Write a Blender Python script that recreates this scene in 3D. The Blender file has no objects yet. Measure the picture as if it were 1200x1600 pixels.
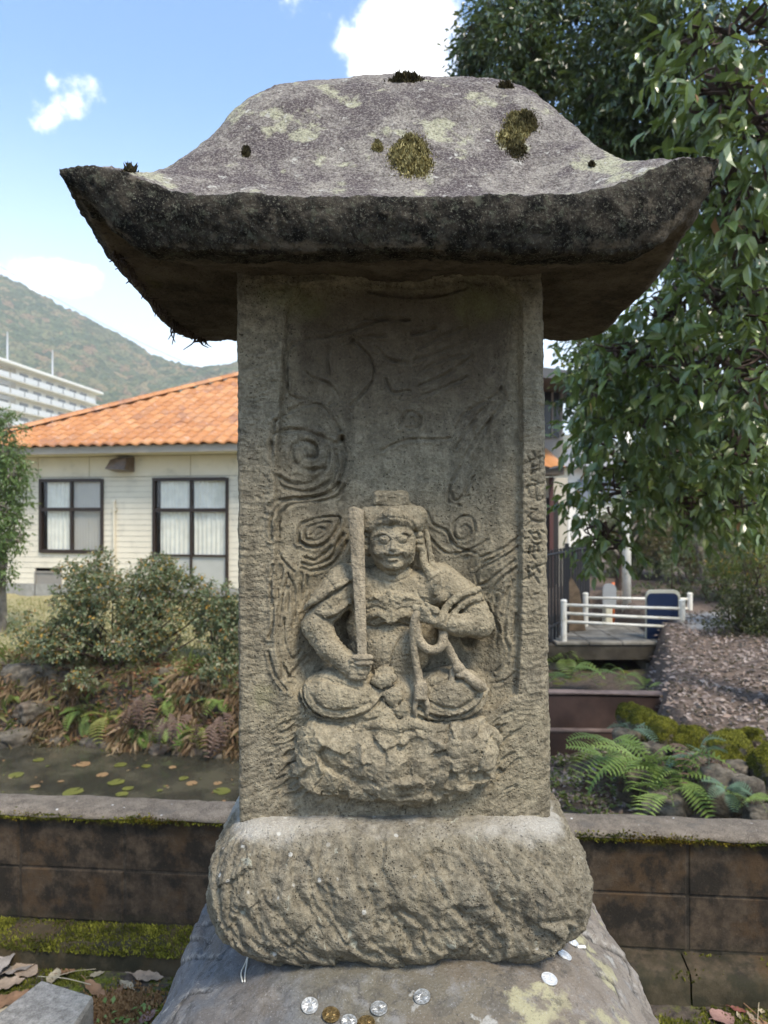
import bpy, math, random
import numpy as np
from mathutils import Vector, Matrix

random.seed(7)
RNG = np.random.default_rng(11)
scene = bpy.context.scene
COL = scene.collection
R = math.radians

# ------------------------------------------------------------------ camera, sky, sun, exposure
CAM_Z = 1.62
FPX = 1110.0
cam_d = bpy.data.cameras.new("camera")
cam_d.sensor_fit = 'VERTICAL'
cam_d.sensor_height = 34.6
cam_d.sensor_width = 25.95
cam_d.lens = 24.0
cam_d.clip_start = 0.05
cam_d.clip_end = 6000
cam_d.dof.use_dof = True
cam_d.dof.focus_distance = 1.02
cam_d.dof.aperture_fstop = 7.5
cam = bpy.data.objects.new("camera", cam_d)
cam.location = (0, 0, CAM_Z)
cam.rotation_euler = (R(90), 0, 0)
COL.objects.link(cam)
scene.camera = cam

SUN_EL, SUN_AZ = 56.0, 146.0          # azimuth clockwise from +Y: behind the camera, to its right
sun_d = bpy.data.lights.new("sun", 'SUN')
sun_d.energy = 1.5
sun_d.angle = R(17)
sun_d.color = (1.0, 0.88, 0.72)
sun = bpy.data.objects.new("sun", sun_d)
sun.rotation_euler = (R(90 - SUN_EL), 0, R(180 - SUN_AZ))
COL.objects.link(sun)

w = bpy.data.worlds.new("World")
scene.world = w
w.use_nodes = True
nt = w.node_tree
nt.nodes.clear()
w_out = nt.nodes.new('ShaderNodeOutputWorld')
w_bg = nt.nodes.new('ShaderNodeBackground')
w_bg.inputs['Strength'].default_value = 0.066
w_sky = nt.nodes.new('ShaderNodeTexSky')
w_sky.sky_type = 'NISHITA'
w_sky.sun_disc = False
w_sky.sun_elevation = R(SUN_EL)
w_sky.sun_rotation = R(SUN_AZ)
w_sky.air_density = 1.0
w_sky.dust_density = 1.2
w_sky.ozone_density = 1.0
w_tc = nt.nodes.new('ShaderNodeTexCoord')

def W(t, **k):
    n = nt.nodes.new(t)
    for a, b in k.items():
        setattr(n, a, b)
    return n

# clouds: noise billows gathered round a few cloud centres plus thin scattered ones over the rest of the sky
def dirpx(px, py):
    v = Vector(((px - 600) / FPX, 1.0, (800 - py) / FPX))
    return v.normalized()
w_noise = W('ShaderNodeTexNoise')
w_noise.inputs['Scale'].default_value = 14.0
w_noise.inputs['Detail'].default_value = 7.0
w_noise.inputs['Roughness'].default_value = 0.64
nt.links.new(w_tc.outputs['Generated'], w_noise.inputs['Vector'])
w_big = W('ShaderNodeTexNoise')
w_big.inputs['Scale'].default_value = 2.6
w_big.inputs['Detail'].default_value = 3.0
nt.links.new(w_tc.outputs['Generated'], w_big.inputs['Vector'])
w_br = W('ShaderNodeMapRange')
w_br.inputs['From Min'].default_value = 0.60
w_br.inputs['From Max'].default_value = 0.95
nt.links.new(w_big.outputs['Fac'], w_br.inputs['Value'])
acc = w_br.outputs['Result']
# each cloud: px, py, angular half-size x / y (radians), weight
for (px, py, rx, ry, wt) in [(640, 62, .066, .066, .95), (568, 48, .03, .055, .55), (690, 95, .05, .045, .8), (715, 40, .04, .05, .5),
                             (485, 4, .03, .018, .50), (114, 144, .040, .022, .49), (55, 172, .022, .024, .46), (88, 436, .056, .022, .70),
                             (330, 575, .10, .03, .5)]:
    d = dirpx(px, py)
    side = Vector((d.y, -d.x, 0)).normalized()
    up = side.cross(d)
    if up.z < 0:
        up = -up
    comps = []
    for ax, rad in ((side, rx), (up, ry)):
        dt = W('ShaderNodeVectorMath', operation='DOT_PRODUCT')
        nt.links.new(w_tc.outputs['Generated'], dt.inputs[0])
        dt.inputs[1].default_value = ax
        mm = W('ShaderNodeMath', operation='DIVIDE')
        nt.links.new(dt.outputs['Value'], mm.inputs[0])
        mm.inputs[1].default_value = rad
        sq = W('ShaderNodeMath', operation='MULTIPLY')
        nt.links.new(mm.outputs[0], sq.inputs[0]); nt.links.new(mm.outputs[0], sq.inputs[1])
        comps.append(sq)
    ad = W('ShaderNodeMath', operation='ADD')
    nt.links.new(comps[0].outputs[0], ad.inputs[0]); nt.links.new(comps[1].outputs[0], ad.inputs[1])
    front = W('ShaderNodeVectorMath', operation='DOT_PRODUCT')
    nt.links.new(w_tc.outputs['Generated'], front.inputs[0])
    front.inputs[1].default_value = d
    fg = W('ShaderNodeMath', operation='GREATER_THAN')
    nt.links.new(front.outputs['Value'], fg.inputs[0]); fg.inputs[1].default_value = 0.0
    mr = W('ShaderNodeMapRange', interpolation_type='SMOOTHSTEP')
    nt.links.new(ad.outputs[0], mr.inputs['Value'])
    mr.inputs['From Min'].default_value = 2.6
    mr.inputs['From Max'].default_value = 0.0
    mr.inputs['To Min'].default_value = 0.0
    mr.inputs['To Max'].default_value = wt
    mu = W('ShaderNodeMath', operation='MULTIPLY')
    nt.links.new(mr.outputs['Result'], mu.inputs[0]); nt.links.new(fg.outputs[0], mu.inputs[1])
    mx = W('ShaderNodeMath', operation='MAXIMUM')
    nt.links.new(acc, mx.inputs[0]); nt.links.new(mu.outputs[0], mx.inputs[1])
    acc = mx.outputs[0]
w_sum = W('ShaderNodeMath', operation='ADD')
w_nz = W('ShaderNodeMapRange', clamp=False)
nt.links.new(w_noise.outputs['Fac'], w_nz.inputs['Value'])
w_nz.inputs['To Min'].default_value = -.55
w_nz.inputs['To Max'].default_value = 1.55
nt.links.new(acc, w_sum.inputs[0]); nt.links.new(w_nz.outputs['Result'], w_sum.inputs[1])
w_cl = W('ShaderNodeMapRange', interpolation_type='SMOOTHSTEP')
w_cl.inputs['From Min'].default_value = 0.90
w_cl.inputs['From Max'].default_value = 1.42
nt.links.new(w_sum.outputs[0], w_cl.inputs['Value'])
# humid air whitens the sky towards the horizon
w_sep = W('ShaderNodeSeparateXYZ')
nt.links.new(w_tc.outputs['Generated'], w_sep.inputs[0])
w_hz = W('ShaderNodeMapRange', interpolation_type='SMOOTHERSTEP')
w_hz.inputs['From Min'].default_value = 0.56
w_hz.inputs['From Max'].default_value = 0.02
w_hz.inputs['To Min'].default_value = 0.0
w_hz.inputs['To Max'].default_value = 0.92
nt.links.new(w_sep.outputs['Z'], w_hz.inputs['Value'])
w_m0 = W('ShaderNodeMix', data_type='RGBA')
nt.links.new(w_hz.outputs['Result'], w_m0.inputs['Factor'])
w_tint = W('ShaderNodeMix', data_type='RGBA', blend_type='MULTIPLY')
w_tint.inputs['Factor'].default_value = 1.0
nt.links.new(w_sky.outputs['Color'], w_tint.inputs[6])
w_tint.inputs[7].default_value = (1.12, 1.42, 1.62, 1)
nt.links.new(w_tint.outputs[2], w_m0.inputs[6])
w_m0.inputs[7].default_value = (6.6, 7.3, 7.7, 1)
w_mix = W('ShaderNodeMix', data_type='RGBA')
nt.links.new(w_cl.outputs['Result'], w_mix.inputs['Factor'])
nt.links.new(w_m0.outputs[2], w_mix.inputs[6])
w_mix.inputs[7].default_value = (10.5, 10.4, 10.2, 1)
nt.links.new(w_mix.outputs[2], w_bg.inputs['Color'])
nt.links.new(w_bg.outputs[0], w_out.inputs['Surface'])

scene.view_settings.view_transform = 'Standard'
scene.view_settings.look = 'None'
scene.view_settings.gamma = 1.0
scene.view_settings.use_curve_mapping = False
scene.view_settings.exposure = 1.76
scene.render.engine = 'CYCLES'
scene.cycles.use_denoising = True
scene.cycles.max_bounces = 8
scene.cycles.transparent_max_bounces = 12
scene.cycles.sample_clamp_indirect = 6.0
scene.cycles.volume_bounces = 1

# ------------------------------------------------------------------ helpers
def P(px, py, Y):
    return np.array([(px - 600) / FPX * Y, Y, CAM_Z - (py - 800) / FPX * Y])

_perm = np.random.default_rng(3).permutation(256).astype(np.int32)
_perm = np.concatenate([_perm, _perm, _perm])
_grad = np.random.default_rng(4).normal(size=(256, 3)).astype(np.float32)
_grad /= np.linalg.norm(_grad, axis=1)[:, None]

def pnoise(p):
    """Gradient noise of an (N,3) array, about -1..1."""
    p = np.asarray(p, np.float32)
    i = np.floor(p).astype(np.int32)
    f = p - i
    u = f * f * f * (f * (f * 6 - 15) + 10)
    i &= 255
    out = 0
    for dx in (0, 1):
        wx = u[:, 0] if dx else 1 - u[:, 0]
        for dy in (0, 1):
            wy = u[:, 1] if dy else 1 - u[:, 1]
            for dz in (0, 1):
                wz = u[:, 2] if dz else 1 - u[:, 2]
                h = _perm[_perm[_perm[i[:, 0] + dx] + i[:, 1] + dy] + i[:, 2] + dz]
                g = _grad[h]
                out = out + wx * wy * wz * (g[:, 0] * (f[:, 0] - dx) + g[:, 1] * (f[:, 1] - dy) + g[:, 2] * (f[:, 2] - dz))
    return out * 1.7

def fbm(p, freq, octaves=4, gain=0.5, ridged=False):
    p = np.asarray(p, np.float32) * freq
    a, out = 1.0, 0
    for o in range(octaves):
        n = pnoise(p + 17.3 * o)
        out = out + a * ((1 - 2 * np.abs(n)) if ridged else n)
        p = p * 2.03
        a *= gain
    return out

def smooth(a, b, x):
    t = np.clip((x - a) / (b - a), 0, 1)
    return t * t * (3 - 2 * t)

def tag(o, label=None, cat=None, group=None, kind=None):
    if label: o['label'] = label
    if cat: o['category'] = cat
    if group: o['group'] = group
    if kind: o['kind'] = kind
    return o

def empty(name, loc, label=None, cat=None, group=None, rz=0):
    o = bpy.data.objects.new(name, None)
    o.empty_display_size = 0.1
    o.location = loc
    o.rotation_euler = (0, 0, rz)
    COL.objects.link(o)
    return tag(o, label, cat, group)

def make_mesh(name, v, f, mats=None, smooth_shade=True, mi=None, attrs=None):
    """v (N,3); f = array (M,3|4) or a list of such arrays."""
    me = bpy.data.meshes.new(name)
    v = np.asarray(v, np.float32)
    fs = f if isinstance(f, list) and np.ndim(f[0]) == 2 else [f]
    fs = [np.asarray(x, np.int32) for x in fs if len(x)]
    idx = np.concatenate([x.ravel() for x in fs])
    tot = np.concatenate([np.full(len(x), x.shape[1], np.int32) for x in fs])
    start = np.concatenate([[0], np.cumsum(tot)[:-1]]).astype(np.int32)
    me.vertices.add(len(v))
    me.vertices.foreach_set('co', v.ravel())
    me.loops.add(len(idx))
    me.loops.foreach_set('vertex_index', idx)
    me.polygons.add(len(tot))
    me.polygons.foreach_set('loop_start', start)
    me.polygons.foreach_set('loop_total', tot)
    me.polygons.foreach_set('use_smooth', np.full(len(tot), bool(smooth_shade)))
    if mi is not None:
        me.polygons.foreach_set('material_index', np.asarray(mi, np.int32))
    me.update(calc_edges=True)
    if attrs:
        for k, a in attrs.items():
            at = me.attributes.new(k, 'FLOAT', 'POINT')
            at.data.foreach_set('value', np.asarray(a, np.float32))
    for m in (mats if isinstance(mats, (list, tuple)) else [mats] if mats else []):
        me.materials.append(m)
    return me

def link(name, me, parent=None, loc=None, rot=None, scale=None):
    o = bpy.data.objects.new(name, me)
    COL.objects.link(o)
    if parent is not None:
        o.parent = parent
    if loc is not None: o.location = loc
    if rot is not None: o.rotation_euler = rot
    if scale is not None: o.scale = scale
    return o

def obj(name, v, f, mats, parent=None, sm=True, mi=None, attrs=None, origin=None):
    """A mesh given in world coordinates; its vertices become local to the parent (or to origin)."""
    v = np.asarray(v, np.float64)
    if parent is not None and origin is None:
        mw, p_ = Matrix.Identity(4), parent
        while p_ is not None:
            mw = p_.matrix_basis @ mw; p_ = p_.parent
        m = np.array(mw.inverted())
        v = v @ m[:3, :3].T + m[:3, 3]
        return link(name, make_mesh(name, v, f, mats, sm, mi, attrs), parent)
    if origin is not None:
        v = v - np.asarray(origin)
        return link(name, make_mesh(name, v, f, mats, sm, mi, attrs), parent, loc=tuple(origin))
    return link(name, make_mesh(name, v, f, mats, sm, mi, attrs), parent)

class MB:
    """Collects boxes, tubes and sheets into one vertex / face list."""
    def __init__(s):
        s.v, s.q, s.t, s.n = [], [], [], 0
    def add(s, v, q=None, t=None):
        v = np.asarray(v, np.float64)
        if q is not None and len(q): s.q.append(np.asarray(q) + s.n)
        if t is not None and len(t): s.t.append(np.asarray(t) + s.n)
        s.v.append(v); s.n += len(v)
        return s
    def box(s, a, b, jit=0.0):
        (x0, y0, z0), (x1, y1, z1) = a, b
        v = np.array([[x, y, z] for z in (z0, z1) for y in (y0, y1) for x in (x0, x1)], float)
        if jit: v += RNG.normal(0, jit, v.shape)
        return s.add(v, [[0, 2, 3, 1], [4, 5, 7, 6], [0, 1, 5, 4], [2, 6, 7, 3], [0, 4, 6, 2], [1, 3, 7, 5]])
    def bbox(s, a, b, bev):
        """box with bevelled edges"""
        a, b = np.array(a, float), np.array(b, float)
        bev = min(bev, 0.45 * np.min(b - a))
        c, h = (a + b) / 2, (b - a) / 2
        v, key = [], {}
        for sx in (-1, 1):
            for sy in (-1, 1):
                for sz in (-1, 1):
                    sg = np.array([sx, sy, sz])
                    for ax in range(3):
                        q = h - bev
                        q = q.copy(); q[ax] = h[ax]
                        key[(sx, sy, sz, ax)] = len(v)
                        v.append(c + sg * q)
        quads, tris = [], []
        for ax in range(3):
            o1, o2 = [(1, 2), (0, 2), (0, 1)][ax]
            for sg in (-1, 1):
                ring = []
                for (p, q) in ((-1, -1), (1, -1), (1, 1), (-1, 1)):
                    k = [0, 0, 0]; k[ax] = sg; k[o1] = p; k[o2] = q
                    ring.append(key[(k[0], k[1], k[2], ax)])
                quads.append(ring)
        for ax in range(3):
            o1, o2 = [(1, 2), (0, 2), (0, 1)][ax]
            for p in (-1, 1):
                for q in (-1, 1):
                    r = []
                    for (sgn, face) in ((-1, o1), (1, o1), (1, o2), (-1, o2)):
                        k = [0, 0, 0]; k[ax] = sgn; k[o1] = p; k[o2] = q
                        r.append(key[(k[0], k[1], k[2], face)])
                    quads.append(r)
        for sx in (-1, 1):
            for sy in (-1, 1):
                for sz in (-1, 1):
                    tris.append([key[(sx, sy, sz, 0)], key[(sx, sy, sz, 1)], key[(sx, sy, sz, 2)]])
        v = np.array(v)
        def fix(fc):
            p = v[fc]; nrm = np.cross(p[1] - p[0], p[2] - p[0])
            return fc[::-1] if np.dot(nrm, p.mean(0) - c) < 0 else fc
        return s.add(v, [fix(x) for x in quads], [fix(x) for x in tris])
    def tube(s, pts, rad, n=8, caps=True):
        pts = np.asarray(pts, float)
        rad = np.broadcast_to(np.asarray(rad, float), (len(pts),))
        t = np.gradient(pts, axis=0)
        t /= np.linalg.norm(t, axis=1)[:, None] + 1e-12
        ref = np.array([0.0, 0, 1]) if abs(t[0][2]) < 0.9 else np.array([1.0, 0, 0])
        rings = []
        for i in range(len(pts)):
            a = np.cross(t[i], ref); a /= np.linalg.norm(a) + 1e-12
            b = np.cross(t[i], a)
            ref = -np.cross(t[i], a) if False else ref
            an = np.linspace(0, 2 * np.pi, n, endpoint=False)
            rings.append(pts[i] + rad[i] * (np.cos(an)[:, None] * a + np.sin(an)[:, None] * b))
        v = np.concatenate(rings)
        q = []
        for i in range(len(pts) - 1):
            for j in range(n):
                k = (j + 1) % n
                q.append([i * n + j, i * n + k, (i + 1) * n + k, (i + 1) * n + j])
        tr = []
        if caps:
            v = np.concatenate([v, pts[:1], pts[-1:]])
            a0, a1 = len(v) - 2, len(v) - 1
            L = (len(pts) - 1) * n
            for j in range(n):
                k = (j + 1) % n
                tr.append([a0, k, j]); tr.append([a1, L + j, L + k])
        return s.add(v, q, tr)
    def grid(s, V):
        """V (R,C,3) sheet"""
        r, c = V.shape[:2]
        a = np.arange(r * c).reshape(r, c)
        q = np.stack([a[:-1, :-1], a[:-1, 1:], a[1:, 1:], a[1:, :-1]], -1).reshape(-1, 4)
        return s.add(V.reshape(-1, 3), q)
    def arrays(s):
        f = []
        if s.q: f.append(np.concatenate(s.q))
        if s.t: f.append(np.concatenate(s.t))
        return np.concatenate(s.v), f
    def obj(s, name, mats, parent=None, sm=False, origin=None, local=False):
        v, f = s.arrays()
        if local:
            return link(name, make_mesh(name, v, f, mats, sm), parent)
        return obj(name, v, f, mats, parent, sm, origin=origin)

def spline(pts, n=8):
    """Catmull-Rom through the points (any dimension)."""
    p = np.asarray(pts, float)
    if len(p) < 3:
        t = np.linspace(0, 1, n * max(1, len(p) - 1) + 1)[:, None]
        return p[0] * (1 - t) + p[-1] * t
    q = np.concatenate([[2 * p[0] - p[1]], p, [2 * p[-1] - p[-2]]])
    out = []
    for i in range(len(p) - 1):
        a, b, c, d = q[i:i + 4]
        t = np.linspace(0, 1, n, endpoint=False)[:, None]
        out.append(0.5 * (2 * b + (c - a) * t + (2 * a - 5 * b + 4 * c - d) * t ** 2 + (3 * b - a - 3 * c + d) * t ** 3))
    out.append(p[-1:])
    return np.concatenate(out)

def vnormals(v, q):
    n = np.zeros_like(v)
    fn = np.cross(v[q[:, 2]] - v[q[:, 0]], v[q[:, 3]] - v[q[:, 1]]) if q.shape[1] == 4 else np.cross(v[q[:, 1]] - v[q[:, 0]], v[q[:, 2]] - v[q[:, 0]])
    for k in range(q.shape[1]):
        for a in range(3):
            n[:, a] += np.bincount(q[:, k], fn[:, a], len(v))
    return n / (np.linalg.norm(n, axis=1)[:, None] + 1e-12)

# ---- signed-distance modelling: a block of samples, soft unions, surface nets
class SDF:
    def __init__(s, lo, hi, step):
        s.lo = np.array(lo, np.float32); s.step = step
        s.n = np.ceil((np.array(hi) - s.lo) / step).astype(int) + 1
        s.g = np.full(s.n, 1e3, np.float32)
        s.ax = [s.lo[i] + step * np.arange(s.n[i], dtype=np.float32) for i in range(3)]
    def sub(s, lo, hi):
        a = np.clip(np.floor((np.array(lo) - s.lo) / s.step).astype(int), 0, s.n)
        b = np.clip(np.ceil((np.array(hi) - s.lo) / s.step).astype(int) + 1, 0, s.n)
        sl = tuple(slice(a[i], b[i]) for i in range(3))
        x = s.ax[0][sl[0]][:, None, None]; y = s.ax[1][sl[1]][None, :, None]; z = s.ax[2][sl[2]][None, None, :]
        return sl, x, y, z
    def join(s, sl, d, k):
        o = s.g[sl]
        if k > 0:
            h = np.clip(0.5 + 0.5 * (o - d) / k, 0, 1)
            far = o > 900
            r = o * (1 - h) + d * h - k * h * (1 - h)
            s.g[sl] = np.where(far, d, r)
        else:
            s.g[sl] = np.minimum(o, d)
    def cut(s, sl, d, k):
        o = s.g[sl]
        h = np.clip(0.5 - 0.5 * (o + d) / k, 0, 1)
        s.g[sl] = np.where(o > 900, o, o * (1 - h) - d * h + k * h * (1 - h))
    def _ell(s, c, r, rot, m):
        c = np.array(c, float); r = np.array(r, float)
        e = max(r) + m
        sl, x, y, z = s.sub(c - e, c + e)
        x = x - c[0]; y = y - c[1]; z = z - c[2]
        if rot:   # turn in the px / py plane, degrees
            ca, sa = math.cos(R(rot)), math.sin(R(rot))
            x, y = ca * x + sa * y, -sa * x + ca * y
        k0 = np.sqrt((x / r[0]) ** 2 + (y / r[1]) ** 2 + (z / r[2]) ** 2)
        k1 = np.sqrt((x / r[0] ** 2) ** 2 + (y / r[1] ** 2) ** 2 + (z / r[2] ** 2) ** 2) + 1e-6
        return sl, k0 * (k0 - 1) / k1
    def ell(s, c, r, k=4, rot=0):
        sl, d = s._ell(c, r, rot, 3 * k + 4 * s.step); s.join(sl, d, k); return s
    def cut_ell(s, c, r, k=3, rot=0):
        sl, d = s._ell(c, r, rot, 3 * k + 4 * s.step); s.cut(sl, d, k); return s
    def cap(s, a, b, ra, rb=None, k=4, squash=1.0):
        rb = ra if rb is None else rb
        a = np.array(a, float); b = np.array(b, float)
        m = max(ra, rb) + 3 * k + 4 * s.step
        sl, x, y, z = s.sub(np.minimum(a, b) - m, np.maximum(a, b) + m)
        d = b - a
        dd = float(d @ d) + 1e-9
        t = np.clip(((x - a[0]) * d[0] + (y - a[1]) * d[1] + (z - a[2]) * d[2]) / dd, 0, 1)
        q = np.sqrt((x - a[0] - t * d[0]) ** 2 + (y - a[1] - t * d[1]) ** 2 + ((z - a[2] - t * d[2]) / squash) ** 2)
        s.join(sl, (q - (ra + (rb - ra) * t)) * min(1, squash), k); return s
    def path(s, pts, r, k=2, n=6, squash=1.0):
        p = spline(pts, n)
        rr = np.interp(np.linspace(0, 1, len(p)), np.linspace(0, 1, len(np.atleast_1d(r))), np.atleast_1d(r)) if np.ndim(r) else np.full(len(p), r)
        for i in range(len(p) - 1):
            s.cap(p[i], p[i + 1], rr[i], rr[i + 1], k, squash)
        return s
    def rbox(s, c, h, rad, k=3, rot=0):
        c = np.array(c, float); h = np.array(h, float)
        e = np.full(3, np.linalg.norm(h)) + 3 * k + 4 * s.step
        sl, x, y, z = s.sub(c - e, c + e)
        x = x - c[0]; y = y - c[1]; z = z - c[2]
        if rot:
            ca, sa = math.cos(R(rot)), math.sin(R(rot))
            x, y = ca * x + sa * y, -sa * x + ca * y
        qx, qy, qz = np.abs(x) - h[0] + rad, np.abs(y) - h[1] + rad, np.abs(z) - h[2] + rad
        d = np.sqrt(np.maximum(qx, 0) ** 2 + np.maximum(qy, 0) ** 2 + np.maximum(qz, 0) ** 2) + np.minimum(np.maximum(qx, np.maximum(qy, qz)), 0) - rad
        s.join(sl, d, k); return s
    def strokes(s, pts, wdt, amt, n=6):
        """carve (+) or raise (-) a line drawn in the first two axes"""
        p = spline(pts, n)
        lo = p.min(0) - 4 * wdt; hi = p.max(0) + 4 * wdt
        sl, x, y, z = s.sub([lo[0], lo[1], -1e4], [hi[0], hi[1], 1e4])
        d = line_dist(x[:, :, 0] + 0 * y[:, :, 0], y[:, :, 0] + 0 * x[:, :, 0], p)
        s.g[sl] += (amt * np.exp(-(d / wdt) ** 2))[:, :, None].astype(np.float32)
        return s
    def mesh(s):
        g = s.g
        ins = g < 0
        nx, ny, nz = g.shape
        cnt = np.zeros((nx - 1, ny - 1, nz - 1), np.int8)
        for a in (0, 1):
            for b in (0, 1):
                for c in (0, 1):
                    cnt += ins[a:nx - 1 + a, b:ny - 1 + b, c:nz - 1 + c]
        act = (cnt > 0) & (cnt < 8)
        I = np.argwhere(act)
        vid = np.full(act.shape, -1, np.int32)
        vid[act] = np.arange(len(I))
        corner = {}
        for a in (0, 1):
            for b in (0, 1):
                for c in (0, 1):
                    corner[a, b, c] = g[I[:, 0] + a, I[:, 1] + b, I[:, 2] + c]
        acc = np.zeros((len(I), 3), np.float32); num = np.zeros(len(I), np.float32)
        for (p, q) in [((a, b, c), (a2, b2, c2)) for a in (0, 1) for b in (0, 1) for c in (0, 1) for a2 in (0, 1) for b2 in (0, 1) for c2 in (0, 1)
                       if (a2 - a) + (b2 - b) + (c2 - c) == 1 and a2 >= a and b2 >= b and c2 >= c]:
            u, v2 = corner[p], corner[q]
            cr = (u < 0) != (v2 < 0)
            t = np.where(cr, u / np.where(cr, u - v2, 1), 0)
            pos = np.array(p, np.float32) + t[:, None] * (np.array(q) - np.array(p))
            acc += np.where(cr[:, None], pos, 0); num += cr
        v = s.lo + (I + acc / num[:, None]) * s.step
        quads = []
        for ax in range(3):
            o1, o2 = (ax + 1) % 3, (ax + 2) % 3
            sl0 = [slice(None)] * 3; sl1 = [slice(None)] * 3
            sl0[ax] = slice(0, -1); sl1[ax] = slice(1, None)
            cr = ins[tuple(sl0)] != ins[tuple(sl1)]
            E = np.argwhere(cr)
            E = E[(E[:, o1] > 0) & (E[:, o2] > 0) & (E[:, o1] < g.shape[o1] - 1) & (E[:, o2] < g.shape[o2] - 1)]
            ring = []
            for (d1, d2) in ((-1, -1), (0, -1), (0, 0), (-1, 0)):
                e = E.copy(); e[:, o1] += d1; e[:, o2] += d2
                ring.append(vid[e[:, 0], e[:, 1], e[:, 2]])
            Q = np.stack(ring, 1)
            flip = ~ins[E[:, 0], E[:, 1], E[:, 2]]
            Q[flip] = Q[flip][:, ::-1]
            quads.append(Q)
        Q = np.concatenate(quads)
        return v.astype(np.float64), Q[(Q >= 0).all(1)]

def line_dist(X, Y, p):
    d = np.full(np.shape(X), 1e9)
    for i in range(len(p) - 1):
        a, b = p[i], p[i + 1]
        e = b - a
        t = np.clip(((X - a[0]) * e[0] + (Y - a[1]) * e[1]) / (e @ e + 1e-9), 0, 1)
        d = np.minimum(d, (X - a[0] - t * e[0]) ** 2 + (Y - a[1] - t * e[1]) ** 2)
    return np.sqrt(d)

def relax(v, q, n=1, lam=0.5):
    e = np.concatenate([q[:, [0, 1]], q[:, [1, 2]], q[:, [2, 3]], q[:, [3, 0]]])
    deg = np.bincount(e[:, 0], minlength=len(v)) + np.bincount(e[:, 1], minlength=len(v))
    for _ in range(n):
        s = np.stack([np.bincount(e[:, 0], v[e[:, 1], a], len(v)) + np.bincount(e[:, 1], v[e[:, 0], a], len(v)) for a in range(3)], 1)
        v = v + lam * (s / np.maximum(deg, 1)[:, None] - v)
    return v

def facets(v, nseed, amt, seed, stretch=(1, 1, 1)):
    """flaked, angular chips: each cell is a tilted plane of its own"""
    r = np.random.default_rng(seed)
    lo, hi = v.min(0), v.max(0)
    c = r.uniform(lo, hi, (nseed * 3, 3))
    vs = v * stretch + .006 * np.stack([fbm(v + i, 30, 2) for i in range(3)], 1)
    c = c[:nseed] * stretch
    best = np.full(len(v), 1e9); idx = np.zeros(len(v), int)
    for i in range(nseed):
        d = ((vs - c[i]) ** 2).sum(1)
        m = d < best
        best[m] = d[m]; idx[m] = i
    nr = r.normal(size=(nseed, 3))
    return amt * ((vs - c[idx]) * nr[idx]).sum(1) + r.normal(0, .0018, nseed)[idx] * (amt > 0)


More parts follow.
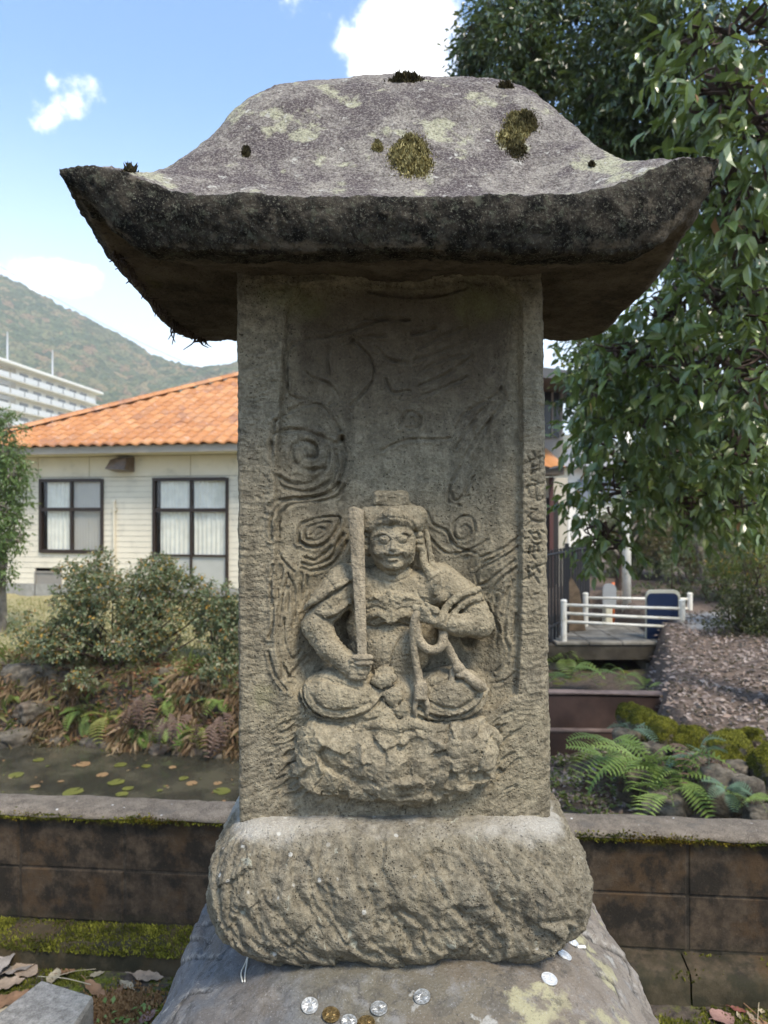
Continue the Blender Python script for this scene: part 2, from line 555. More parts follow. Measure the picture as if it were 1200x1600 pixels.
# ------------------------------------------------------------------ materials
class NM:
    """Small wrapper for writing node materials."""
    def __init__(s, name, rough=0.85, spec=0.3):
        s.m = bpy.data.materials.new(name)
        s.m.use_nodes = True
        s.t = s.m.node_tree
        s.b = s.t.nodes['Principled BSDF']
        s.b.inputs['Roughness'].default_value = rough
        s.b.inputs['Specular IOR Level'].default_value = spec
        s.tc = s.t.nodes.new('ShaderNodeTexCoord')
        s.geo = s.t.nodes.new('ShaderNodeNewGeometry')
        s.obj = s.tc.outputs['Object']
        s.pos = s.geo.outputs['Position']
    def L(s, a, b): s.t.links.new(a, b)
    def val(s, sock, v):
        if hasattr(v, 'links') or hasattr(v, 'is_output'): s.L(v, sock)
        else:
            try: sock.default_value = v
            except Exception: sock.default_value = tuple(v) + (1,)
    def scaled(s, vec, sc, rot=None):
        n = s.t.nodes.new('ShaderNodeMapping')
        s.L(vec, n.inputs['Vector']); n.inputs['Scale'].default_value = sc
        if rot: n.inputs['Rotation'].default_value = rot
        return n.outputs[0]
    def noise(s, scale, detail=4, rough=0.55, vec=None, dist=0.0, out='Fac'):
        n = s.t.nodes.new('ShaderNodeTexNoise')
        s.L(vec or s.pos, n.inputs['Vector'])
        n.inputs['Scale'].default_value = scale; n.inputs['Detail'].default_value = detail
        n.inputs['Roughness'].default_value = rough; n.inputs['Distortion'].default_value = dist
        return n.outputs[out]
    def vor(s, scale, vec=None, feature='F1', out='Distance', rnd=1.0):
        n = s.t.nodes.new('ShaderNodeTexVoronoi'); n.feature = feature
        s.L(vec or s.pos, n.inputs['Vector']); n.inputs['Scale'].default_value = scale
        n.inputs['Randomness'].default_value = rnd
        return n.outputs[out]
    def rng(s, v, a, b, c=0.0, d=1.0, sm=True):
        n = s.t.nodes.new('ShaderNodeMapRange')
        if sm: n.interpolation_type = 'SMOOTHSTEP'
        s.L(v, n.inputs['Value'])
        for k, x in zip(('From Min', 'From Max', 'To Min', 'To Max'), (a, b, c, d)): n.inputs[k].default_value = x
        return n.outputs[0]
    def math(s, op, a, b=0.0):
        n = s.t.nodes.new('ShaderNodeMath'); n.operation = op
        s.val(n.inputs[0], a); s.val(n.inputs[1], b)
        return n.outputs[0]
    def mul(s, a, b): return s.math('MULTIPLY', a, b)
    def mix(s, f, a, b, mode='MIX'):
        n = s.t.nodes.new('ShaderNodeMix'); n.data_type = 'RGBA'; n.blend_type = mode
        s.val(n.inputs[0], f)
        for sk, v in ((n.inputs[6], a), (n.inputs[7], b)):
            if hasattr(v, 'links'): s.L(v, sk)
            else: sk.default_value = tuple(v) + (1,) if len(v) == 3 else v
        return n.outputs[2]
    def ramp(s, f, stops):
        n = s.t.nodes.new('ShaderNodeValToRGB')
        s.L(f, n.inputs[0])
        e = n.color_ramp.elements
        while len(e) < len(stops): e.new(0.5)
        for el, (p, c) in zip(e, stops):
            el.position = p; el.color = tuple(c) + (1,) if len(c) == 3 else c
        return n.outputs[0]
    def attr(s, name, out='Fac'):
        n = s.t.nodes.new('ShaderNodeAttribute'); n.attribute_name = name
        return n.outputs[out]
    def up(s):
        n = s.t.nodes.new('ShaderNodeSeparateXYZ'); s.L(s.geo.outputs['Normal'], n.inputs[0]); return n.outputs['Z']
    def z(s, vec=None):
        n = s.t.nodes.new('ShaderNodeSeparateXYZ'); s.L(vec or s.pos, n.inputs[0]); return n.outputs['Z']
    def rand(s):
        n = s.t.nodes.new('ShaderNodeObjectInfo'); return n.outputs['Random']
    def island(s): return s.geo.outputs['Random Per Island']
    def bump(s, h, strength=0.5, dist=0.002, prev=None):
        n = s.t.nodes.new('ShaderNodeBump')
        s.L(h, n.inputs['Height']); n.inputs['Strength'].default_value = strength; n.inputs['Distance'].default_value = dist
        if prev is not None: s.L(prev, n.inputs['Normal'])
        return n.outputs[0]
    def done(s, color=None, normal=None, rough=None):
        if color is not None:
            if hasattr(color, 'links'): s.L(color, s.b.inputs['Base Color'])
            else: s.b.inputs['Base Color'].default_value = tuple(color) + (1,)
        if normal is not None: s.L(normal, s.b.inputs['Normal'])
        if rough is not None: s.val(s.b.inputs['Roughness'], rough)
        return s.m

def plain(name, c, rough=0.7, spec=0.3, metal=0.0, var=0.0, scale=8, bump=0.0, bscale=60, bdist=0.003, dirt=None):
    k = NM(name, rough, spec)
    k.b.inputs['Metallic'].default_value = metal
    col = c
    if var:
        n = k.noise(scale, 5, 0.6)
        col = k.mix(k.rng(n, 0.3, 0.7), tuple(x * (1 - var) for x in c), tuple(min(1, x * (1 + var)) for x in c))
    if dirt:
        col = k.mix(k.mul(k.rng(k.noise(scale * 2.3, 6, 0.65), 0.5, 0.72), 0.7), col if var else c, dirt)
    nm = k.bump(k.noise(bscale, 5, 0.6), bump, bdist) if bump else None
    return k.done(col, nm)

def andesite(name, light=(.335, .288, .198), dark=(.135, .114, .08), tints=None, lichen=0.0, bumpk=0.8, pits=1.0):
    k = NM(name, 0.92, 0.18)
    big = k.noise(7, 5, 0.6)
    mid = k.noise(55, 6, 0.65)
    fine = k.noise(420, 4, 0.7)
    col = k.mix(k.rng(mid, 0.28, 0.72), dark, light)
    col = k.mix(k.rng(big, 0.35, 0.7, 0, 0.45), col, tuple(x * y for x, y in zip(light, (1.02, 1.0, .92))))
    streak = k.noise(13, 5, .65, vec=k.scaled(k.pos, (2.2, 2.2, .35)))
    col = k.mix(k.mul(k.rng(streak, .5, .66), .45), col, tuple(x * .62 for x in dark))
    # crystals and pores of the rock itself
    col = k.mix(k.rng(fine, 0.56, 0.75, 0, .5), col, tuple(min(1, x * 1.6) for x in light))
    g2 = k.noise(205, 3, .7)
    col = k.mix(k.rng(g2, .52, .40, 0, .26), col, tuple(x * .42 for x in dark))
    col = k.mix(k.rng(g2, .54, .68, 0, .2), col, tuple(min(1, x * 1.45) for x in light))
    pore = k.vor(255)
    pm = k.mul(k.rng(pore, 0.36, 0.14), k.rng(k.noise(48, 4, .7), 0.44, 0.64, .12, .8))
    col = k.mix(k.mul(pm, 0.72 * pits), col, tuple(x * .3 for x in dark))
    pore2 = k.vor(120)
    pm2 = k.mul(k.rng(pore2, 0.2, 0.08), k.rng(k.noise(25, 3), 0.48, 0.6))
    col = k.mix(k.mul(pm2, 0.7 * pits), col, tuple(x * .28 for x in dark))
    if tints:
        for (att, pc, st) in tints:
            a = k.attr(att)
            f = k.mul(k.rng(k.math('ADD', a, k.mul(k.math('SUBTRACT', k.noise(28, 6, 0.7), 0.5), 0.9)), 0.25, 0.75), st)
            col = k.mix(f, col, k.mix(k.rng(fine, .45, .7), pc, tuple(min(1, x * 1.4) for x in pc)))
    if lichen:
        lv = k.noise(34, 6, 0.7, dist=.4)
        col = k.mix(k.mul(k.rng(lv, 0.60, 0.68), lichen), col, (.42, .42, .33))
        spots = k.mul(k.rng(k.vor(42), 0.16, 0.09), k.rng(k.noise(9, 2), 0.5, 0.62))
        col = k.mix(k.mul(spots, lichen), col, (.60, .59, .54))
    h = k.math('ADD', k.math('ADD', k.mul(g2, 0.7), k.mul(k.noise(110, 5, 0.7), 0.9)), k.math('SUBTRACT', 0.0, k.math('ADD', k.mul(pm, .9 * pits), k.mul(pm2, 1.1 * pits))))
    return k.done(col, k.bump(h, bumpk, 0.0048))

M = {}
M['slab'] = andesite('carved_andesite', tints=[('dark_tone', (.085, .068, .05), .75), ('green', (.19, .19, .085), .5)])
M['figure'] = andesite('carved_andesite_figure', light=(.345, .295, .202), dark=(.155, .131, .09), tints=[('pale', (.36, .34, .28), .8)], bumpk=.65, pits=.8)
M['rope'] = andesite('carved_rope_stone', light=(.37, .31, .215), dark=(.185, .155, .108), bumpk=.6, pits=.7)
M['base'] = andesite('rough_base_stone', light=(.275, .24, .172), dark=(.105, .09, .066), tints=[('pale', (.36, .335, .285), .9), ('dark_tone', (.10, .085, .055), .5)], lichen=.6)

def roof_mat():
    k = NM('lichened_roof_stone', 0.94, 0.15)
    big = k.noise(9, 5, 0.62, dist=.3)
    mid = k.noise(38, 6, 0.7)
    fine = k.noise(330, 4, 0.75)
    top = k.mix(k.rng(mid, .3, .7), (.12, .10, .092), (.30, .27, .228))
    top = k.mix(k.mul(k.rng(k.noise(11, 6, .72, dist=.6), .46, .56), .9), top, (.085, .066, .068))
    top = k.mix(k.mul(k.rng(k.noise(17, 5, .6, vec=k.scaled(k.pos, (1, 1, 1), (0.4, 1, 2))), .57, .64), .85), top, (.42, .41, .27))
    top = k.mix(k.mul(k.rng(k.noise(46, 4, .6), .63, .69), .85), top, (.50, .48, .42))
    g2 = k.noise(190, 3, .75)
    top = k.mix(k.rng(g2, .52, .40, 0, .40), top, (.075, .062, .058))
    top = k.mix(k.rng(g2, .54, .66, 0, .26), top, (.52, .485, .42))
    top = k.mix(k.rng(fine, .46, .66, 0, .75), top, k.mix(.5, top, (.55, .51, .44)))
    top = k.mix(k.rng(fine, .47, .33, 0, .85), top, (.06, .05, .046))
    # black algae and crust on the fascia, bare brown stone with green film underneath
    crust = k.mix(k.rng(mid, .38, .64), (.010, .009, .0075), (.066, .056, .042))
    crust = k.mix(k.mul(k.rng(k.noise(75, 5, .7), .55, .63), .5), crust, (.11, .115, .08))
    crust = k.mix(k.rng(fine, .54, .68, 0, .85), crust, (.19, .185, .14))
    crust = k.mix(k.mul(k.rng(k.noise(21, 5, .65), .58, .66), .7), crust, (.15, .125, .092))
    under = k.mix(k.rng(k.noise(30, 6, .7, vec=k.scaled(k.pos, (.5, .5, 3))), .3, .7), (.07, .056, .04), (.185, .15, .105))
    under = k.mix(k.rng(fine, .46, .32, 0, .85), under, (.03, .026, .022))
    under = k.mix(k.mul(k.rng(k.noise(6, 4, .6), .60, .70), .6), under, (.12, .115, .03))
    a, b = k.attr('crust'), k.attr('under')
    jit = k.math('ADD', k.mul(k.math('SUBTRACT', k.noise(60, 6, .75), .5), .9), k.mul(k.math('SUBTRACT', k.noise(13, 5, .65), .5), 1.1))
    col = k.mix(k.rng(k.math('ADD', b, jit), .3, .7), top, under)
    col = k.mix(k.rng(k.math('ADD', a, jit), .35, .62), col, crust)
    h = k.math('ADD', k.mul(fine, .7), k.math('ADD', k.mul(k.noise(110, 5, .7), 1.0), k.mul(k.vor(150), .5)))
    return k.done(col, k.bump(h, .9, .004))
M['roof'] = roof_mat()

def boulder_mat():
    k = NM('weathered_boulder', .8, .3)
    p = k.pos
    sep = k.t.nodes.new('ShaderNodeSeparateXYZ'); k.L(p, sep.inputs[0])
    wob = k.mul(k.math('SUBTRACT', k.noise(9, 5, .65), .5), .34)
    xx = k.math('ADD', sep.outputs['X'], wob)
    col = k.ramp(k.rng(xx, -.36, .42, sm=False), [(0.0, (.12, .128, .138)), (.26, (.145, .148, .152)), (.40, (.15, .135, .10)), (.62, (.165, .14, .10)), (.76, (.205, .172, .135)), (1, (.265, .228, .185))])
    col = k.mix(k.mul(k.rng(k.noise(30, 6, .7), .5, .68), .6), col, (.26, .255, .245))
    col = k.mix(k.mul(k.rng(k.noise(22, 5, .65, vec=k.scaled(p, (1, .8, 2.4), (.5, .2, .3))), .53, .60), .5), col, (.085, .078, .066))
    col = k.mix(k.mul(k.rng(k.noise(11, 5, .6, vec=k.scaled(p, (1, 1, 1), (2, 1, 0))), .54, .60), k.rng(xx, .05, .16)), col, (.36, .33, .20))
    col = k.mix(k.mul(k.rng(k.noise(15, 5, .65, vec=k.scaled(p, (1, 1, 1), (1, 3, 0))), .63, .67), .7), col, (.42, .41, .37))
    col = k.mix(k.mul(k.rng(k.noise(8, 4), .5, .64), .5), col, (.15, .118, .085))
    col = k.mix(k.mul(k.rng(k.noise(48, 6, .75), .55, .63), .55), col, (.055, .05, .045))
    col = k.mix(k.mul(k.attr('lip'), k.rng(k.noise(60, 4, .7), .42, .55)), col, (.40, .37, .32))
    col = k.mix(k.attr('crack'), col, (.03, .025, .02))
    fine = k.noise(360, 4, .7)
    col = k.mix(k.rng(fine, .55, .75, 0, .6), col, (.42, .41, .39))
    col = k.mix(k.rng(fine, .45, .3, 0, .6), col, (.05, .048, .045))
    h = k.math('ADD', k.mul(fine, .4), k.mul(k.noise(90, 6, .7), 1.2))
    return k.done(col, k.bump(h, .7, .004))
M['boulder'] = boulder_mat()

def leaf_mat(name, cols, rough=.35, spec=.5, back=1.0, trans=.25):
    k = NM(name, rough, spec)
    col = k.ramp(k.island(), [(i / max(1, len(cols) - 1), c) for i, c in enumerate(cols)])
    col = k.mix(k.rng(k.noise(3.0, 3), .35, .65, 0, .35), col, tuple(x * .8 for x in cols[0]))
    k.done(col)
    tr = k.t.nodes.new('ShaderNodeBsdfTranslucent')
    k.L(k.mix(.6, col, (.32, .42, .06)), tr.inputs['Color'])
    ms = k.t.nodes.new('ShaderNodeMixShader'); ms.inputs[0].default_value = trans
    k.L(k.b.outputs[0], ms.inputs[1]); k.L(tr.outputs[0], ms.inputs[2])
    k.L(ms.outputs[0], k.t.nodes['Material Output'].inputs['Surface'])
    return k.m

# ------------------------------------------------------------------ the stone monument
from mathutils.bvhtree import BVHTree
S0 = 1.03 / FPX                     # size of one drawing unit of the carving, metres
def relief(v):
    """drawing units (x, y down, h towards the viewer) -> world"""
    return np.stack([(v[:, 0] - 600) * S0, 1.065 - v[:, 2] * S0, CAM_Z - (v[:, 1] - 800) * S0], 1)

def c3(*p): return [(360 + x / 2.308, 400 + y / 2.308) for x, y in p]
def c4(*p): return [(400 + x / 2.857, 750 + y / 2.857) for x, y in p]
def c6(*p): return [(780 + x / 6.15, 680 + y / 6.15) for x, y in p]

def inside_poly(X, Y, poly):
    r = np.zeros(X.shape, bool)
    n = len(poly)
    for i in range(n):
        (x1, y1), (x2, y2) = poly[i], poly[(i + 1) % n]
        c = (y1 > Y) != (y2 > Y)
        r ^= c & (X < (x2 - x1) * (Y - y1) / (y2 - y1 + 1e-12) + x1)
    return r

NICHE = [(446, 480), (468, 446), (600, 428), (780, 434), (816, 470), (817, 700), (814, 1000), (808, 1085), (770, 1108), (480, 1108), (436, 1060), (428, 900), (428, 760), (438, 600)]
GROOVES = []   # (curve, width, depth)
def G(w_, d_, *curves):
    for c in curves: GROOVES.append((c, w_, d_))
# upper flames
G(4.0, 4.5, c3((165, 645), (215, 625), (290, 632), (342, 680), (338, 748), (285, 770), (232, 748), (222, 690), (262, 662), (300, 680), (298, 716), (270, 722)),
  c3((395, 645), (405, 740), (370, 830), (290, 872), (180, 882), (150, 905)),
  c3((372, 690), (375, 760), (340, 820), (270, 848), (190, 832), (158, 785)),
  c3((340, 755), (290, 812), (220, 822), (172, 792)),
  c3((165, 600), (150, 700), (165, 770)),
  c3((320, 640), (372, 668), (395, 650)))
G(2.6, 3.2,
  c3((205, 470), (203, 350), (258, 292), (340, 265), (420, 245), (560, 200), (650, 205)),
  c3((203, 460), (212, 500), (268, 515), (215, 550), (165, 602)),
  c3((255, 400), (290, 425), (345, 440), (380, 490), (350, 522)),
  c3((350, 300), (340, 350), (348, 400)), c3((430, 270), (500, 335), (512, 420), (430, 520)),
  c3((400, 292), (470, 262), (560, 256)), c3((480, 203), (640, 206)),
  c3((210, 560), (300, 520), (350, 560), (390, 620)))
G(3.6, 4.5, c3((500, 118), (640, 132), (760, 128), (850, 108)), c3((660, 250), (745, 235)))
G(3.0, 2.8, c3((680, 302), (780, 258), (865, 228)), c3((670, 348), (780, 312), (880, 278)), c3((680, 402), (760, 352), (870, 328)),
  c3((690, 442), (790, 402), (885, 338)), c3((700, 482), (800, 442), (865, 415)), c3((600, 350), (640, 355)), c3((530, 300), (560, 335), (610, 352)),
  c3((1020, 190), (1002, 300), (985, 470), (865, 545), (820, 620), (790, 645), (640, 650), (540, 692)),
  c3((985, 470), (992, 520), (905, 640), (850, 740), (802, 830), (822, 880), (870, 862)),
  c3((960, 560), (900, 680), (880, 760), (860, 850)), c3((940, 520), (870, 610), (830, 680)),
  c3((612, 600), (640, 545), (690, 560), (682, 602), (640, 602)), c3((560, 420), (590, 470), (650, 465)), c3((880, 150), (855, 190), (890, 270)))
# lower flames on the left
G(3.0, 4.6, c4((75, 265), (74, 170), (130, 92), (240, 75), (330, 50), (365, 10)), c4((102, 255), (106, 172), (152, 112), (260, 96), (350, 72), (388, 18)),
  c4((188, 280), (194, 210), (240, 180), (330, 165), (366, 172), (350, 230), (300, 290), (240, 302), (195, 276)),
  c4((213, 262), (220, 225), (260, 200), (322, 190), (310, 235), (270, 270), (220, 266)),
  c4((240, 246), (272, 216), (298, 226), (262, 256)),
  c4((208, 376), (250, 386), (330, 350), (352, 300), (385, 245)), c4((205, 398), (240, 412), (320, 392), (370, 342), (402, 280)),
  c4((215, 350), (262, 362), (310, 325), (330, 300)))
G(2.6, 3.2, c4((100, 318), (142, 400), (130, 470), (110, 560), (100, 700), (112, 800), (150, 882)), c4((80, 380), (70, 480), (82, 620), (62, 700)),
  c4((140, 420), (162, 480), (170, 600), (165, 650)), c4((150, 882), (172, 850), (215, 800)), c4((202, 420), (190, 520), (168, 610)),
  c4((92, 330), (165, 410)), c4((92, 420), (96, 520), (84, 560)), c4((125, 620), (128, 720), (160, 800), (195, 770)), c4((60, 760), (90, 860), (140, 930)),
  c4((118, 380), (112, 440), (92, 500)), c4((145, 480), (135, 580)), c4((222, 430), (212, 500), (186, 580)))
# right side flames
G(2.6, 3.4, c4((960, 262), (988, 222), (975, 172), (930, 164), (895, 200), (900, 256), (940, 270), (968, 240), (950, 205), (925, 220)),
  c4((890, 55), (900, 92), (940, 62), (985, -20)), c4((880, 20), (870, 90), (920, 110)),
  c4((770, 140), (800, 200), (860, 232), (900, 300), (995, 332)), c4((780, 262), (850, 328), (920, 332), (1000, 300), (1040, 270)),
  c4((1180, 250), (1100, 310), (1010, 352), (980, 402)), c4((1172, 300), (1080, 360), (1002, 412), (1000, 472)), c4((1155, 360), (1080, 422), (1040, 462), (1000, 482)),
  c4((1162, 392), (1090, 452), (1060, 502), (1040, 522)), c4((1165, 275), (1090, 335), (1020, 375)))
G(2.4, 2.4, c4((1150, 450), (1120, 560), (1112, 700), (1130, 760), (1100, 830), (1078, 862)), c4((1080, 522), (1070, 600), (1092, 682)), c4((1162, 600), (1150, 722)),
  c4((1040, 560), (1080, 660), (1075, 740)), c4((1130, 480), (1100, 580)), c4((1050, 920), (1110, 900), (1160, 860)))
# broad puffs of flame standing proud of the hollow: x, y, rx, ry, height
PUFFS = [(478, 706, 44, 50, 13), (488, 836, 42, 34, 11), (455, 790, 30, 45, 8), (470, 885, 36, 30, 8), (445, 1000, 18, 90, 6), (500, 560, 60, 70, 7), (690, 560, 70, 50, 5),
         (728, 826, 26, 28, 7), (775, 880, 34, 40, 8), (790, 990, 20, 80, 5), (780, 690, 28, 80, 6), (560, 480, 90, 30, 6), (500, 650, 40, 30, 7), (720, 470, 80, 35, 5), (640, 610, 50, 30, 5)]
INSCR = [c6((262, 208), (285, 248)), c6((312, 165), (332, 205)), c6((380, 165), (362, 212)), c6((198, 296), (290, 255), (412, 203)), c6((375, 235), (375, 342)), c6((310, 285), (300, 372)),
         c6((315, 312), (352, 300)), c6((315, 345), (350, 338)), c6((300, 372), (330, 362)),
         c6((298, 435), (348, 450)), c6((248, 515), (262, 490), (340, 476), (425, 460)), c6((335, 488), (345, 600), (368, 632), (432, 602), (442, 575)), c6((262, 505), (272, 560)), c6((415, 462), (395, 505)),
         c6((290, 714), (348, 716)), c6((352, 716), (318, 745), (268, 782)), c6((276, 790), (330, 824), (428, 832)), c6((297, 828), (243, 872)),
         c6((272, 922), (300, 962), (330, 1002), (372, 992), (366, 950)), c6((318, 945), (352, 930)), c6((385, 914), (432, 938)), c6((232, 994), (272, 984)), c6((300, 1030), (345, 1045), (388, 1036)),
         c6((280, 1065), (275, 1130)), c6((360, 1052), (360, 1112)), c6((235, 1132), (300, 1120), (362, 1110)), c6((275, 1128), (292, 1182)), c6((300, 1140), (336, 1188)), c6((318, 1060), (316, 1120)),
         c6((240, 1285), (272, 1312)), c6((263, 1256), (276, 1372)), c6((222, 1388), (302, 1350)), c6((300, 1282), (350, 1254)), c6((310, 1290), (352, 1278), (384, 1322)), c6((352, 1300), (300, 1362)), c6((318, 1338), (372, 1418)), c6((368, 1256), (432, 1240))]

def slab_mesh():
    step = 1.42
    py = np.arange(418, 1300, step)
    na = int(490 / step)
    a = np.linspace(0, 1, na)
    PY, A = np.meshgrid(py, a, indexing='ij')
    t = (PY - 430) / 850
    Lx = 371.5 + 3 * t; Rx = 849 + 13 * t
    wob = fbm(np.stack([PY.ravel() * 0 + 1, PY.ravel() * .011, PY.ravel() * 0], 1), 1.0, 3).reshape(PY.shape)
    PX = Lx + (Rx - Lx) * A
    PX = PX + (A ** 8) * wob * 2.0 + ((1 - A) ** 8) * np.roll(wob, 80, 0) * 1.4
    # hollow
    dist = line_dist(PX, PY, np.array(NICHE + NICHE[:1], float))
    dist = np.where(inside_poly(PX, PY, NICHE), dist, 0)
    upper = smooth(760, 520, PY)
    fr = .20 * smooth(0, 8, dist) + .46 * smooth(0, 66, dist) + .26 * smooth(0, 150, dist) + .08 * upper * smooth(0, 120, dist)
    right = smooth(640, 760, PX)
    fr = fr * (1 - right) + right * (.26 * smooth(0, 6, dist) + .46 * smooth(0, 85, dist) + .28 * smooth(20, 150, dist))
    h = 48.5 * (1 - fr * (1.16 + .40 * smooth(880, 640, PY)))
    for (x, y, rx, ry, hh) in PUFFS:
        d2 = ((PX - x) / rx) ** 2 + ((PY - y) / ry) ** 2
        h += hh * np.exp(-d2 ** 1.4)
    for (c, wd, dp) in GROOVES:
        p = spline(c, 6)
        lo, hi = p.min(0) - 14, p.max(0) + 14
        i0, i1 = np.searchsorted(py, [lo[1], hi[1]])
        j0, j1 = np.searchsorted(PX[len(py) // 2], [lo[0], hi[0]])
        if i1 <= i0 or j1 <= j0: continue
        sl = (slice(i0, i1), slice(max(0, j0 - 3), j1 + 3))
        d = line_dist(PX[sl], PY[sl], p)
        jj = .85 + .8 * fbm(np.stack([PX[sl].ravel() * .05, PY[sl].ravel() * .05, PX[sl].ravel() * 0], 1), 1, 2).reshape(d.shape)
        wd_ = .78 * wd
        jj = np.clip(jj, .2, 1.6)
        h[sl] += jj * (-dp * 1.45 * np.exp(-np.abs(d / wd_) ** 1.6) + .60 * dp * np.exp(-((d - 2.2 * wd_) / (1.3 * wd_)) ** 2))
    for c in INSCR:
        p = spline(c, 5)
        p = p + np.array([0.0, 0.0])
        lo, hi = p.min(0) - 8, p.max(0) + 8
        i0, i1 = np.searchsorted(py, [lo[1], hi[1]])
        j0, j1 = np.searchsorted(PX[len(py) // 2], [lo[0], hi[0]])
        sl = (slice(i0, i1), slice(max(0, j0 - 3), j1 + 3))
        d = line_dist(PX[sl], PY[sl], p)
        h[sl] -= 4.2 * np.exp(-(d / 1.75) ** 2)
    # broken pocket behind the forearm
    h -= 26 * np.exp(-(((PX - 735) / 11) ** 2 + ((PY - 1004) / 18) ** 2) ** 2)
    # tool marks round the rock seat and on the plain foot
    near = np.exp(-(((np.abs(PX - 618) - 165) / 34) ** 2)) * smooth(1090, 1140, PY) * smooth(1262, 1225, PY)
    foot = smooth(1085, 1150, PY)
    q = np.stack([(PX * .5 + PY * .86).ravel() * .10, (PX * -.86 + PY * .5).ravel() * .028, PX.ravel() * 0], 1)
    tm = fbm(q, 1.0, 3).reshape(PX.shape)
    h += -8 * near * smooth(-.1, .5, tm) + 2.4 * foot * tm
    bd = (1 - smooth(0, 30, dist)) * (1 - foot)
    qq = np.stack([PX.ravel() * .05, PY.ravel() * .16, PX.ravel() * 0], 1)
    h += bd * 1.3 * fbm(qq, 1.0, 3).reshape(PX.shape)
    # chipped mortar line along the top
    h += 4 * np.exp(-((PY - 436) / 5) ** 2) * fbm(np.stack([PX.ravel() * .03, PX.ravel() * 0, PX.ravel() * 0], 1), 1, 4).reshape(PX.shape)
    # worn arrises
    el = (A * (Rx - Lx)); er = (1 - A) * (Rx - Lx)
    n1 = fbm(np.stack([PY.ravel() * .03, PX.ravel() * .03, PX.ravel() * 0 + 5], 1), 1, 4).reshape(PX.shape)
    h -= 7 * np.exp(-el / (2.2 + .8 * n1)) + (17 + 6 * n1) * np.exp(-er / (6.5 + 2.5 * n1))
    V = np.stack([PX, PY, h], -1)
    ns = 46
    sides = []
    for (col, sg) in ((0, -1), (-1, 1)):
        e = V[:, col, :]
        k = np.linspace(0, 1, ns + 1)[1:]
        hb = e[:, None, 2] * (1 - k) + (-330) * k
        X = e[:, None, 0] + 0 * k + sg * (1.5 * k)
        Yy = e[:, None, 1] + 0 * k
        sides.append(np.stack([X, Yy, hb], -1))
    full = np.concatenate([sides[0][:, ::-1], V, sides[1]], 1)
    dark_tone = np.zeros(full.shape[:2]); green = np.zeros(full.shape[:2])
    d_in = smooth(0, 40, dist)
    dark_tone[:, ns:-ns] = smooth(900, 480, PY) * (.30 + .45 * d_in)  # brown patina plus the roof's shade painted in, darker towards the top
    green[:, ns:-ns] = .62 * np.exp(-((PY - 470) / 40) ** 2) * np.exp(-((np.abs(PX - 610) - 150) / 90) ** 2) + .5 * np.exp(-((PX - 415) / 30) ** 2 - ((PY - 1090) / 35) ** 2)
    W_ = relief(full.reshape(-1, 3))
    r, c = full.shape[:2]
    ia = np.arange(r * c).reshape(r, c)
    q = np.stack([ia[:-1, :-1], ia[1:, :-1], ia[1:, 1:], ia[:-1, 1:]], -1).reshape(-1, 4)
    nrm = vnormals(W_, q)
    W_ = W_ + nrm * (.0009 * fbm(W_, 45, 3) + .00055 * fbm(W_, 160, 3) + .0004 * pnoise(W_ * 420))[:, None]
    return W_, q, dark_tone.ravel(), green.ravel()

stele = empty("stone_stele", (0.0135, 1.2, 1.183), "grey brown stone slab carved with a seated sword bearing deity in a hollow niche", "stele")
v, q, dark_tone, green = slab_mesh()
obj("slab", v, q, M['slab'], stele, attrs={'dark_tone': dark_tone, 'green': green})

def rough(v, q, amps, relaxn=0):
    if relaxn: v = relax(v, q, relaxn)
    n = vnormals(v, q)
    d = 0
    for (f, a, o) in amps: d = d + a * fbm(v, f, o)
    return v + n * d[:, None] if len(amps) else v

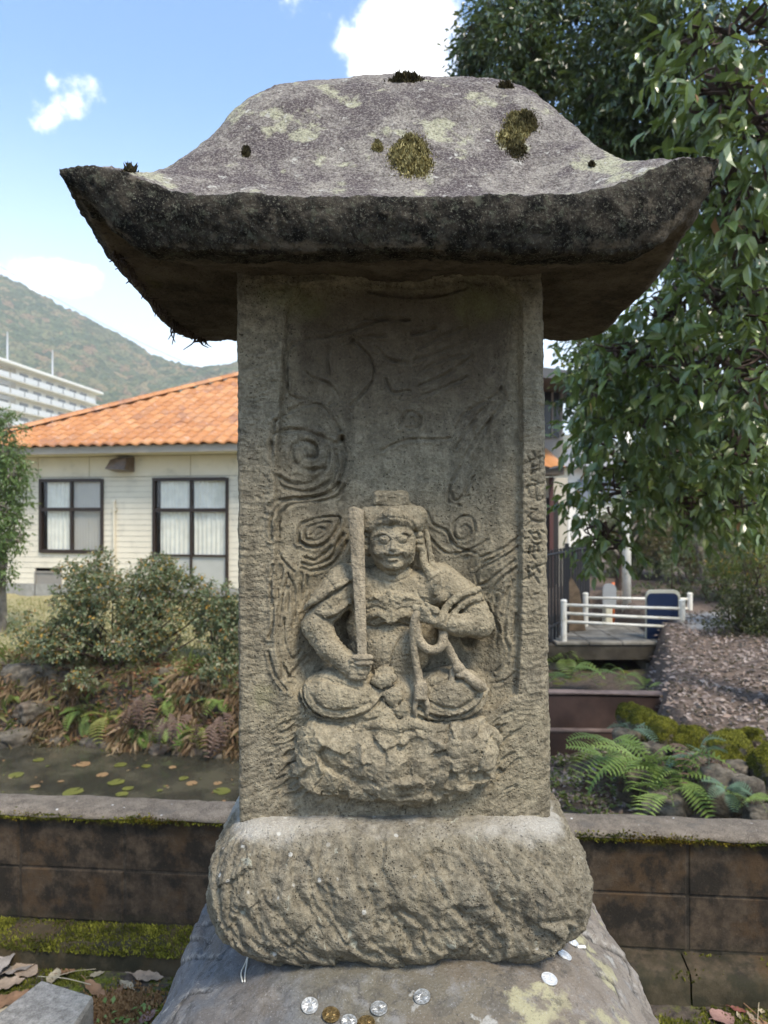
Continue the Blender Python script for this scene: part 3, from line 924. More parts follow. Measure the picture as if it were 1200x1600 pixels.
def deity():
    s = SDF((448, 755, -22), (792, 1150, 100), 1.22)
    # trunk
    s.ell((612, 985, 14), (72, 96, 34), 0)
    s.ell((612, 945, 22), (60, 50, 30), 10)
    s.cap((548, 922, 12), (682, 920, 12), 30, 30, 14)
    s.ell((616, 1018, 34), (56, 44, 26), 8)
    # head, hair
    s.cap((614, 880, 24), (614, 905, 20), 25, 30, 6)
    s.ell((613, 812, 20), (46, 34, 36), 3)
    s.ell((613, 846, 32), (37, 44, 36), 2); s.ell((613, 866, 34), (33, 27, 29), 8)
    s.cap((576, 822, 40), (613, 806, 60), 10, 12, 4); s.cap((613, 806, 60), (650, 818, 42), 12, 10, 4)
    s.cap((574, 808, 34), (653, 806, 34), 15, 15, 6)
    s.rbox((611, 780, 24), (28, 13, 20), 7, 2.5)
    for i, yy in enumerate((826, 836, 846, 856)):
        s.ell((573 - .5 * i, yy, 30), (8, 6.2, 10), 1.2); s.ell((654 + .5 * i, yy, 30), (8, 6.2, 10), 1.2)
    s.ell((575, 862, 26), (7, 8, 8), 2)
    s.path([(656, 838, 28), (661, 862, 30), (664, 884, 36), (676, 898, 42), (690, 905, 42)], 5.5, 2)
    s.path([(667, 830, 20), (672, 862, 22), (676, 885, 28)], 4, 2)
    # face
    s.ell((600, 842, 60), (9.5, 7.5, 7), 2.5); s.ell((628, 841, 60), (9.5, 7.5, 7), 2.5)
    s.ell((600, 842, 64.5), (4.6, 4.2, 3.4), .6); s.ell((628, 841, 64.5), (4.6, 4.2, 3.4), .6)
    s.path([(586, 836, 57), (597, 832, 64), (609, 838, 67)], 1.8, 2.5); s.path([(619, 838, 67), (630, 831, 63), (641, 834, 56)], 1.8, 2.5)
    s.cap((614, 840, 65), (614.3, 855, 71), 2.6, 5.2, 3)
    s.ell((608.5, 857, 67), (4.4, 3.2, 4.4), 1.6); s.ell((620, 857, 67), (4.4, 3.2, 4.4), 1.6)
    s.ell((594, 860, 57), (11, 9, 8), 5); s.ell((635, 860, 56), (11, 9, 8), 5)
    s.path([(592, 862, 60), (602, 861, 67), (614, 863, 69), (626, 861, 66), (638, 861, 58)], 2.0, 2)
    s.cut_ell((614, 868, 70), (8, 1.7, 4), 1)
    s.ell((614, 872.5, 66), (8, 2.6, 4), 1.4)
    s.ell((614, 881, 58), (15, 8, 8), 5)
    ring = lambda cx, cy, r, q: [(cx + r * math.cos(t), cy + q * math.sin(t)) for t in np.linspace(0, 6.283, 14)]
    s.strokes(ring(600, 842, 8.6, 7.4), 1.3, 1.9, 3); s.strokes(ring(628, 841, 8.6, 7.4), 1.3, 1.9, 3)
    s.strokes([(581, 841), (591, 840)], 1.2, 1.4); s.strokes([(637, 839), (646, 838)], 1.2, 1.4); s.strokes([(609, 843), (619, 842)], 1.2, 1.2)
    s.strokes([(600, 865), (606, 868), (614, 867), (622, 868), (628, 864)], 1.1, 1.6)
    s.strokes([(580, 868), (588, 886), (602, 896), (614, 899), (628, 895), (642, 882)], 1.8, 2.6)
    s.strokes([(572, 884), (590, 903), (614, 909), (640, 900), (656, 884)], 2.0, 2.2)
    s.strokes([(573, 830), (585, 815), (613, 808), (640, 814), (649, 826)], 1.6, 1.8)
    s.strokes([(583, 789), (612, 791), (641, 788)], 1.4, 2.4)
    for x in np.linspace(574, 652, 11):
        s.strokes([(x, 797), (x + (x - 613) * .05, 812)], 1.1, .8)
    # arm with the sword (left in the picture)
    s.cap((540, 914, 20), (512, 944, 32), 33, 29, 8)
    s.cap((506, 950, 34), (496, 978, 42), 23, 23, 3)
    s.cap((496, 980, 42), (516, 1008, 54), 23, 20, 4); s.cap((516, 1008, 54), (545, 1030, 66), 20, 16, 4)
    s.ell((557, 1035, 68), (24, 19, 16), 4)
    for i, yy in enumerate((1024, 1032, 1040, 1047)):
        s.cap((552, yy, 80), (573 - i, yy + 1, 80), 5.2, 4.8, 1.5)
    s.cap((549, 1024, 74), (562, 1018, 80), 5.5, 4.5, 1.5)
    s.path([(479, 952, 40), (488, 940, 56), (516, 922, 62), (547, 906, 52)], 5, 3)
    s.path([(492, 950, 50), (514, 956, 60), (538, 946, 56), (548, 938, 46)], 4.5, 3)
    s.strokes([(477, 956), (490, 946), (520, 926), (548, 908)], 2.0, 4.0)
    s.strokes([(494, 957), (514, 964), (532, 956), (546, 944)], 2.0, 3.4)
    s.strokes([(506, 900), (520, 912), (528, 926)], 2.4, 1.8); s.strokes([(560, 905), (552, 930), (556, 958)], 2.2, 2.6)
    s.strokes([(543, 962), (530, 976), (532, 992), (545, 1004)], 5, 5)
    # arm with the rope (right in the picture)
    s.cap((688, 912, 20), (724, 934, 34), 32, 27, 8)
    s.cap((735, 944, 36), (748, 972, 44), 24, 22, 4)
    s.cap((748, 974, 46), (712, 972, 62), 22, 17, 4); s.cap((712, 972, 62), (684, 963, 72), 17, 14, 4)
    s.ell((668, 956, 74), (22, 13, 12), 4, rot=18)
    for i, (dx, dy) in enumerate(((0, 0), (3, 6), (6, 12), (10, 17))):
        s.cap((664 + dx, 947 + dy, 84), (647 + dx * .8, 943 + dy, 79), 5.4 - .3 * i, 4.6 - .3 * i, 1.5)
        s.cap((647 + dx * .8, 943 + dy, 79), (650 + dx * .8, 947 + dy, 70), 4.6 - .3 * i, 4.2, 1.5)
    s.cap((678, 948, 84), (660, 938, 82), 5.5, 4.6, 1.5)
    s.path([(690, 962, 62), (697, 944, 62), (720, 925, 62), (745, 920, 48)], 5, 3)
    s.path([(706, 955, 62), (722, 938, 64), (748, 930, 54)], 4.6, 3)
    s.ell((689, 930, 48), (10, 11, 10), 3)
    s.strokes([(692, 968), (702, 950), (724, 932), (748, 926)], 2.0, 3.6)
    s.strokes([(710, 960), (726, 946), (752, 938)], 2.0, 3.2)
    s.strokes([(655, 905), (652, 925), (662, 940)], 2.2, 2.6); s.strokes([(688, 896), (672, 906), (660, 914)], 2.2, 2.4)
    s.strokes([(700, 895), (692, 920), (678, 934)], 2.2, 2.2)
    # scarf, belt and bow on the chest
    s.ell((610, 945, 30), (44, 30, 28), 8)
    for k_ in range(6):
        an = R(60 * k_ + 20)
        s.ell((611 + 10 * math.cos(an), 934 + 8 * math.sin(an), 55.5), (6.5, 4.6, 4.0), 1.2, rot=60 * k_ + 20)
    s.ell((611, 934, 58.5), (4.4, 4.4, 3.2), .6)
    s.path([(600, 937, 55), (589, 930, 54), (578, 934, 49)], 3, 2.5); s.path([(622, 934, 55), (634, 931, 53), (645, 934, 47)], 3, 2.5)
    s.rbox((611, 962, 57), (11, 11, 4), 2, 2, rot=42)
    s.path([(574, 962, 48), (590, 956, 55), (603, 958, 57)], 4, 3); s.path([(648, 962, 46), (634, 957, 53), (620, 958, 57)], 4, 3)
    s.strokes([(570, 975), (584, 979), (598, 976), (612, 972), (628, 974), (646, 980)], 2.6, 6.0)
    s.strokes([(574, 950), (590, 946), (602, 950)], 1.5, 2.4); s.strokes([(648, 950), (634, 947), (620, 950)], 1.5, 2.4)
    s.strokes([(578, 968), (592, 963), (602, 966)], 1.5, 2.0)
    s.strokes([(630, 988), (620, 1004), (612, 1022), (608, 1040)], 2.0, 3.0)
    s.strokes([(575, 990), (572, 1010), (578, 1030)], 2.2, 2.0); s.strokes([(596, 1000), (594, 1030)], 2.2, 1.4)
    # crossed legs under the robe
    s.ell((536, 1083, 40), (66, 42, 46), 9); s.ell((704, 1082, 38), (60, 40, 44), 9)
    s.ell((618, 1094, 36), (70, 42, 36), 12)
    s.cap((545, 1088, 60), (610, 1112, 62), 22, 16, 8); s.cap((700, 1088, 58), (640, 1110, 62), 22, 16, 8)
    for c in ([(473, 1066), (480, 1090), (503, 1110), (540, 1114), (578, 1100), (602, 1078)], [(470, 1082), (481, 1104), (508, 1123), (546, 1127), (588, 1112)],
              [(652, 1094), (680, 1110), (716, 1108), (744, 1092), (757, 1066)], [(648, 1106), (684, 1122), (724, 1119), (752, 1102), (763, 1080)]):
        s.strokes(c, 2.2, 5.0)
        s.strokes([(x, y - 5.5) for x, y in c], 2.4, -2.4)
    s.strokes([(488, 1060), (500, 1054), (530, 1058), (560, 1068)], 2, 3); s.strokes([(672, 1066), (700, 1054), (728, 1050), (748, 1060)], 2, 3)
    s.strokes([(490, 1078), (506, 1094), (540, 1099), (580, 1088)], 2.4, 3.0); s.strokes([(668, 1086), (694, 1096), (724, 1092), (744, 1074)], 2.4, 2.6)
    s.strokes([(500, 1090), (530, 1100), (570, 1088)], 3.0, 1.6); s.strokes([(680, 1092), (712, 1096), (738, 1080)], 3.0, 1.6)
    # leaf-ended sash and the spread hem
    s.ell((599, 1056, 68), (20, 13, 7), 2, rot=-8); s.ell((613, 1079, 72), (16, 15, 6), 2, rot=-35); s.ell((628, 1099, 74), (17, 12, 6), 2, rot=-15); s.path([(588, 1046, 60), (600, 1040, 62), (612, 1044, 60)], 4, 4)
    s.strokes([(582, 1062), (594, 1069), (610, 1066), (618, 1058)], 1.6, 3.2); s.strokes([(600, 1080), (606, 1092), (618, 1096), (626, 1086)], 1.6, 3.2)
    s.strokes([(614, 1100), (622, 1112), (636, 1114), (644, 1104)], 1.6, 3.0)
    s.path([(560, 1126, 66), (590, 1120, 74), (618, 1126, 76), (640, 1118, 76), (672, 1128, 72), (700, 1130, 60)], 7, 5)
    s.path([(578, 1136, 70), (600, 1131, 76), (626, 1138, 78), (655, 1134, 76), (690, 1140, 66)], 5, 4)
    v, q = s.mesh()
    v = relax(v, q, 1, .45)
    wv = relief(v)
    wv0 = wv; wv = rough(wv, q, [(48, .0009, 3), (160, .0006, 3), (380, .00035, 2)])
    fm = np.exp(-(((v[:, 0] - 613) / 36) ** 2 + ((v[:, 1] - 850) / 40) ** 2) ** 2)[:, None] * .72; wv = wv * (1 - fm) + wv0 * fm
    pit = smooth(.42, .6, fbm(wv, 130, 2)); wv = wv - vnormals(wv, q) * (.0012 * pit)[:, None]
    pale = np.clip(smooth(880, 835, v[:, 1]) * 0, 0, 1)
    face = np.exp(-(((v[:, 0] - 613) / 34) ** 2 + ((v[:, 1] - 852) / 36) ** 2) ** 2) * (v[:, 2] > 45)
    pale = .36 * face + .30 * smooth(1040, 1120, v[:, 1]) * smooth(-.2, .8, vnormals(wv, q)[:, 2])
    return wv, q, pale
v, q, pale = deity()
fig = obj("carved_deity", v, q, M['figure'], stele, attrs={'pale': pale})
tag(fig, "seated deity carved in high relief holding a sword and a rope")

def sword():
    s = SDF((535, 780, 40), (600, 1060, 100), 1.1)
    sl, x, y, z = s.sub((535, 780, 40), (600, 1030, 100))
    t = np.clip((y - 793) / 225, 0, 1)
    xx = np.abs(x - (556.5 + 11 * t)); zz = z - (54 + 28 * t)
    wd = 12.3 - 5.6 * t
    hb = 7.5 - 2.2 * t - .33 * np.maximum(0, xx - 2)           # flat face with chamfered edges
    top_ = 791.5 + .35 * np.abs(x - 553)
    q = [xx - wd + 1.2 + 0 * z, np.abs(zz) - hb + 1.2, np.maximum(top_ - y, y - 1018) + 1.2 + 0 * z]
    d = np.sqrt(sum(np.maximum(k_, 0) ** 2 for k_ in q)) + np.minimum(np.maximum(np.maximum(q[0], q[1]), q[2]), 0) - 1.2
    s.join(sl, d.astype(np.float32), 0)
    s.ell((568, 1018, 82), (17, 5.5, 9), 2); s.ell((569, 1026, 82), (15, 5, 9), 2)
    v, q = s.mesh()
    return rough(relief(relax(v, q, 1)), q, [(80, .0006, 3), (260, .0004, 2)]), q
v, q = sword(); obj("sword", v, q, M['rope'], fig)

def rope():
    s = SDF((628, 935, 20), (772, 1125, 105), 1.1)
    s.path([(650, 952, 80), (645, 968, 80), (645, 1000, 74), (650, 1036, 72), (655, 1058, 78)], [6.2, 6.0, 5.4, 6], 1.5)
    s.rbox((655, 1070, 82), (10, 13, 8), 5, 2); s.rbox((656, 1058, 81), (8, 5, 8), 3, 2)
    s.path([(649, 1080, 82), (646, 1094, 82), (648, 1106, 80)], [4, 3.2, 2.4], 1.5); s.path([(662, 1080, 82), (666, 1094, 82), (664, 1106, 80)], [4, 3.2, 2.4], 1.5)
    s.cut_ell((656, 1084, 88), (6, 4, 7), 1.5)
    s.path([(648, 958, 78), (650, 982, 76), (658, 1000, 76), (672, 1008, 76), (685, 1004, 74), (690, 990, 70), (690, 976, 66)], 6.6, 1.5)
    s.path([(688, 988, 70), (700, 1012, 66), (712, 1034, 68), (728, 1050, 72), (748, 1064, 74)], [5.6, 6.4, 7.4, 8.2], 1.5)
    s.ell((713, 1036, 72), (9, 8, 8), 1.5); s.ell((716, 1046, 72), (8, 6, 8), 1.5)
    s.path([(706, 1040, 64), (700, 1064, 72), (690, 1076, 78)], [5, 4, 3], 1.5)
    v, q = s.mesh()
    return rough(relief(relax(v, q, 1)), q, [(80, .0007, 3), (260, .0004, 2)]), q
v, q = rope(); obj("rope", v, q, M['rope'], fig)

def rock_seat():
    s = SDF((438, 1086, -12), (802, 1278, 108), 1.6)
    s.rbox((620, 1174, 20), (150, 56, 64), 26, 0)
    s.ell((520, 1168, 40), (62, 52, 48), 14); s.ell((722, 1160, 38), (56, 46, 50), 14); s.ell((618, 1190, 46), (84, 60, 50), 14)
    s.ell((640, 1226, 44), (60, 28, 44), 8); s.ell((540, 1214, 30), (56, 26, 44), 8)
    s.cut_ell((470, 1252, 40), (56, 36, 60), 12); s.cut_ell((760, 1246, 40), (60, 42, 60), 12)
    s.cut_ell((745, 1196, 96), (46, 16, 20), 6); s.cut_ell((566, 1206, 98), (24, 12, 16), 5)
    v, q = s.mesh()
    v = relax(v, q, 2)
    wv = relief(v)
    n = vnormals(wv, q)
    topf = smooth(1108, 1136, v[:, 1])
    d = .0052 * fbm(wv, 17, 2) + .0046 * fbm(wv, 38, 3, ridged=True) * 0.7 + .0016 * fbm(wv, 110, 3)
    d = .6 * d + facets(wv, 260, .22, 5)
    v2 = wv + n * (d * (.2 + .8 * topf))[:, None]
    v2 = relax(v2, q, 1, .35)
    n = vnormals(v2, q)
    return v2 + n * (.0006 * fbm(v2, 300, 2))[:, None], q
v, q = rock_seat(); obj("rock_seat", v, q, M['figure'], stele, attrs={'pale': .1 + 0 * v[:, 0]})

# ---- roof stone
def roof():
    cx, cy, hw, hd = 0.0080, 1.245, 0.407, 0.398
    N = 250
    t = np.linspace(-1, 1, N)
    t = np.sign(t) * (1 - (1 - np.abs(t)) ** 1.08)
    V_, U_ = np.meshgrid(t, t, indexing='ij')
    gt = spline(np.array([(0, .727), (.11, .715), (.26, .685), (.40, .654), (.47, .630), (.53, .597), (.60, .545), (.68, .492), (.78, .449), (.9, .428), (1.0, .414), (1.05, .41)]), 10)
    def top(u, v):
        p = 5.0
        ud = np.abs(u - .025 * (1 - u * u)) * np.where(u > 0, .955, .985)
        r = (ud ** p + np.abs(v) ** p) ** (1 / p) * 2 ** (-1 / p)
        z = np.interp(r, gt[:, 0], gt[:, 1])
        mx, mn = np.maximum(np.abs(u), np.abs(v)), np.minimum(np.abs(u), np.abs(v))
        e = smooth(.35, 1.0, mx) * (1 - smooth(.52, 1.0, mn / (mx + 1e-6)))
        z = z - .052 * e
        return z + .014 * smooth(.3, 1, u) * smooth(.3, 1, mn) + .030 * np.exp(-((u / .17) ** 2 + ((v - .02) / .17) ** 2) ** 3)
    def bot(u, v):
        mx, mn = np.maximum(np.abs(u), np.abs(v)), np.minimum(np.abs(u), np.abs(v))
        fr_ = smooth(-.12, .12, -v - np.abs(u))
        side_ = .066 * mn ** 1.6 + .012 * smooth(.2, 1, v)
        front_ = .068 * smooth(.78, 1.04, mn)
        return .338 - .018 * smooth(.55, 1, mx) + (fr_ * front_ + (1 - fr_) * side_) * (1 - .28 * smooth(0, 1, u) * (v < 0))
    def plan(u, v, k=1.0):
        c = np.sqrt(1 - .035 * (u * v) ** 6)
        bow = 1 - .012 * (1 - v ** 2) * np.abs(u) - .012 * (1 - u ** 2) * np.abs(v)
        return cx + hw * u * c * k * bow, cy + hd * v * c * k * bow
    X, Y = plan(U_, V_); Z = top(U_, V_)
    X2, Y2 = plan(U_, V_, .942); Z2 = bot(U_, V_)
    # the right front corner is broken off
    A = np.stack([X, Y, CAM_Z + Z], -1).reshape(-1, 3)
    B = np.stack([X2, Y2, CAM_Z + Z2], -1).reshape(-1, 3)
    ia = np.arange(N * N).reshape(N, N)
    qa = np.stack([ia[:-1, :-1], ia[:-1, 1:], ia[1:, 1:], ia[1:, :-1]], -1).reshape(-1, 4)
    qb = qa[:, ::-1] + N * N
    per = np.concatenate([ia[0, :-1], ia[:-1, -1], ia[-1, :0:-1], ia[:0:-1, 0]])
    m = len(per)
    rows = 14
    rv, base = [], 2 * N * N
    pa, pb = A[per], B[per]
    out = pa - np.array([cx, cy, 0]); out[:, 2] = 0; out /= np.linalg.norm(out, axis=1)[:, None]
    for i in range(1, rows):
        k = i / rows
        rv.append(pa * (1 - k) + pb * k + out * (.010 * math.sin(math.pi * min(1, k * 1.0)) ** .7 + .006 * (1 - k) * k * 4)[..., None] if False else pa * (1 - k) + pb * k + out * (.010 * math.sin(math.pi * k) ** .8))
    VV = np.concatenate([A, B] + rv)
    def row(i):
        return per if i == 0 else per + N * N if i == rows else base + (i - 1) * m + np.arange(m)
    qr = []
    for i in range(rows):
        a, b = row(i), row(i + 1)
        qr.append(np.stack([a, b, np.roll(b, -1), np.roll(a, -1)], -1))
    Q = np.concatenate([qa, qb] + qr)
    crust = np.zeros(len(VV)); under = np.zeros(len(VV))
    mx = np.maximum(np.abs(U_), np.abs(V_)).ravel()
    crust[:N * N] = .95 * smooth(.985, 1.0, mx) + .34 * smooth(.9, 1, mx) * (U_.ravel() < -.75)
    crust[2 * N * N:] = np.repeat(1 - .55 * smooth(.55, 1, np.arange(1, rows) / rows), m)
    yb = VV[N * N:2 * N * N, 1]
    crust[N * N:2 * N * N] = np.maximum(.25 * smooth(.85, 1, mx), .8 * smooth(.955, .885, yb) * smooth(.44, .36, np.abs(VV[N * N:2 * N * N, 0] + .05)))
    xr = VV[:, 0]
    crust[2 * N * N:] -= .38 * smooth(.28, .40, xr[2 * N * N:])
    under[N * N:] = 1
    VV = relax(VV, Q, 2, .5)
    n = vnormals(VV, Q)
    isrim = np.zeros(len(VV)); isrim[2 * N * N:] = 1; isrim[:N * N] = smooth(.9, 1, mx); isrim[N * N:2 * N * N] = .5 + .5 * smooth(.85, 1, mx)
    chip = np.exp(-(((VV[:, 0] - .416) / .022) ** 2 + ((VV[:, 1] - .86) / .06) ** 2))
    d = .0042 * fbm(VV, 9, 3) + .0012 * fbm(VV, 45, 3) * (1 + .5 * isrim) + .0010 * fbm(VV, 150, 3) * (1 + 1.0 * isrim) - .006 * chip * (1 + fbm(VV, 40, 2))
    VV = VV + n * d[:, None]
    return VV, Q, crust, under
v, q, cr, un = roof()
roof_t = empty("stone_roof", (0.0075, 1.245, 1.95), "heavy bell shaped stone roof with upturned corners and lichen capping the carved stele", "roof stone")
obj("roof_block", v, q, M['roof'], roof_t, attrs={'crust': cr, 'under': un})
roof_bvh = BVHTree.FromPolygons(v.tolist(), q.tolist())

# ---- plinth with slanting chisel marks
def plinth():
    s = SDF((-.33, .86, .91), (.37, 1.54, 1.22), .0023)
    s.rbox((.0215, 1.205, 1.062), (.274, .270, .122), .088, 0)
    v, q = s.mesh()
    v = relax(v, q, 2)
    n = vnormals(v, q)
    side = smooth(.95, .72, n[:, 2])
    zone = smooth(1.005, 1.05, v[:, 2])
    r = np.random.default_rng(21)
    d = .0026 * fbm(v, 7, 2)
    # slanting strokes of the pick on the front and the ends
    marks = np.zeros(len(v))
    th = np.arctan2(v[:, 0] - .0215, -(v[:, 1] - 1.205))
    along = .0215 + np.where(np.abs(th) < .785, .275 * np.tan(np.clip(th, -.785, .785)), np.sign(th) * (.275 + .40 * (np.abs(th) - .785)))
    arc = v[:, 2] - .03 * np.clip(n[:, 2], 0, 1)
    for k_ in range(400):
        cx_, cz_ = r.uniform(-.5, .54), r.uniform(.975, 1.165)
        an = R(-54 + r.normal(0, 17)); ln = r.uniform(.018, .042); wd = r.uniform(.005, .0085); dp = r.uniform(.35, 1.0)
        dx, dz = along - cx_, arc - cz_
        m = (np.abs(dx) < .06) & (np.abs(dz) < .06)
        t_ = dx[m] * math.cos(an) + dz[m] * math.sin(an); p_ = -dx[m] * math.sin(an) + dz[m] * math.cos(an)
        p_ = p_ + .002 * np.sin(t_ * 90 + k_)
        e_ = np.where(p_ < 0, np.exp(-np.abs(p_ / (.5 * wd)) ** 1.5), np.exp(-np.abs(p_ / (1.7 * wd)) ** 1.5))
        marks[m] = np.maximum(marks[m], dp * e_ * smooth(ln * 1.3, ln * .7, np.abs(t_)))
    d = d - .0125 * marks * side * (1 - .6 * smooth(.62, .85, np.abs(th))) * (.35 + .65 * zone)
    d = d + side * (1.0 - .72 * zone) * facets(v, 620, .14, 8) + side * zone * (.30 * facets(v, 1100, .22, 9) + .0012 * fbm(v, 150, 3))
    d = d + side * (1 - .6 * zone) * .0030 * fbm(v, 26, 3, ridged=True) + .0008 * fbm(v, 85, 3) * (.5 + side)
    v = v + n * d[:, None]
    tp_ = 1 - .36 * smooth(1.055, .945, v[:, 2])
    v[:, 0] = .0215 + (v[:, 0] - .0215) * tp_; v[:, 1] = 1.205 + (v[:, 1] - 1.205) * (.3 + .7 * tp_)
    n2 = vnormals(v, q)
    v = v + n2 * (.0009 * fbm(v, 190, 3) * (.4 + .6 * side))[:, None]
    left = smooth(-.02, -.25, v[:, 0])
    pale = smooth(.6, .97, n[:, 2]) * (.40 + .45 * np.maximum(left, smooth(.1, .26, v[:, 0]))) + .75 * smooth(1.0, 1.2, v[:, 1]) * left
    low_tone = smooth(1.05, .99, v[:, 2]) * .5  # darker towards the bottom of the stone
    return v, q, pale, low_tone
v, q, pa, da = plinth()
plinth_t = empty("base_stone", (0.0215, 1.2, .985), "cushion shaped grey base stone with slanting chisel marks under the carved stele", "base stone")
obj("stone_block", v, q, M['base'], plinth_t, attrs={'pale': pa, 'dark_tone': da})

# ---- boulder
def boulder():
    s = SDF((-.55, .55, .35), (.62, 1.85, 1.09), .0050)
    s.rbox((.040, 1.18, .455), (.412, .52, .552), .30, 0)
    v, q = s.mesh()
    v = relax(v, q, 2)
    n = vnormals(v, q)
    low = smooth(1.0, .93, v[:, 2])
    d = (.016 * fbm(v, 4.2, 3)) * (.2 + .8 * low) + .004 * fbm(v, 16, 3) * (.5 + .5 * low)
    v = v + n * d[:, None]
    n = vnormals(v, q)
    # bedding cracks with raised lips
    cr = np.abs(pnoise(np.stack([v[:, 0] * 3.2 + v[:, 2] * 2.2, v[:, 1] * 3, v[:, 2] * 6.5 + v[:, 0] * 1.2], 1) + .35 * fbm(v, 8, 2)[:, None]))
    d = -.010 * np.exp(-(cr / .03) ** 2) * smooth(.16, .34, np.abs(v[:, 0] - .03)) + .0014 * fbm(v, 60, 3) + .5 * facets(v, 160, .05, 31)
    # split bedding planes with flaking lips on both shoulders
    X_ = 600 + FPX * v[:, 0] / np.maximum(v[:, 1], .3); Y_ = 800 - FPX * (v[:, 2] - CAM_Z) / np.maximum(v[:, 1], .3)
    lip = np.zeros(len(v)); crack = np.zeros(len(v))
    for c, dp, wd in (([(912, 1462), (940, 1476), (968, 1490), (985, 1512), (993, 1548)], .005, 2.6), ([(972, 1440), (992, 1482), (1004, 1522)], .004, 2.6), ([(298, 1450), (318, 1444), (338, 1433)], .004, 2.6), ([(286, 1474), (304, 1470), (328, 1473)], .004, 2.6),
                      ([(262, 1520), (300, 1500), (345, 1496)], .0022, 2.4), ([(930, 1520), (960, 1535), (975, 1570)], .0025, 2.4), ([(268, 1600), (290, 1560), (330, 1548)], .002, 2.4)):
        p = spline(c, 8)
        m = (X_ > p[:, 0].min() - 25) & (X_ < p[:, 0].max() + 25) & (Y_ > p[:, 1].min() - 25) & (Y_ < p[:, 1].max() + 25) & (v[:, 1] < 1.3) & (n[:, 1] < .6)
        dd = line_dist(X_[m], Y_[m], p) * (1 + .5 * fbm(v[m], 40, 2))
        d[m] -= dp * np.exp(-(dd / wd) ** 2)
        up_ = line_dist(X_[m], Y_[m] + 4.5, p) * (1 + .6 * fbm(v[m], 55, 2))
        d[m] += .22 * dp * np.exp(-(up_ / (1.0 * wd)) ** 2)
        lip[m] = np.maximum(lip[m], .7 * np.exp(-(up_ / (.9 * wd)) ** 2)); crack[m] = np.maximum(crack[m], .9 * np.exp(-(dd / (.55 * wd)) ** 2))
    return v + n * d[:, None], q, lip, crack
v, q, lip, crk = boulder()
bt = empty("boulder", (0.035, 1.18, 0), "large rounded blue grey and tan boulder carrying the base stone and the coins", "boulder")
obj("rock", v, q, M['boulder'], bt, attrs={'lip': lip, 'crack': crk})
boulder_bvh = BVHTree.FromPolygons(v.tolist(), q.tolist())

def ray(bvh, px, py):
    d = Vector(((px - 600) / FPX, 1.0, (800 - py) / FPX)).normalized()
    hit, nrm, i, dist = bvh.ray_cast(Vector((0, 0, CAM_Z)), d)
    return hit, nrm

# ------------------------------------------------------------------ terrain, pond, channel
POND = [(-14, 2.55), (-14, 7.6), (-4.5, 7.0), (-3.4, 6.85), (-2.6, 6.75), (-1.9, 6.6), (-1.2, 6.45), (.2, 6.4), (1.15, 6.6), (1.5, 7.6), (2.2, 9.4), (2.6, 14), (4.05, 14),
        (3.85, 10.4), (3.15, 8.4), (2.55, 6.9), (2.16, 5.9), (2.12, 5.2), (2.25, 4.5), (2.62, 3.6), (3.3, 2.7), (3.3, 2.0), (-14, 2.0)]
Z_WATER = -0.70
WALL_X0, WALL_Y0, WALL_A = 0.0, 2.522, math.atan(-.084)
def wall_y(x): return WALL_Y0 - .084 * x

def terrain_z(x, y):
    p = np.array(POND + POND[:1], float)
    d = line_dist(x, y, p)
    sd = np.where(inside_poly(x, y, POND), -d, d)
    wdt = np.where(x > 1.7, .26, .95)
    q = np.stack([x.ravel(), y.ravel(), 0 * x.ravel()], 1)
    nz = fbm(q, .9, 4).reshape(x.shape)
    fine = fbm(q, 5, 3).reshape(x.shape)
    z = -.92 * smooth(1, 0, (sd + .12) / (wdt + .12) + .10 * nz)
    near = smooth(30, 12, np.abs(y)) * smooth(25, 12, np.abs(x))
    z = z + near * (.05 * nz + .02 * fine) * smooth(2.6, 3.4, y)
    # litter bank lifts gently to the right, house garden is level
    z = z + smooth(2.4, 6, x) * smooth(4.2, 6.5, y) * .10 * smooth(60, 20, y)
    # silted bed below the weir stands clear of the water
    z = np.maximum(z, np.where((x > 1.05) & (sd < .2), -.74 + .05 * nz + .02 * fine + .12 * smooth(1.5, 2.3, x), -9))
    flat = smooth(.12, .02, y - (wall_y(x) + .05))
    return z * (1 - flat) + flat * (.006 * fine)

def axis(lo, hi, step, far, grow=1.22):
    a = list(np.arange(lo, hi + step / 2, step))
    s, x = step, a[-1]
    while x < far:
        s *= grow; x += s; a.append(x)
    s, x = step, a[0]
    b = []
    while x > -far:
        s *= grow; x -= s; b.append(x)
    return np.array(b[::-1] + a)
gx = axis(-7, 7, .055, 2600); gy = axis(.3, 14, .055, 2600)
GX, GY = np.meshgrid(gx, gy)
GZ = terrain_z(GX, GY)
sh = GX.shape
ia = np.arange(GX.size).reshape(sh)
gq = np.stack([ia[:-1, :-1], ia[:-1, 1:], ia[1:, 1:], ia[1:, :-1]], -1).reshape(-1, 4)
pd = line_dist(GX, GY, np.array(POND + POND[:1], float))
lawn = smooth(.55, 1.1, pd) * ((GX < 1.6) & (GY > 6.5) & ~inside_poly(GX, GY, POND))
litter = ((GX > 1.9) & (GY > 3.2)) * smooth(90, 40, GY) * (~inside_poly(GX, GY, POND))
path = smooth(.8, .6, np.abs(GY - (10.3 + .12 * (GX - 4)))) * smooth(4.1, 4.3, GX)

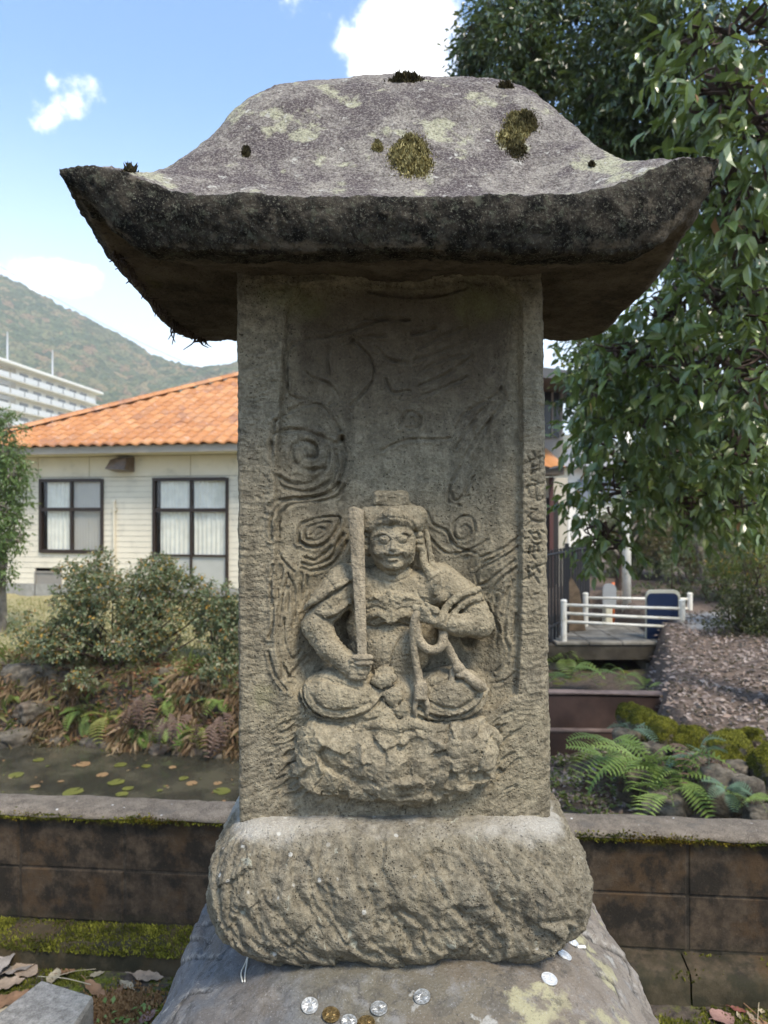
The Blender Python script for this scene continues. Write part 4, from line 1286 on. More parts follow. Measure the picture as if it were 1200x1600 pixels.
def ground_mat():
    k = NM('ground_soil', .95, .2)
    n1 = k.noise(3.2, 6, .65); n2 = k.noise(26, 6, .7); n3 = k.noise(160, 4, .7)
    soil = k.mix(k.rng(n2, .3, .7), (.040, .032, .026), (.125, .098, .075))
    soil = k.mix(k.rng(n3, .6, .75, 0, .6), soil, (.17, .155, .135))
    soil = k.mix(k.mul(k.rng(k.noise(2.6, 6, .7), .52, .60), k.rng(n2, .35, .55)), soil, k.mix(k.rng(n3, .35, .65), (.045, .06, .008), (.17, .19, .02)))
    grass = k.mix(k.rng(n2, .3, .7), (.21, .19, .085), (.42, .36, .20))
    grass = k.mix(k.rng(n1, .5, .7, 0, .6), grass, (.13, .16, .05))
    lit = k.mix(k.rng(n2, .3, .7), (.07, .052, .042), (.21, .16, .125))
    grav = k.mix(k.rng(n3, .35, .65), (.25, .24, .22), (.44, .42, .39))
    col = k.mix(k.rng(k.math('ADD', k.attr('lawn'), k.mul(k.math('SUBTRACT', n2, .5), .8)), .35, .65), soil, grass)
    col = k.mix(k.attr('litter'), col, lit)
    col = k.mix(k.attr('path'), col, grav)
    h = k.math('ADD', n2, k.mul(n3, .5))
    return k.done(col, k.bump(h, .8, .012))
M['ground'] = ground_mat()
g = obj("ground", np.stack([GX.ravel(), GY.ravel(), GZ.ravel()], 1), gq, M['ground'], attrs={'lawn': lawn.ravel(), 'litter': litter.ravel() * 1.0, 'path': path.ravel()})
tag(g, "soil ground with lawn, pond bed and leaf covered bank", kind='structure')

def water_mat():
    k = NM('pond_water', .06, .5)
    k.b.inputs['IOR'].default_value = 1.33
    n = k.noise(7, 4, .5)
    c = k.mix(k.rng(k.noise(2.4, 5, .6), .4, .65), (.035, .033, .024), (.075, .068, .045))
    return k.done(c, k.bump(n, .12, .02), .05)
pts = [(-14, 2.6), (1.28, 2.6), (1.18, 4), (1.25, 5.4), (1.1, 7.4), (-14, 8.2)]
wt_ = obj("pond_water", [(x, y, Z_WATER) for x, y in pts], np.array([list(range(len(pts)))]), water_mat())
tag(wt_, "still murky brown pond water", kind='structure')

# ------------------------------------------------------------------ block wall
def wall_mat(name, c1, c2, warm):
    k = NM(name, .93, .2)
    n = k.noise(5, 6, .7); n2 = k.noise(24, 6, .7); f = k.noise(260, 4, .7)
    col = k.mix(k.rng(n2, .3, .7), c1, c2)
    col = k.mix(k.mul(k.rng(n, .48, .62), .85), col, warm)
    col = k.mix(k.mul(k.rng(k.noise(9, 6, .7, vec=k.scaled(k.pos, (1.0, 1.0, .8))), .46, .60), .85), col, (.017, .015, .012))
    col = k.mix(k.rng(f, .60, .74, 0, .55), col, (.20, .17, .13))
    col = k.mix(k.rng(f, .42, .3, 0, .7), col, (.012, .01, .008))
    col = k.mix(k.mul(k.rng(k.math('ADD', k.z(), k.mul(k.math('SUBTRACT', n2, .5), .22)), .47, .52), .9), col, k.mix(k.rng(n2, .4, .6), (.07, .035, .008), (.11, .085, .012)))
    col = k.mix(k.mul(k.rng(k.math('ADD', k.z(), k.mul(k.math('SUBTRACT', n2, .5), .25)), .16, .06), .35), col, (.045, .045, .02))
    return k.done(col, k.bump(k.math('ADD', n2, k.mul(f, .5)), .7, .005))
M['block'] = wall_mat('stained_block', (.038, .028, .019), (.088, .064, .042), (.066, .040, .02))
M['mortar'] = wall_mat('old_mortar', (.03, .024, .018), (.085, .068, .05), (.05, .036, .024))
def cope_mat():
    k = NM('coping_cement', .95, .2)
    n = k.noise(20, 6, .7); f = k.noise(330, 4, .7)
    col = k.mix(k.rng(n, .3, .7), (.085, .068, .05), (.205, .168, .126))
    col = k.mix(k.rng(f, .5, .68, 0, .75), col, (.36, .315, .26))
    col = k.mix(k.rng(f, .46, .34, 0, .8), col, (.07, .062, .055))
    col = k.mix(k.mul(k.rng(k.noise(11, 5, .6), .58, .66), .5), col, (.11, .10, .085))
    col = k.mix(k.mul(k.rng(k.vor(26), .14, .08), k.rng(k.noise(4, 2), .5, .6)), col, (.62, .61, .57))
    return k.done(col, k.bump(k.math('ADD', n, f), .8, .004))
M['cope'] = cope_mat()
def moss_mat(name, a, b, c):
    k = NM(name, .95, .1)
    col = k.ramp(k.island(), [(0, a), (.5, b), (1, c)])
    col = k.mix(k.rng(k.noise(12, 4, .6), .42, .62), col, a)
    return k.done(col)
M['moss'] = moss_mat('green_moss', (.05, .054, .010), (.14, .14, .018), (.25, .24, .04))
M['moss_dry'] = moss_mat('dry_moss', (.06, .05, .022), (.26, .215, .085), (.50, .44, .21))
M['moss_dark'] = moss_mat('blackish_moss', (.022, .019, .012), (.06, .05, .025), (.14, .115, .055))
M['moss_rust'] = moss_mat('rusty_moss', (.06, .04, .008), (.14, .10, .012), (.22, .19, .02))

def tufts(pos, nrm, size, k=5, lean=.5):
    """little pointed moss shoots: pos (N,3), nrm (N,3), size (N)"""
    n = len(pos)
    r1 = RNG.normal(size=(n, 3)); r1 -= nrm * (r1 * nrm).sum(1)[:, None]; r1 /= np.linalg.norm(r1, axis=1)[:, None] + 1e-9
    r2 = np.cross(nrm, r1)
    tip = nrm + lean * RNG.normal(size=(n, 3)); tip /= np.linalg.norm(tip, axis=1)[:, None]
    s = size[:, None]
    v = [pos + s * .42 * r1 - .2 * s * nrm, pos + s * .42 * (-.5 * r1 + .87 * r2) - .2 * s * nrm, pos + s * .42 * (-.5 * r1 - .87 * r2) - .2 * s * nrm, pos + s * tip]
    v = np.stack(v, 1).reshape(-1, 3)
    b = np.arange(n)[:, None] * 4
    f = np.concatenate([b + [0, 1, 3], b + [1, 2, 3], b + [2, 0, 3]])
    return v, f

wall_t = empty("block_wall", (WALL_X0, WALL_Y0, 0), "low moss edged concrete block wall with brown stained face running behind the boulder", "wall", rz=WALL_A)
def wl(x, y, z):
    ca, sa = math.cos(WALL_A), math.sin(WALL_A)
    return np.array([WALL_X0 + ca * x - sa * y, WALL_Y0 + sa * x + ca * y, z])
mb = MB(); mb.box((-5, .0035, -1.1), (5, .118, .501)); mb.obj("mortar_core", M['mortar'], wall_t, local=True)
xj0 = -.955
for row, (z0, z1) in enumerate(((.118, .302), (.308, .503))):
    for i in range(-10, 15):
        x0 = xj0 + .4 * i
        if x0 < -5 or x0 > 4.6: continue
        m_ = MB(); m_.bbox((x0 + .004, 0, z0), (x0 + .396, .13, z1), .004)
        v, f = m_.arrays()
        v[:, 1] += RNG.normal(0, .0015)
        o = link("concrete_block", make_mesh("concrete_block", v, f, M['block'], False), wall_t)
for (x0, x1) in ((-5, -1.9), (-1.898, 1.02), (1.026, 5)):       # footing pieces that stick out below the blocks
    m_ = MB(); n = 60
    xs = np.linspace(x0, x1, int((x1 - x0) / .025))
    prof = np.array([(-.11, -.05), (-.105, .03), (-.10, .072), (-.085, .092), (-.05, .104), (.01, .112)])
    V = np.stack([np.repeat(xs[:, None], len(prof), 1), np.repeat(prof[None, :, 0], len(xs), 0), np.repeat(prof[None, :, 1], len(xs), 0)], -1)
    nn = fbm(V.reshape(-1, 3), 14, 4).reshape(V.shape[:2])
    V[..., 1] += .012 * nn; V[..., 2] += .008 * nn * (np.arange(len(prof)) > 1)
    m_.grid(V.transpose(1, 0, 2)[::-1]); m_.obj("footing", M['block'], wall_t, sm=True, local=True)
xs = np.linspace(-5, 5, 420)
prof = np.array([(-.002, .499), (-.018, .500), (-.024, .504), (-.026, .506), (-.012, .518), (.02, .524), (.07, .526), (.12, .523), (.15, .512), (.156, .505), (.15, .500), (.118, .499)])
V = np.stack([np.repeat(xs[:, None], len(prof), 1), np.repeat(prof[None, :, 0], len(xs), 0), np.repeat(prof[None, :, 1], len(xs), 0)], -1)
nn = fbm(V.reshape(-1, 3), 9, 5).reshape(V.shape[:2])
V[..., 2] += .003 * nn; V[..., 1] += .003 * nn
mb = MB(); mb.grid(V.transpose(1, 0, 2)[::-1]); mb.obj("coping", M['cope'], wall_t, sm=True, local=True)
# moss along the coping edge and on the footing
n = 15000
x = RNG.uniform(-3.2, 3.2, n)
den = smooth(-.55, .5, fbm(np.stack([x * 2.2, x * 0, x * 0], 1), 1, 4))
keep = RNG.uniform(size=n) < den * .95 + .05
x = x[keep]; den = den[keep]
zz = .500 + np.abs(RNG.normal(0, 1, len(x))) * .016 * den * (RNG.uniform(size=len(x)) < .6) - np.abs(RNG.normal(0, .004, len(x)))
pos = np.stack([x, -.023 - .001 * RNG.uniform(size=len(x)), zz], 1)
v, f = tufts(pos, np.tile([0, -.9, .45], (len(x), 1)), RNG.uniform(.005, .011, len(x)))
sel = fbm(pos, 3.1, 2) + RNG.normal(0, .12, len(x)) > -.05
tag(link("moss_fringe", make_mesh("moss_fringe", v, f, [M['moss'], M['moss_rust']], False, mi=np.tile(np.where(sel, 0, 1), 3)), wall_t), kind='stuff')
n = 9000                                                    # patches that climb the coping face
x = RNG.uniform(-3.2, 3.2, n); z = .503 + np.abs(RNG.normal(0, .011, n))
den = fbm(np.stack([x * 3.1 + 8, z * 20, x * 0], 1), 1, 4) - (z - .503) * 16 + .12 * smooth(-.9, -1.5, x)
k = (den + RNG.normal(0, .1, n) > .06) & (z < .522)
x, z = x[k], z[k]
v, f = tufts(np.stack([x, np.interp(z, [.49, .507, .518, .524], [-.024, -.026, -.012, .02]), z], 1), np.tile([0, -.8, .6], (len(x), 1)), RNG.uniform(.004, .010, len(x)))
sel = RNG.uniform(size=len(x)) < .4
tag(link("coping_moss", make_mesh("coping_moss", v, f, [M['moss'], M['moss_rust']], False, mi=np.tile(np.where(sel, 0, 1), 3)), wall_t), kind='stuff')
def footing_moss(x0, x1, n, lo, name, zc=.098, yw=.045):
    x = RNG.uniform(x0, x1, n); y = RNG.uniform(-.108, -.0, n)
    k = RNG.uniform(size=n) < smooth(-.35, .3, fbm(np.stack([x * 3, y * 9, x * 0], 1), 1, 4) + lo)
    x, y = x[k], y[k]
    z = np.interp(y, [-.11, -.085, -.05, .01], [.062, .09, .103, .112])
    v, f = tufts(np.stack([x, y, z], 1), np.tile([0, -.3, .95], (len(x), 1)), RNG.uniform(.006, .014, len(x)))
    tag(link(name, make_mesh(name, v, f, M['moss'], False), wall_t), kind='stuff')
footing_moss(-3.0, -.5, 15000, .45, "footing_moss")
footing_moss(.6, 2.4, 2500, -.3, "footing_moss")

# ------------------------------------------------------------------ house
M['siding'] = plain('cream_siding', (.70, .64, .51), .6, .3, var=.06, scale=1.2, bump=.15, bscale=30, dirt=(.50, .46, .37))
M['trim'] = plain('cream_trim', (.64, .585, .46), .6, var=.06, scale=3)
M['bronze'] = plain('dark_bronze_aluminium', (.028, .017, .012), .4, .5)
M['dark'] = plain('dark_void', (.02, .02, .02), .9)
M['hood'] = plain('brown_metal', (.12, .085, .06), .4, .5, var=.3, scale=14, dirt=(.28, .14, .06))
def tile_mat():
    k = NM('orange_clay_tile', .55, .4)
    col = k.ramp(k.rand(), [(0, (.40, .165, .055)), (.45, (.48, .21, .075)), (.8, (.54, .26, .105)), (1, (.34, .155, .07))])
    col = k.mix(k.mul(k.rng(k.noise(1.1, 5, .65), .54, .66), .55), col, (.20, .11, .085))
    col = k.mix(k.mul(k.rng(k.noise(9, 5, .7), .56, .68), .6), col, (.62, .42, .32))
    return k.done(col, k.bump(k.noise(40, 4), .2, .01))
M['tile'] = tile_mat()
def glass_mat():
    k = NM('window_glass', .03, .5)
    gl = k.t.nodes.new('ShaderNodeBsdfGlossy'); gl.inputs['Roughness'].default_value = .02
    tr = k.t.nodes.new('ShaderNodeBsdfTransparent'); tr.inputs[0].default_value = (.97, .98, .975, 1)
    fr = k.t.nodes.new('ShaderNodeLayerWeight'); fr.inputs[0].default_value = .5
    ms = k.t.nodes.new('ShaderNodeMixShader')
    k.L(k.math('ADD', k.mul(k.math('POWER', fr.outputs['Facing'], 4.0), .6), .05), ms.inputs[0]); k.L(tr.outputs[0], ms.inputs[1]); k.L(gl.outputs[0], ms.inputs[2])
    k.L(ms.outputs[0], k.t.nodes['Material Output'].inputs['Surface'])
    return k.m
M['glass'] = glass_mat()
M['curtain'] = plain('white_curtain', (.88, .84, .75), .9, .1, var=.08, scale=5)
M['blind'] = plain('grey_blind', (.52, .48, .43), .8, .1, var=.05, scale=3)
M['frost'] = plain('frosted_pane', (.43, .43, .39), .35, .5, var=.05, scale=3)

HA = (-8.2, 13.6); HR = math.atan2(-.196, .98)
house = empty("house", (HA[0], HA[1], 0), "single storey cream clapboard house with an orange tiled hip roof and curtained windows", "house", rz=HR)
HL, HD, OV = 9.5, 8.4, .55
ce, se = math.cos(HR), math.sin(HR)
def hw(px, py, yw=OV):
    """point of the house front (local x, z) seen at a place in the photograph"""
    q = (px - 600) / FPX
    ox, oy = HA[0] - se * yw, HA[1] + ce * yw
    t = (q * oy - ox) / (ce - q * se)
    dep = oy + se * t
    return t, CAM_Z - (py - 800) / FPX * dep
EZ = 2.86; TP = .479
# body: back and side walls, dark room behind the openings
mb = MB(); mb.box((OV + .05, OV + .35, 0), (HL - OV, OV + .40, 2.68)); mb.obj("room_back", M['dark'], house, local=True)
mb = MB(); mb.box((OV, HD - OV - .1, 0), (HL - OV, HD - OV, 2.68)); mb.box((OV, OV + .03, 0), (OV + .1, HD - OV - .1, 2.68)); mb.box((HL - OV - .1, OV + .03, 0), (HL - OV, HD - OV - .1, 2.68))
mb.obj("wall", M['siding'], house, local=True)
wins = []
for (x0, y0, x1, y1) in ((64, 750, 161, 861), (241, 748, 356, 932)):
    a, b = hw(x0, y1), hw(x1, y0)
    wins.append((a[0], a[1], b[0], b[1]))
low = hw(55, 932); low2 = hw(97, 893)
openings = wins + [(low[0], low[1], low2[0], low2[1])]
# clapboards, cut round the openings
def strips(z0, z1, xs):
    out = [xs]
    for (x0, za, x1, zb) in openings:
        if za < z1 - .02 and zb > z0 + .02:
            nxt = []
            for (a, b) in out:
                if x1 <= a or x0 >= b: nxt.append((a, b)); continue
                if x0 - a > .02: nxt.append((a, x0))
                if b - x1 > .02: nxt.append((x1, b))
            out = nxt
    return out
ztop = hw(200, 745)[1]
zs = np.arange(.22, ztop - .02, .105)
for i, z in enumerate(zs):
    z1 = min(z + .105, ztop)
    for (a, b) in strips(z, z1, (OV, HL - OV)):
        v = np.array([(x, y, zz) for x in (a, b) for (y, zz) in ((OV - .009, z), (OV - .003, z1 - .004), (OV + .03, z1 - .004), (OV + .03, z))])
        f = [[0, 3, 2, 1], [4, 5, 6, 7], [0, 1, 5, 4], [1, 2, 6, 5], [3, 0, 4, 7]]
        link("clapboard", make_mesh("clapboard", v, f, M['siding'], False), house)
pj = [OV - .004] + [hw(px, 720)[0] for px in (-20, 60, 140, 298)] + [7.0, 8.0, HL - OV]
for a, b in zip(pj[:-1], pj[1:]):
    m_ = MB(); m_.bbox((a + .005, OV - .012, ztop + .004), (b - .005, OV + .03, 2.68), .004); m_.obj("frieze_panel", M['siding'], house, local=True)
mb = MB(); mb.box((OV - .03, OV - .03, -.05), (HL - OV + .03, OV + .03, .215)); mb.obj("foundation", plain('foundation_cement', (.30, .29, .26), .9, var=.15), house, local=True)
mb = MB(); mb.box((.06, .06, 2.69), (HL - .06, HD - .06, 2.72)); mb.obj("soffit", M['trim'], house, local=True)
mb = MB(); mb.box((.02, .02, 2.70), (HL - .02, .058, EZ - .02)); mb.box((.02, .06, 2.722), (.058, HD - .06, EZ - .02)); mb.obj("fascia", plain('fascia_board', (.36, .32, .26), .7), house, local=True)
# roof
ry = HD / 2
rz_ = EZ + ry * TP
mb = MB(); mb.add([(0, 0, EZ - .03), (HL, 0, EZ - .03), (HL, HD, EZ - .03), (0, HD, EZ - .03), (ry, ry, rz_ - .03), (HL - ry, ry, rz_ - .03)], [[0, 1, 5, 4], [2, 3, 4, 5]], [[3, 0, 4], [1, 2, 5]])
roof_o = mb.obj("roof", plain('roof_underlay', (.30, .12, .06), .9), house, local=True)
TW, TL = .24, .285
ta = math.atan(TP)
def tile_mesh():
    xs = np.linspace(0, 1, 8)
    prof = .030 * np.where(xs < .62, np.sin(xs / .62 * np.pi), -.35 * np.sin((xs - .62) / .38 * np.pi))
    L_ = TL + .05
    V = np.zeros((4, 8, 3))
    V[0, :, :] = np.stack([xs * (TW + .012), xs * 0 - .004, prof - .022], 1)
    V[1, :, :] = np.stack([xs * (TW + .012), xs * 0, prof + .012], 1)
    V[2, :, :] = np.stack([xs * (TW + .012), xs * 0 + L_ * .5, prof + .004], 1)
    V[3, :, :] = np.stack([xs * (TW + .012), xs * 0 + L_, prof - .006], 1)
    m_ = MB(); m_.grid(V)
    return m_.arrays()
tv, tf = tile_mesh()
ca, sa = math.cos(ta), math.sin(ta)
tv_r = np.stack([tv[:, 0], tv[:, 1] * ca - tv[:, 2] * sa, tv[:, 1] * sa + tv[:, 2] * ca], 1)
tile_me = make_mesh("roof_tile", tv_r, tf, M['tile'], True)
rest = MB()
nt_ = 0
for j in range(int(ry / (TL * ca)) + 1):
    y = -.05 + j * TL * ca
    z = EZ + max(y, -.05) * TP + .012
    for i in range(int(HL / TW) + 1):
        x = i * TW
        if x + TW * .6 < max(y, 0) or x + TW * .4 > HL - max(y, 0): continue
        wx = HA[0] + ce * x - se * y; wy = HA[1] + se * x + ce * y
        pxx = 600 + FPX * wx / wy
        jit = RNG.normal(0, .004, 3)
        if pxx < 400 and nt_ < 300:
            nt_ += 1
            link("roof_tile", tile_me, roof_o, loc=(x + jit[0], y + jit[1], z + abs(jit[2])), rot=(RNG.normal(0, .01), RNG.normal(0, .012), 0))
        else:
            rest.add(tv_r + np.array([x, y, z]), tf[0])
o = rest.obj("roof_tile_field", M['tile'], roof_o, local=True, sm=True); tag(o, kind='stuff')
# ridge caps up the hip and along the ridge
def cap_mesh():
    an = np.linspace(0, np.pi, 8)
    V = np.stack([np.stack([np.cos(an) * r, np.full(8, l), np.sin(an) * r * .9], 1) for (r, l) in ((.095, 0), (.105, .02), (.10, .04), (.092, .36))])
    m_ = MB(); m_.grid(V); return m_.arrays()
cv, cf = cap_mesh()
cap_me = make_mesh("ridge_tile", cv, cf, M['tile'], True)
hip = Vector((1, 1, TP)); hl = hip.length; hip.normalize()
n = int(ry * hl / .33)
for k_ in range(n):
    p = hip * (k_ * .33 - .02)
    link("ridge_tile", cap_me, roof_o, loc=(p.x, p.y, EZ + p.z + .045), rot=(math.asin(hip.z), 0, R(-45)))
    link("ridge_tile", cap_me, roof_o, loc=(HL - p.x, p.y, EZ + p.z + .045), rot=(math.asin(hip.z), 0, R(45)))
for k_ in range(int((HL - 2 * ry) / .33) + 1):
    link("ridge_tile", cap_me, roof_o, loc=(ry + k_ * .33, ry, rz_ + .04), rot=(0, 0, R(-90)))
# windows
def curtain(x0, x1, z0, z1, y, parent, m_, amp=.014, wl_=.085, name="curtain"):
    xs = np.linspace(x0, x1, max(8, int((x1 - x0) / .012)))
    ph = RNG.uniform(0, 6)
    yy = y + amp * np.sin((xs - x0) / wl_ * 6.283 + ph + .8 * np.sin((xs - x0) * 9)) + amp * .4 * np.sin(xs * 131)
    V = np.stack([np.stack([xs, yy, xs * 0 + z], 1) for z in (z0, z1)])
    b = MB(); b.grid(V)
    return b.obj(name, m_, parent, sm=True, local=True)
def window(x0, z0, x1, z1, rails, mull, fills):
    fr = MB(); y0, y1 = OV - .045, OV + .05
    t = .034
    fr.box((x0 - .02, y0, z0 - .025), (x0 + t, y1, z1 + .03)); fr.box((x1 - t, y0, z0 - .025), (x1 + .02, y1, z1 + .02))
    fr.box((x0 + t, y0, z1 - t), (x1 - t, y1, z1 + .03)); fr.box((x0 + t, y0, z0 - .035), (x1 - t, y1, z0 + t))
    for (zr, hh) in rails: fr.box((x0 + t, y0 + .012, zr - hh), (x1 - t, y1 - .004, zr + hh))
    zz = [z0 + t] + [r[0] for r in rails] + [z1 - t]; hs = [0] + [r[1] for r in rails] + [0]
    for i in range(len(zz) - 1):
        fr.box((mull - .022, y0 + .016, zz[i] + hs[i]), (mull + .022, y1 - .008, zz[i + 1] - hs[i + 1]))
    wo = fr.obj("window", M['bronze'], house, local=True)
    cols = [(x0 + t, mull - .022), (mull + .022, x1 - t)]
    for i in range(len(zz) - 1):
        for c, (a, b) in enumerate(cols):
            g_ = MB(); za, zb = zz[i] + hs[i], zz[i + 1] - hs[i + 1]
            kind = fills[i][c]
            g_.box((a, OV + .0, za), (b, OV + .006, zb))
            g_.obj("pane", M['frost'] if kind == 'f' else M['glass'], wo, local=True)
            if kind == 'c': curtain(a + (.07 if c == 0 else .0), b, za, zb, OV + .045, wo, M['curtain'])
            if kind == 'b': curtain(a, b, za, zb, OV + .04, wo, M['blind'], .004, .06, "blind")
w0, w1 = wins
window(*w0, [(hw(112, 796)[1], .035)], hw(112, 800)[0], [('c', 'b'), ('c', 'b')])
window(*w1, [(hw(298, 868)[1], .018), (hw(298, 797)[1], .035)], hw(299, 800)[0], [('f', 'f'), ('c', 'c'), ('c', 'c')])
fr = MB(); a = openings[2]
fr.box((a[0], OV - .03, a[1]), (a[0] + .03, OV + .03, a[3])); fr.box((a[0] + .03, OV - .03, a[3] - .03), (a[2], OV + .03, a[3])); fr.box((a[2] - .03, OV - .03, a[1]), (a[2], OV + .03, a[3] - .03)); fr.box((a[0] + .03, OV - .01, a[1]), (a[2] - .03, OV + .02, a[3] - .03))
fr.obj("floor_vent", plain('vent_panel', (.26, .24, .21), .6), house, local=True)
# hood and conduit
a = hw(178, 738); b = hw(211, 714)
hd = MB()
x0, x1, z0, z1 = a[0], b[0], a[1], b[1]
hd.add([(x0 + .06, OV - .02, z0), (x1, OV - .02, z0), (x1, OV - .02, z1), (x0 + .10, OV - .02, z1), (x0, OV - .30, z0 + .05), (x1 - .04, OV - .30, z0 + .03), (x1 - .03, OV - .24, z1 - .03), (x0 + .06, OV - .22, z1 - .06)],
       [[4, 5, 6, 7], [7, 6, 2, 3], [5, 1, 2, 6], [0, 4, 7, 3], [0, 1, 5, 4]])
hd.obj("vent_hood", M['hood'], house, local=True)
cd = MB(); t0 = hw(180, 868); t1 = hw(180, 785)
cd.tube([(t0[0], OV - .045, .3), (t0[0], OV - .045, t1[1]), (t0[0], OV + .0, t1[1] + .05)], .027, 8)
cd.box((t0[0] - .05, OV - .06, t1[1] - .16), (t0[0] + .05, OV - .02, t1[1] - .12))
cd.obj("conduit", M['trim'], house, local=True, sm=False)

# ------------------------------------------------------------------ far things: hill, apartment block, masts
hx = np.linspace(-900, 700, 430); hy = np.concatenate([np.linspace(300, 720, 170), np.linspace(730, 1100, 30)])
HX, HY = np.meshgrid(hx, hy)
ridge_x = [-900, -700, -520, -430, -378, -347, -315, -284, -252, -221, -189, -170, -150, -120, -60, 50, 300, 700]
ridge_z = [235, 240, 245, 242, 235, 222, 203, 189, 173, 153, 143, 140.5, 143, 150, 130, 90, 60, 40]
rz0 = np.interp(HX, ridge_x, ridge_z)
prof = np.where(HY < 700, smooth(280, 700, HY) ** .9, 1 - .9 * smooth(700, 1100, HY))
q = np.stack([HX.ravel(), HY.ravel(), 0 * HX.ravel()], 1)
HZ = rz0 * prof * (1 + .0 * HX) + (18 * fbm(q, .006, 3).reshape(HX.shape)) * smooth(300, 400, HY) * smooth(690, 560, HY)
HZ += 5.5 * np.abs(fbm(q, .09, 3).reshape(HX.shape)) + 2.0 * fbm(q, .25, 2).reshape(HX.shape)
HZ -= 4
def hill_mat():
    k = NM('wooded_hill', 1.0, .0)
    c1 = k.vor(.11, out='Color'); n = k.noise(.013, 5, .6); f = k.noise(.35, 4, .7)
    sp = k.t.nodes.new('ShaderNodeSeparateColor'); k.L(c1, sp.inputs[0])
    col = k.ramp(sp.outputs[0], [(0, (.075, .105, .05)), (.4, (.13, .16, .075)), (.7, (.20, .195, .095)), (.88, (.30, .23, .12)), (1, (.26, .17, .10))])
    col = k.mix(k.rng(n, .48, .66, 0, .5), col, (.18, .155, .075))
    col = k.mix(k.rng(f, .55, .4, 0, .7), col, (.025, .034, .018))
    return k.done(col, k.bump(k.math('ADD', f, k.math('SUBTRACT', 1.0, k.vor(.11))), 1.0, 4.0))
ia = np.arange(HX.size).reshape(HX.shape)
hq = np.stack([ia[:-1, :-1], ia[:-1, 1:], ia[1:, 1:], ia[1:, :-1]], -1).reshape(-1, 4)
hill = obj("hill", np.stack([HX.ravel(), HY.ravel(), HZ.ravel()], 1), hq, hill_mat())
tag(hill, "wooded hill", kind='structure')

M['apt'] = plain('apartment_render', (.80, .77, .69), .8, var=.03, scale=.1)
M['apt_glass'] = plain('balcony_glass', (.68, .675, .64), .3, .5)
M['apt_win'] = plain('apartment_window', (.26, .26, .25), .2, .5)
AD = 139.0
def ap(px, py, d): return Vector(((px - 600) / FPX * d, d, CAM_Z - (py - 800) / FPX * d))
c0 = ap(25, 571, AD)
top_z = c0.z
# right hand face recedes: its far end stands at px 150, roof line py 613
dB = AD * (800 - 571) / (800 - 613)
eB = ap(150, 613, dB)
fdir = (eB - c0); fdir.z = 0; flen = fdir.length; fdir.normalize()
apt = empty("apartment_block", (c0.x, c0.y, 0), "distant white apartment block with rows of glass fronted balconies below the wooded hill", "building", rz=math.atan2(fdir.y, fdir.x))
LW = 32.0
mb = MB(); mb.box((.0, -0.0, -1), (flen, 14, top_z - .6)); mb.box((-LW, 1.2, -1), (-.004, 14, top_z - .6))
mb.obj("wall", M['apt'], apt, local=True)
mb = MB(); mb.bbox((-LW, -1.7, top_z - .6 + .004), (flen + .4, 14.4, top_z), .08); mb.obj("roof", M['apt'], apt, local=True)
for fl in range(8):
    z = top_z - 3.3 - fl * 2.9
    m_ = MB(); m_.box((-LW, -1.6, z - .16), (flen + .3, -.004, z)); m_.obj("balcony", M['apt'], apt, local=True)
    bl = bpy.context.scene.objects[-1] if False else None
    for k_ in range(int((flen + LW) / 4.6)):
        x = -LW + .3 + k_ * 4.6
        m_ = MB(); m_.box((x, -1.62, z + .06), (x + 4.2, -1.57, z + 1.05)); m_.obj("balcony_panel", M['apt_glass'], apt, local=True)
        m_ = MB(); m_.box((x + .6, -.05 if x > 0 else 1.15, z + .1), (x + 3.4, .05 if x > 0 else 1.25, z + 2.1)); m_.obj("window", M['apt_win'], apt, local=True)
M['steel'] = plain('pale_steel', (.5, .5, .5), .5)
for nm, px, y0, y1, d in (("mast", 11.5, 518, 572, 141), ("mast", 82, 547, 592, 158)):
    a, b = ap(px, y1, d), ap(px, y0, d)
    m_ = MB(); m_.tube([a - Vector((0, 0, 3)), a.lerp(b, .6), b], [.22, .17, .08], 6)
    o = m_.obj(nm, M['steel'], origin=np.array(a - Vector((0, 0, 3))))
    tag(o, "thin pale mast on the apartment roof nearest the left picture edge" if px < 50 else "thin pale mast rising behind the middle of the apartment roof", "mast", "roof masts")
p0, p1 = ap(-40, 392, 90), ap(380, 600, 140)
pts = [p0.lerp(p1, t) - Vector((0, 0, 6 * t * (1 - t))) for t in np.linspace(0, 1, 24)]
m_ = MB(); m_.tube(pts, .022, 5); tag(m_.obj("power_line", M['dark'], origin=np.array(p0)), "thin power line sloping down across the sky above the hill", "power line")

# ------------------------------------------------------------------ humid air
hz = MB(); hz.box((-2750, -2750, -9), (2750, 2750, 275))
hm = bpy.data.materials.new("humid_air"); hm.use_nodes = True
hm.node_tree.nodes.remove(hm.node_tree.nodes['Principled BSDF'])
pv = hm.node_tree.nodes.new('ShaderNodeVolumePrincipled')
pv.inputs['Color'].default_value = (.93, .96, 1.0, 1); pv.inputs['Density'].default_value = .00046; pv.inputs['Anisotropy'].default_value = .1
hm.node_tree.links.new(pv.outputs[0], hm.node_tree.nodes['Material Output'].inputs['Volume'])
tag(hz.obj("haze", hm), "pale humid air that fades the far hill", kind='stuff')

# ------------------------------------------------------------------ vegetation
def frame_from(d, upish):
    d = d / (np.linalg.norm(d, axis=1)[:, None] + 1e-9)
    r = np.cross(d, upish); r /= np.linalg.norm(r, axis=1)[:, None] + 1e-9
    n = np.cross(r, d)
    return d, r, n

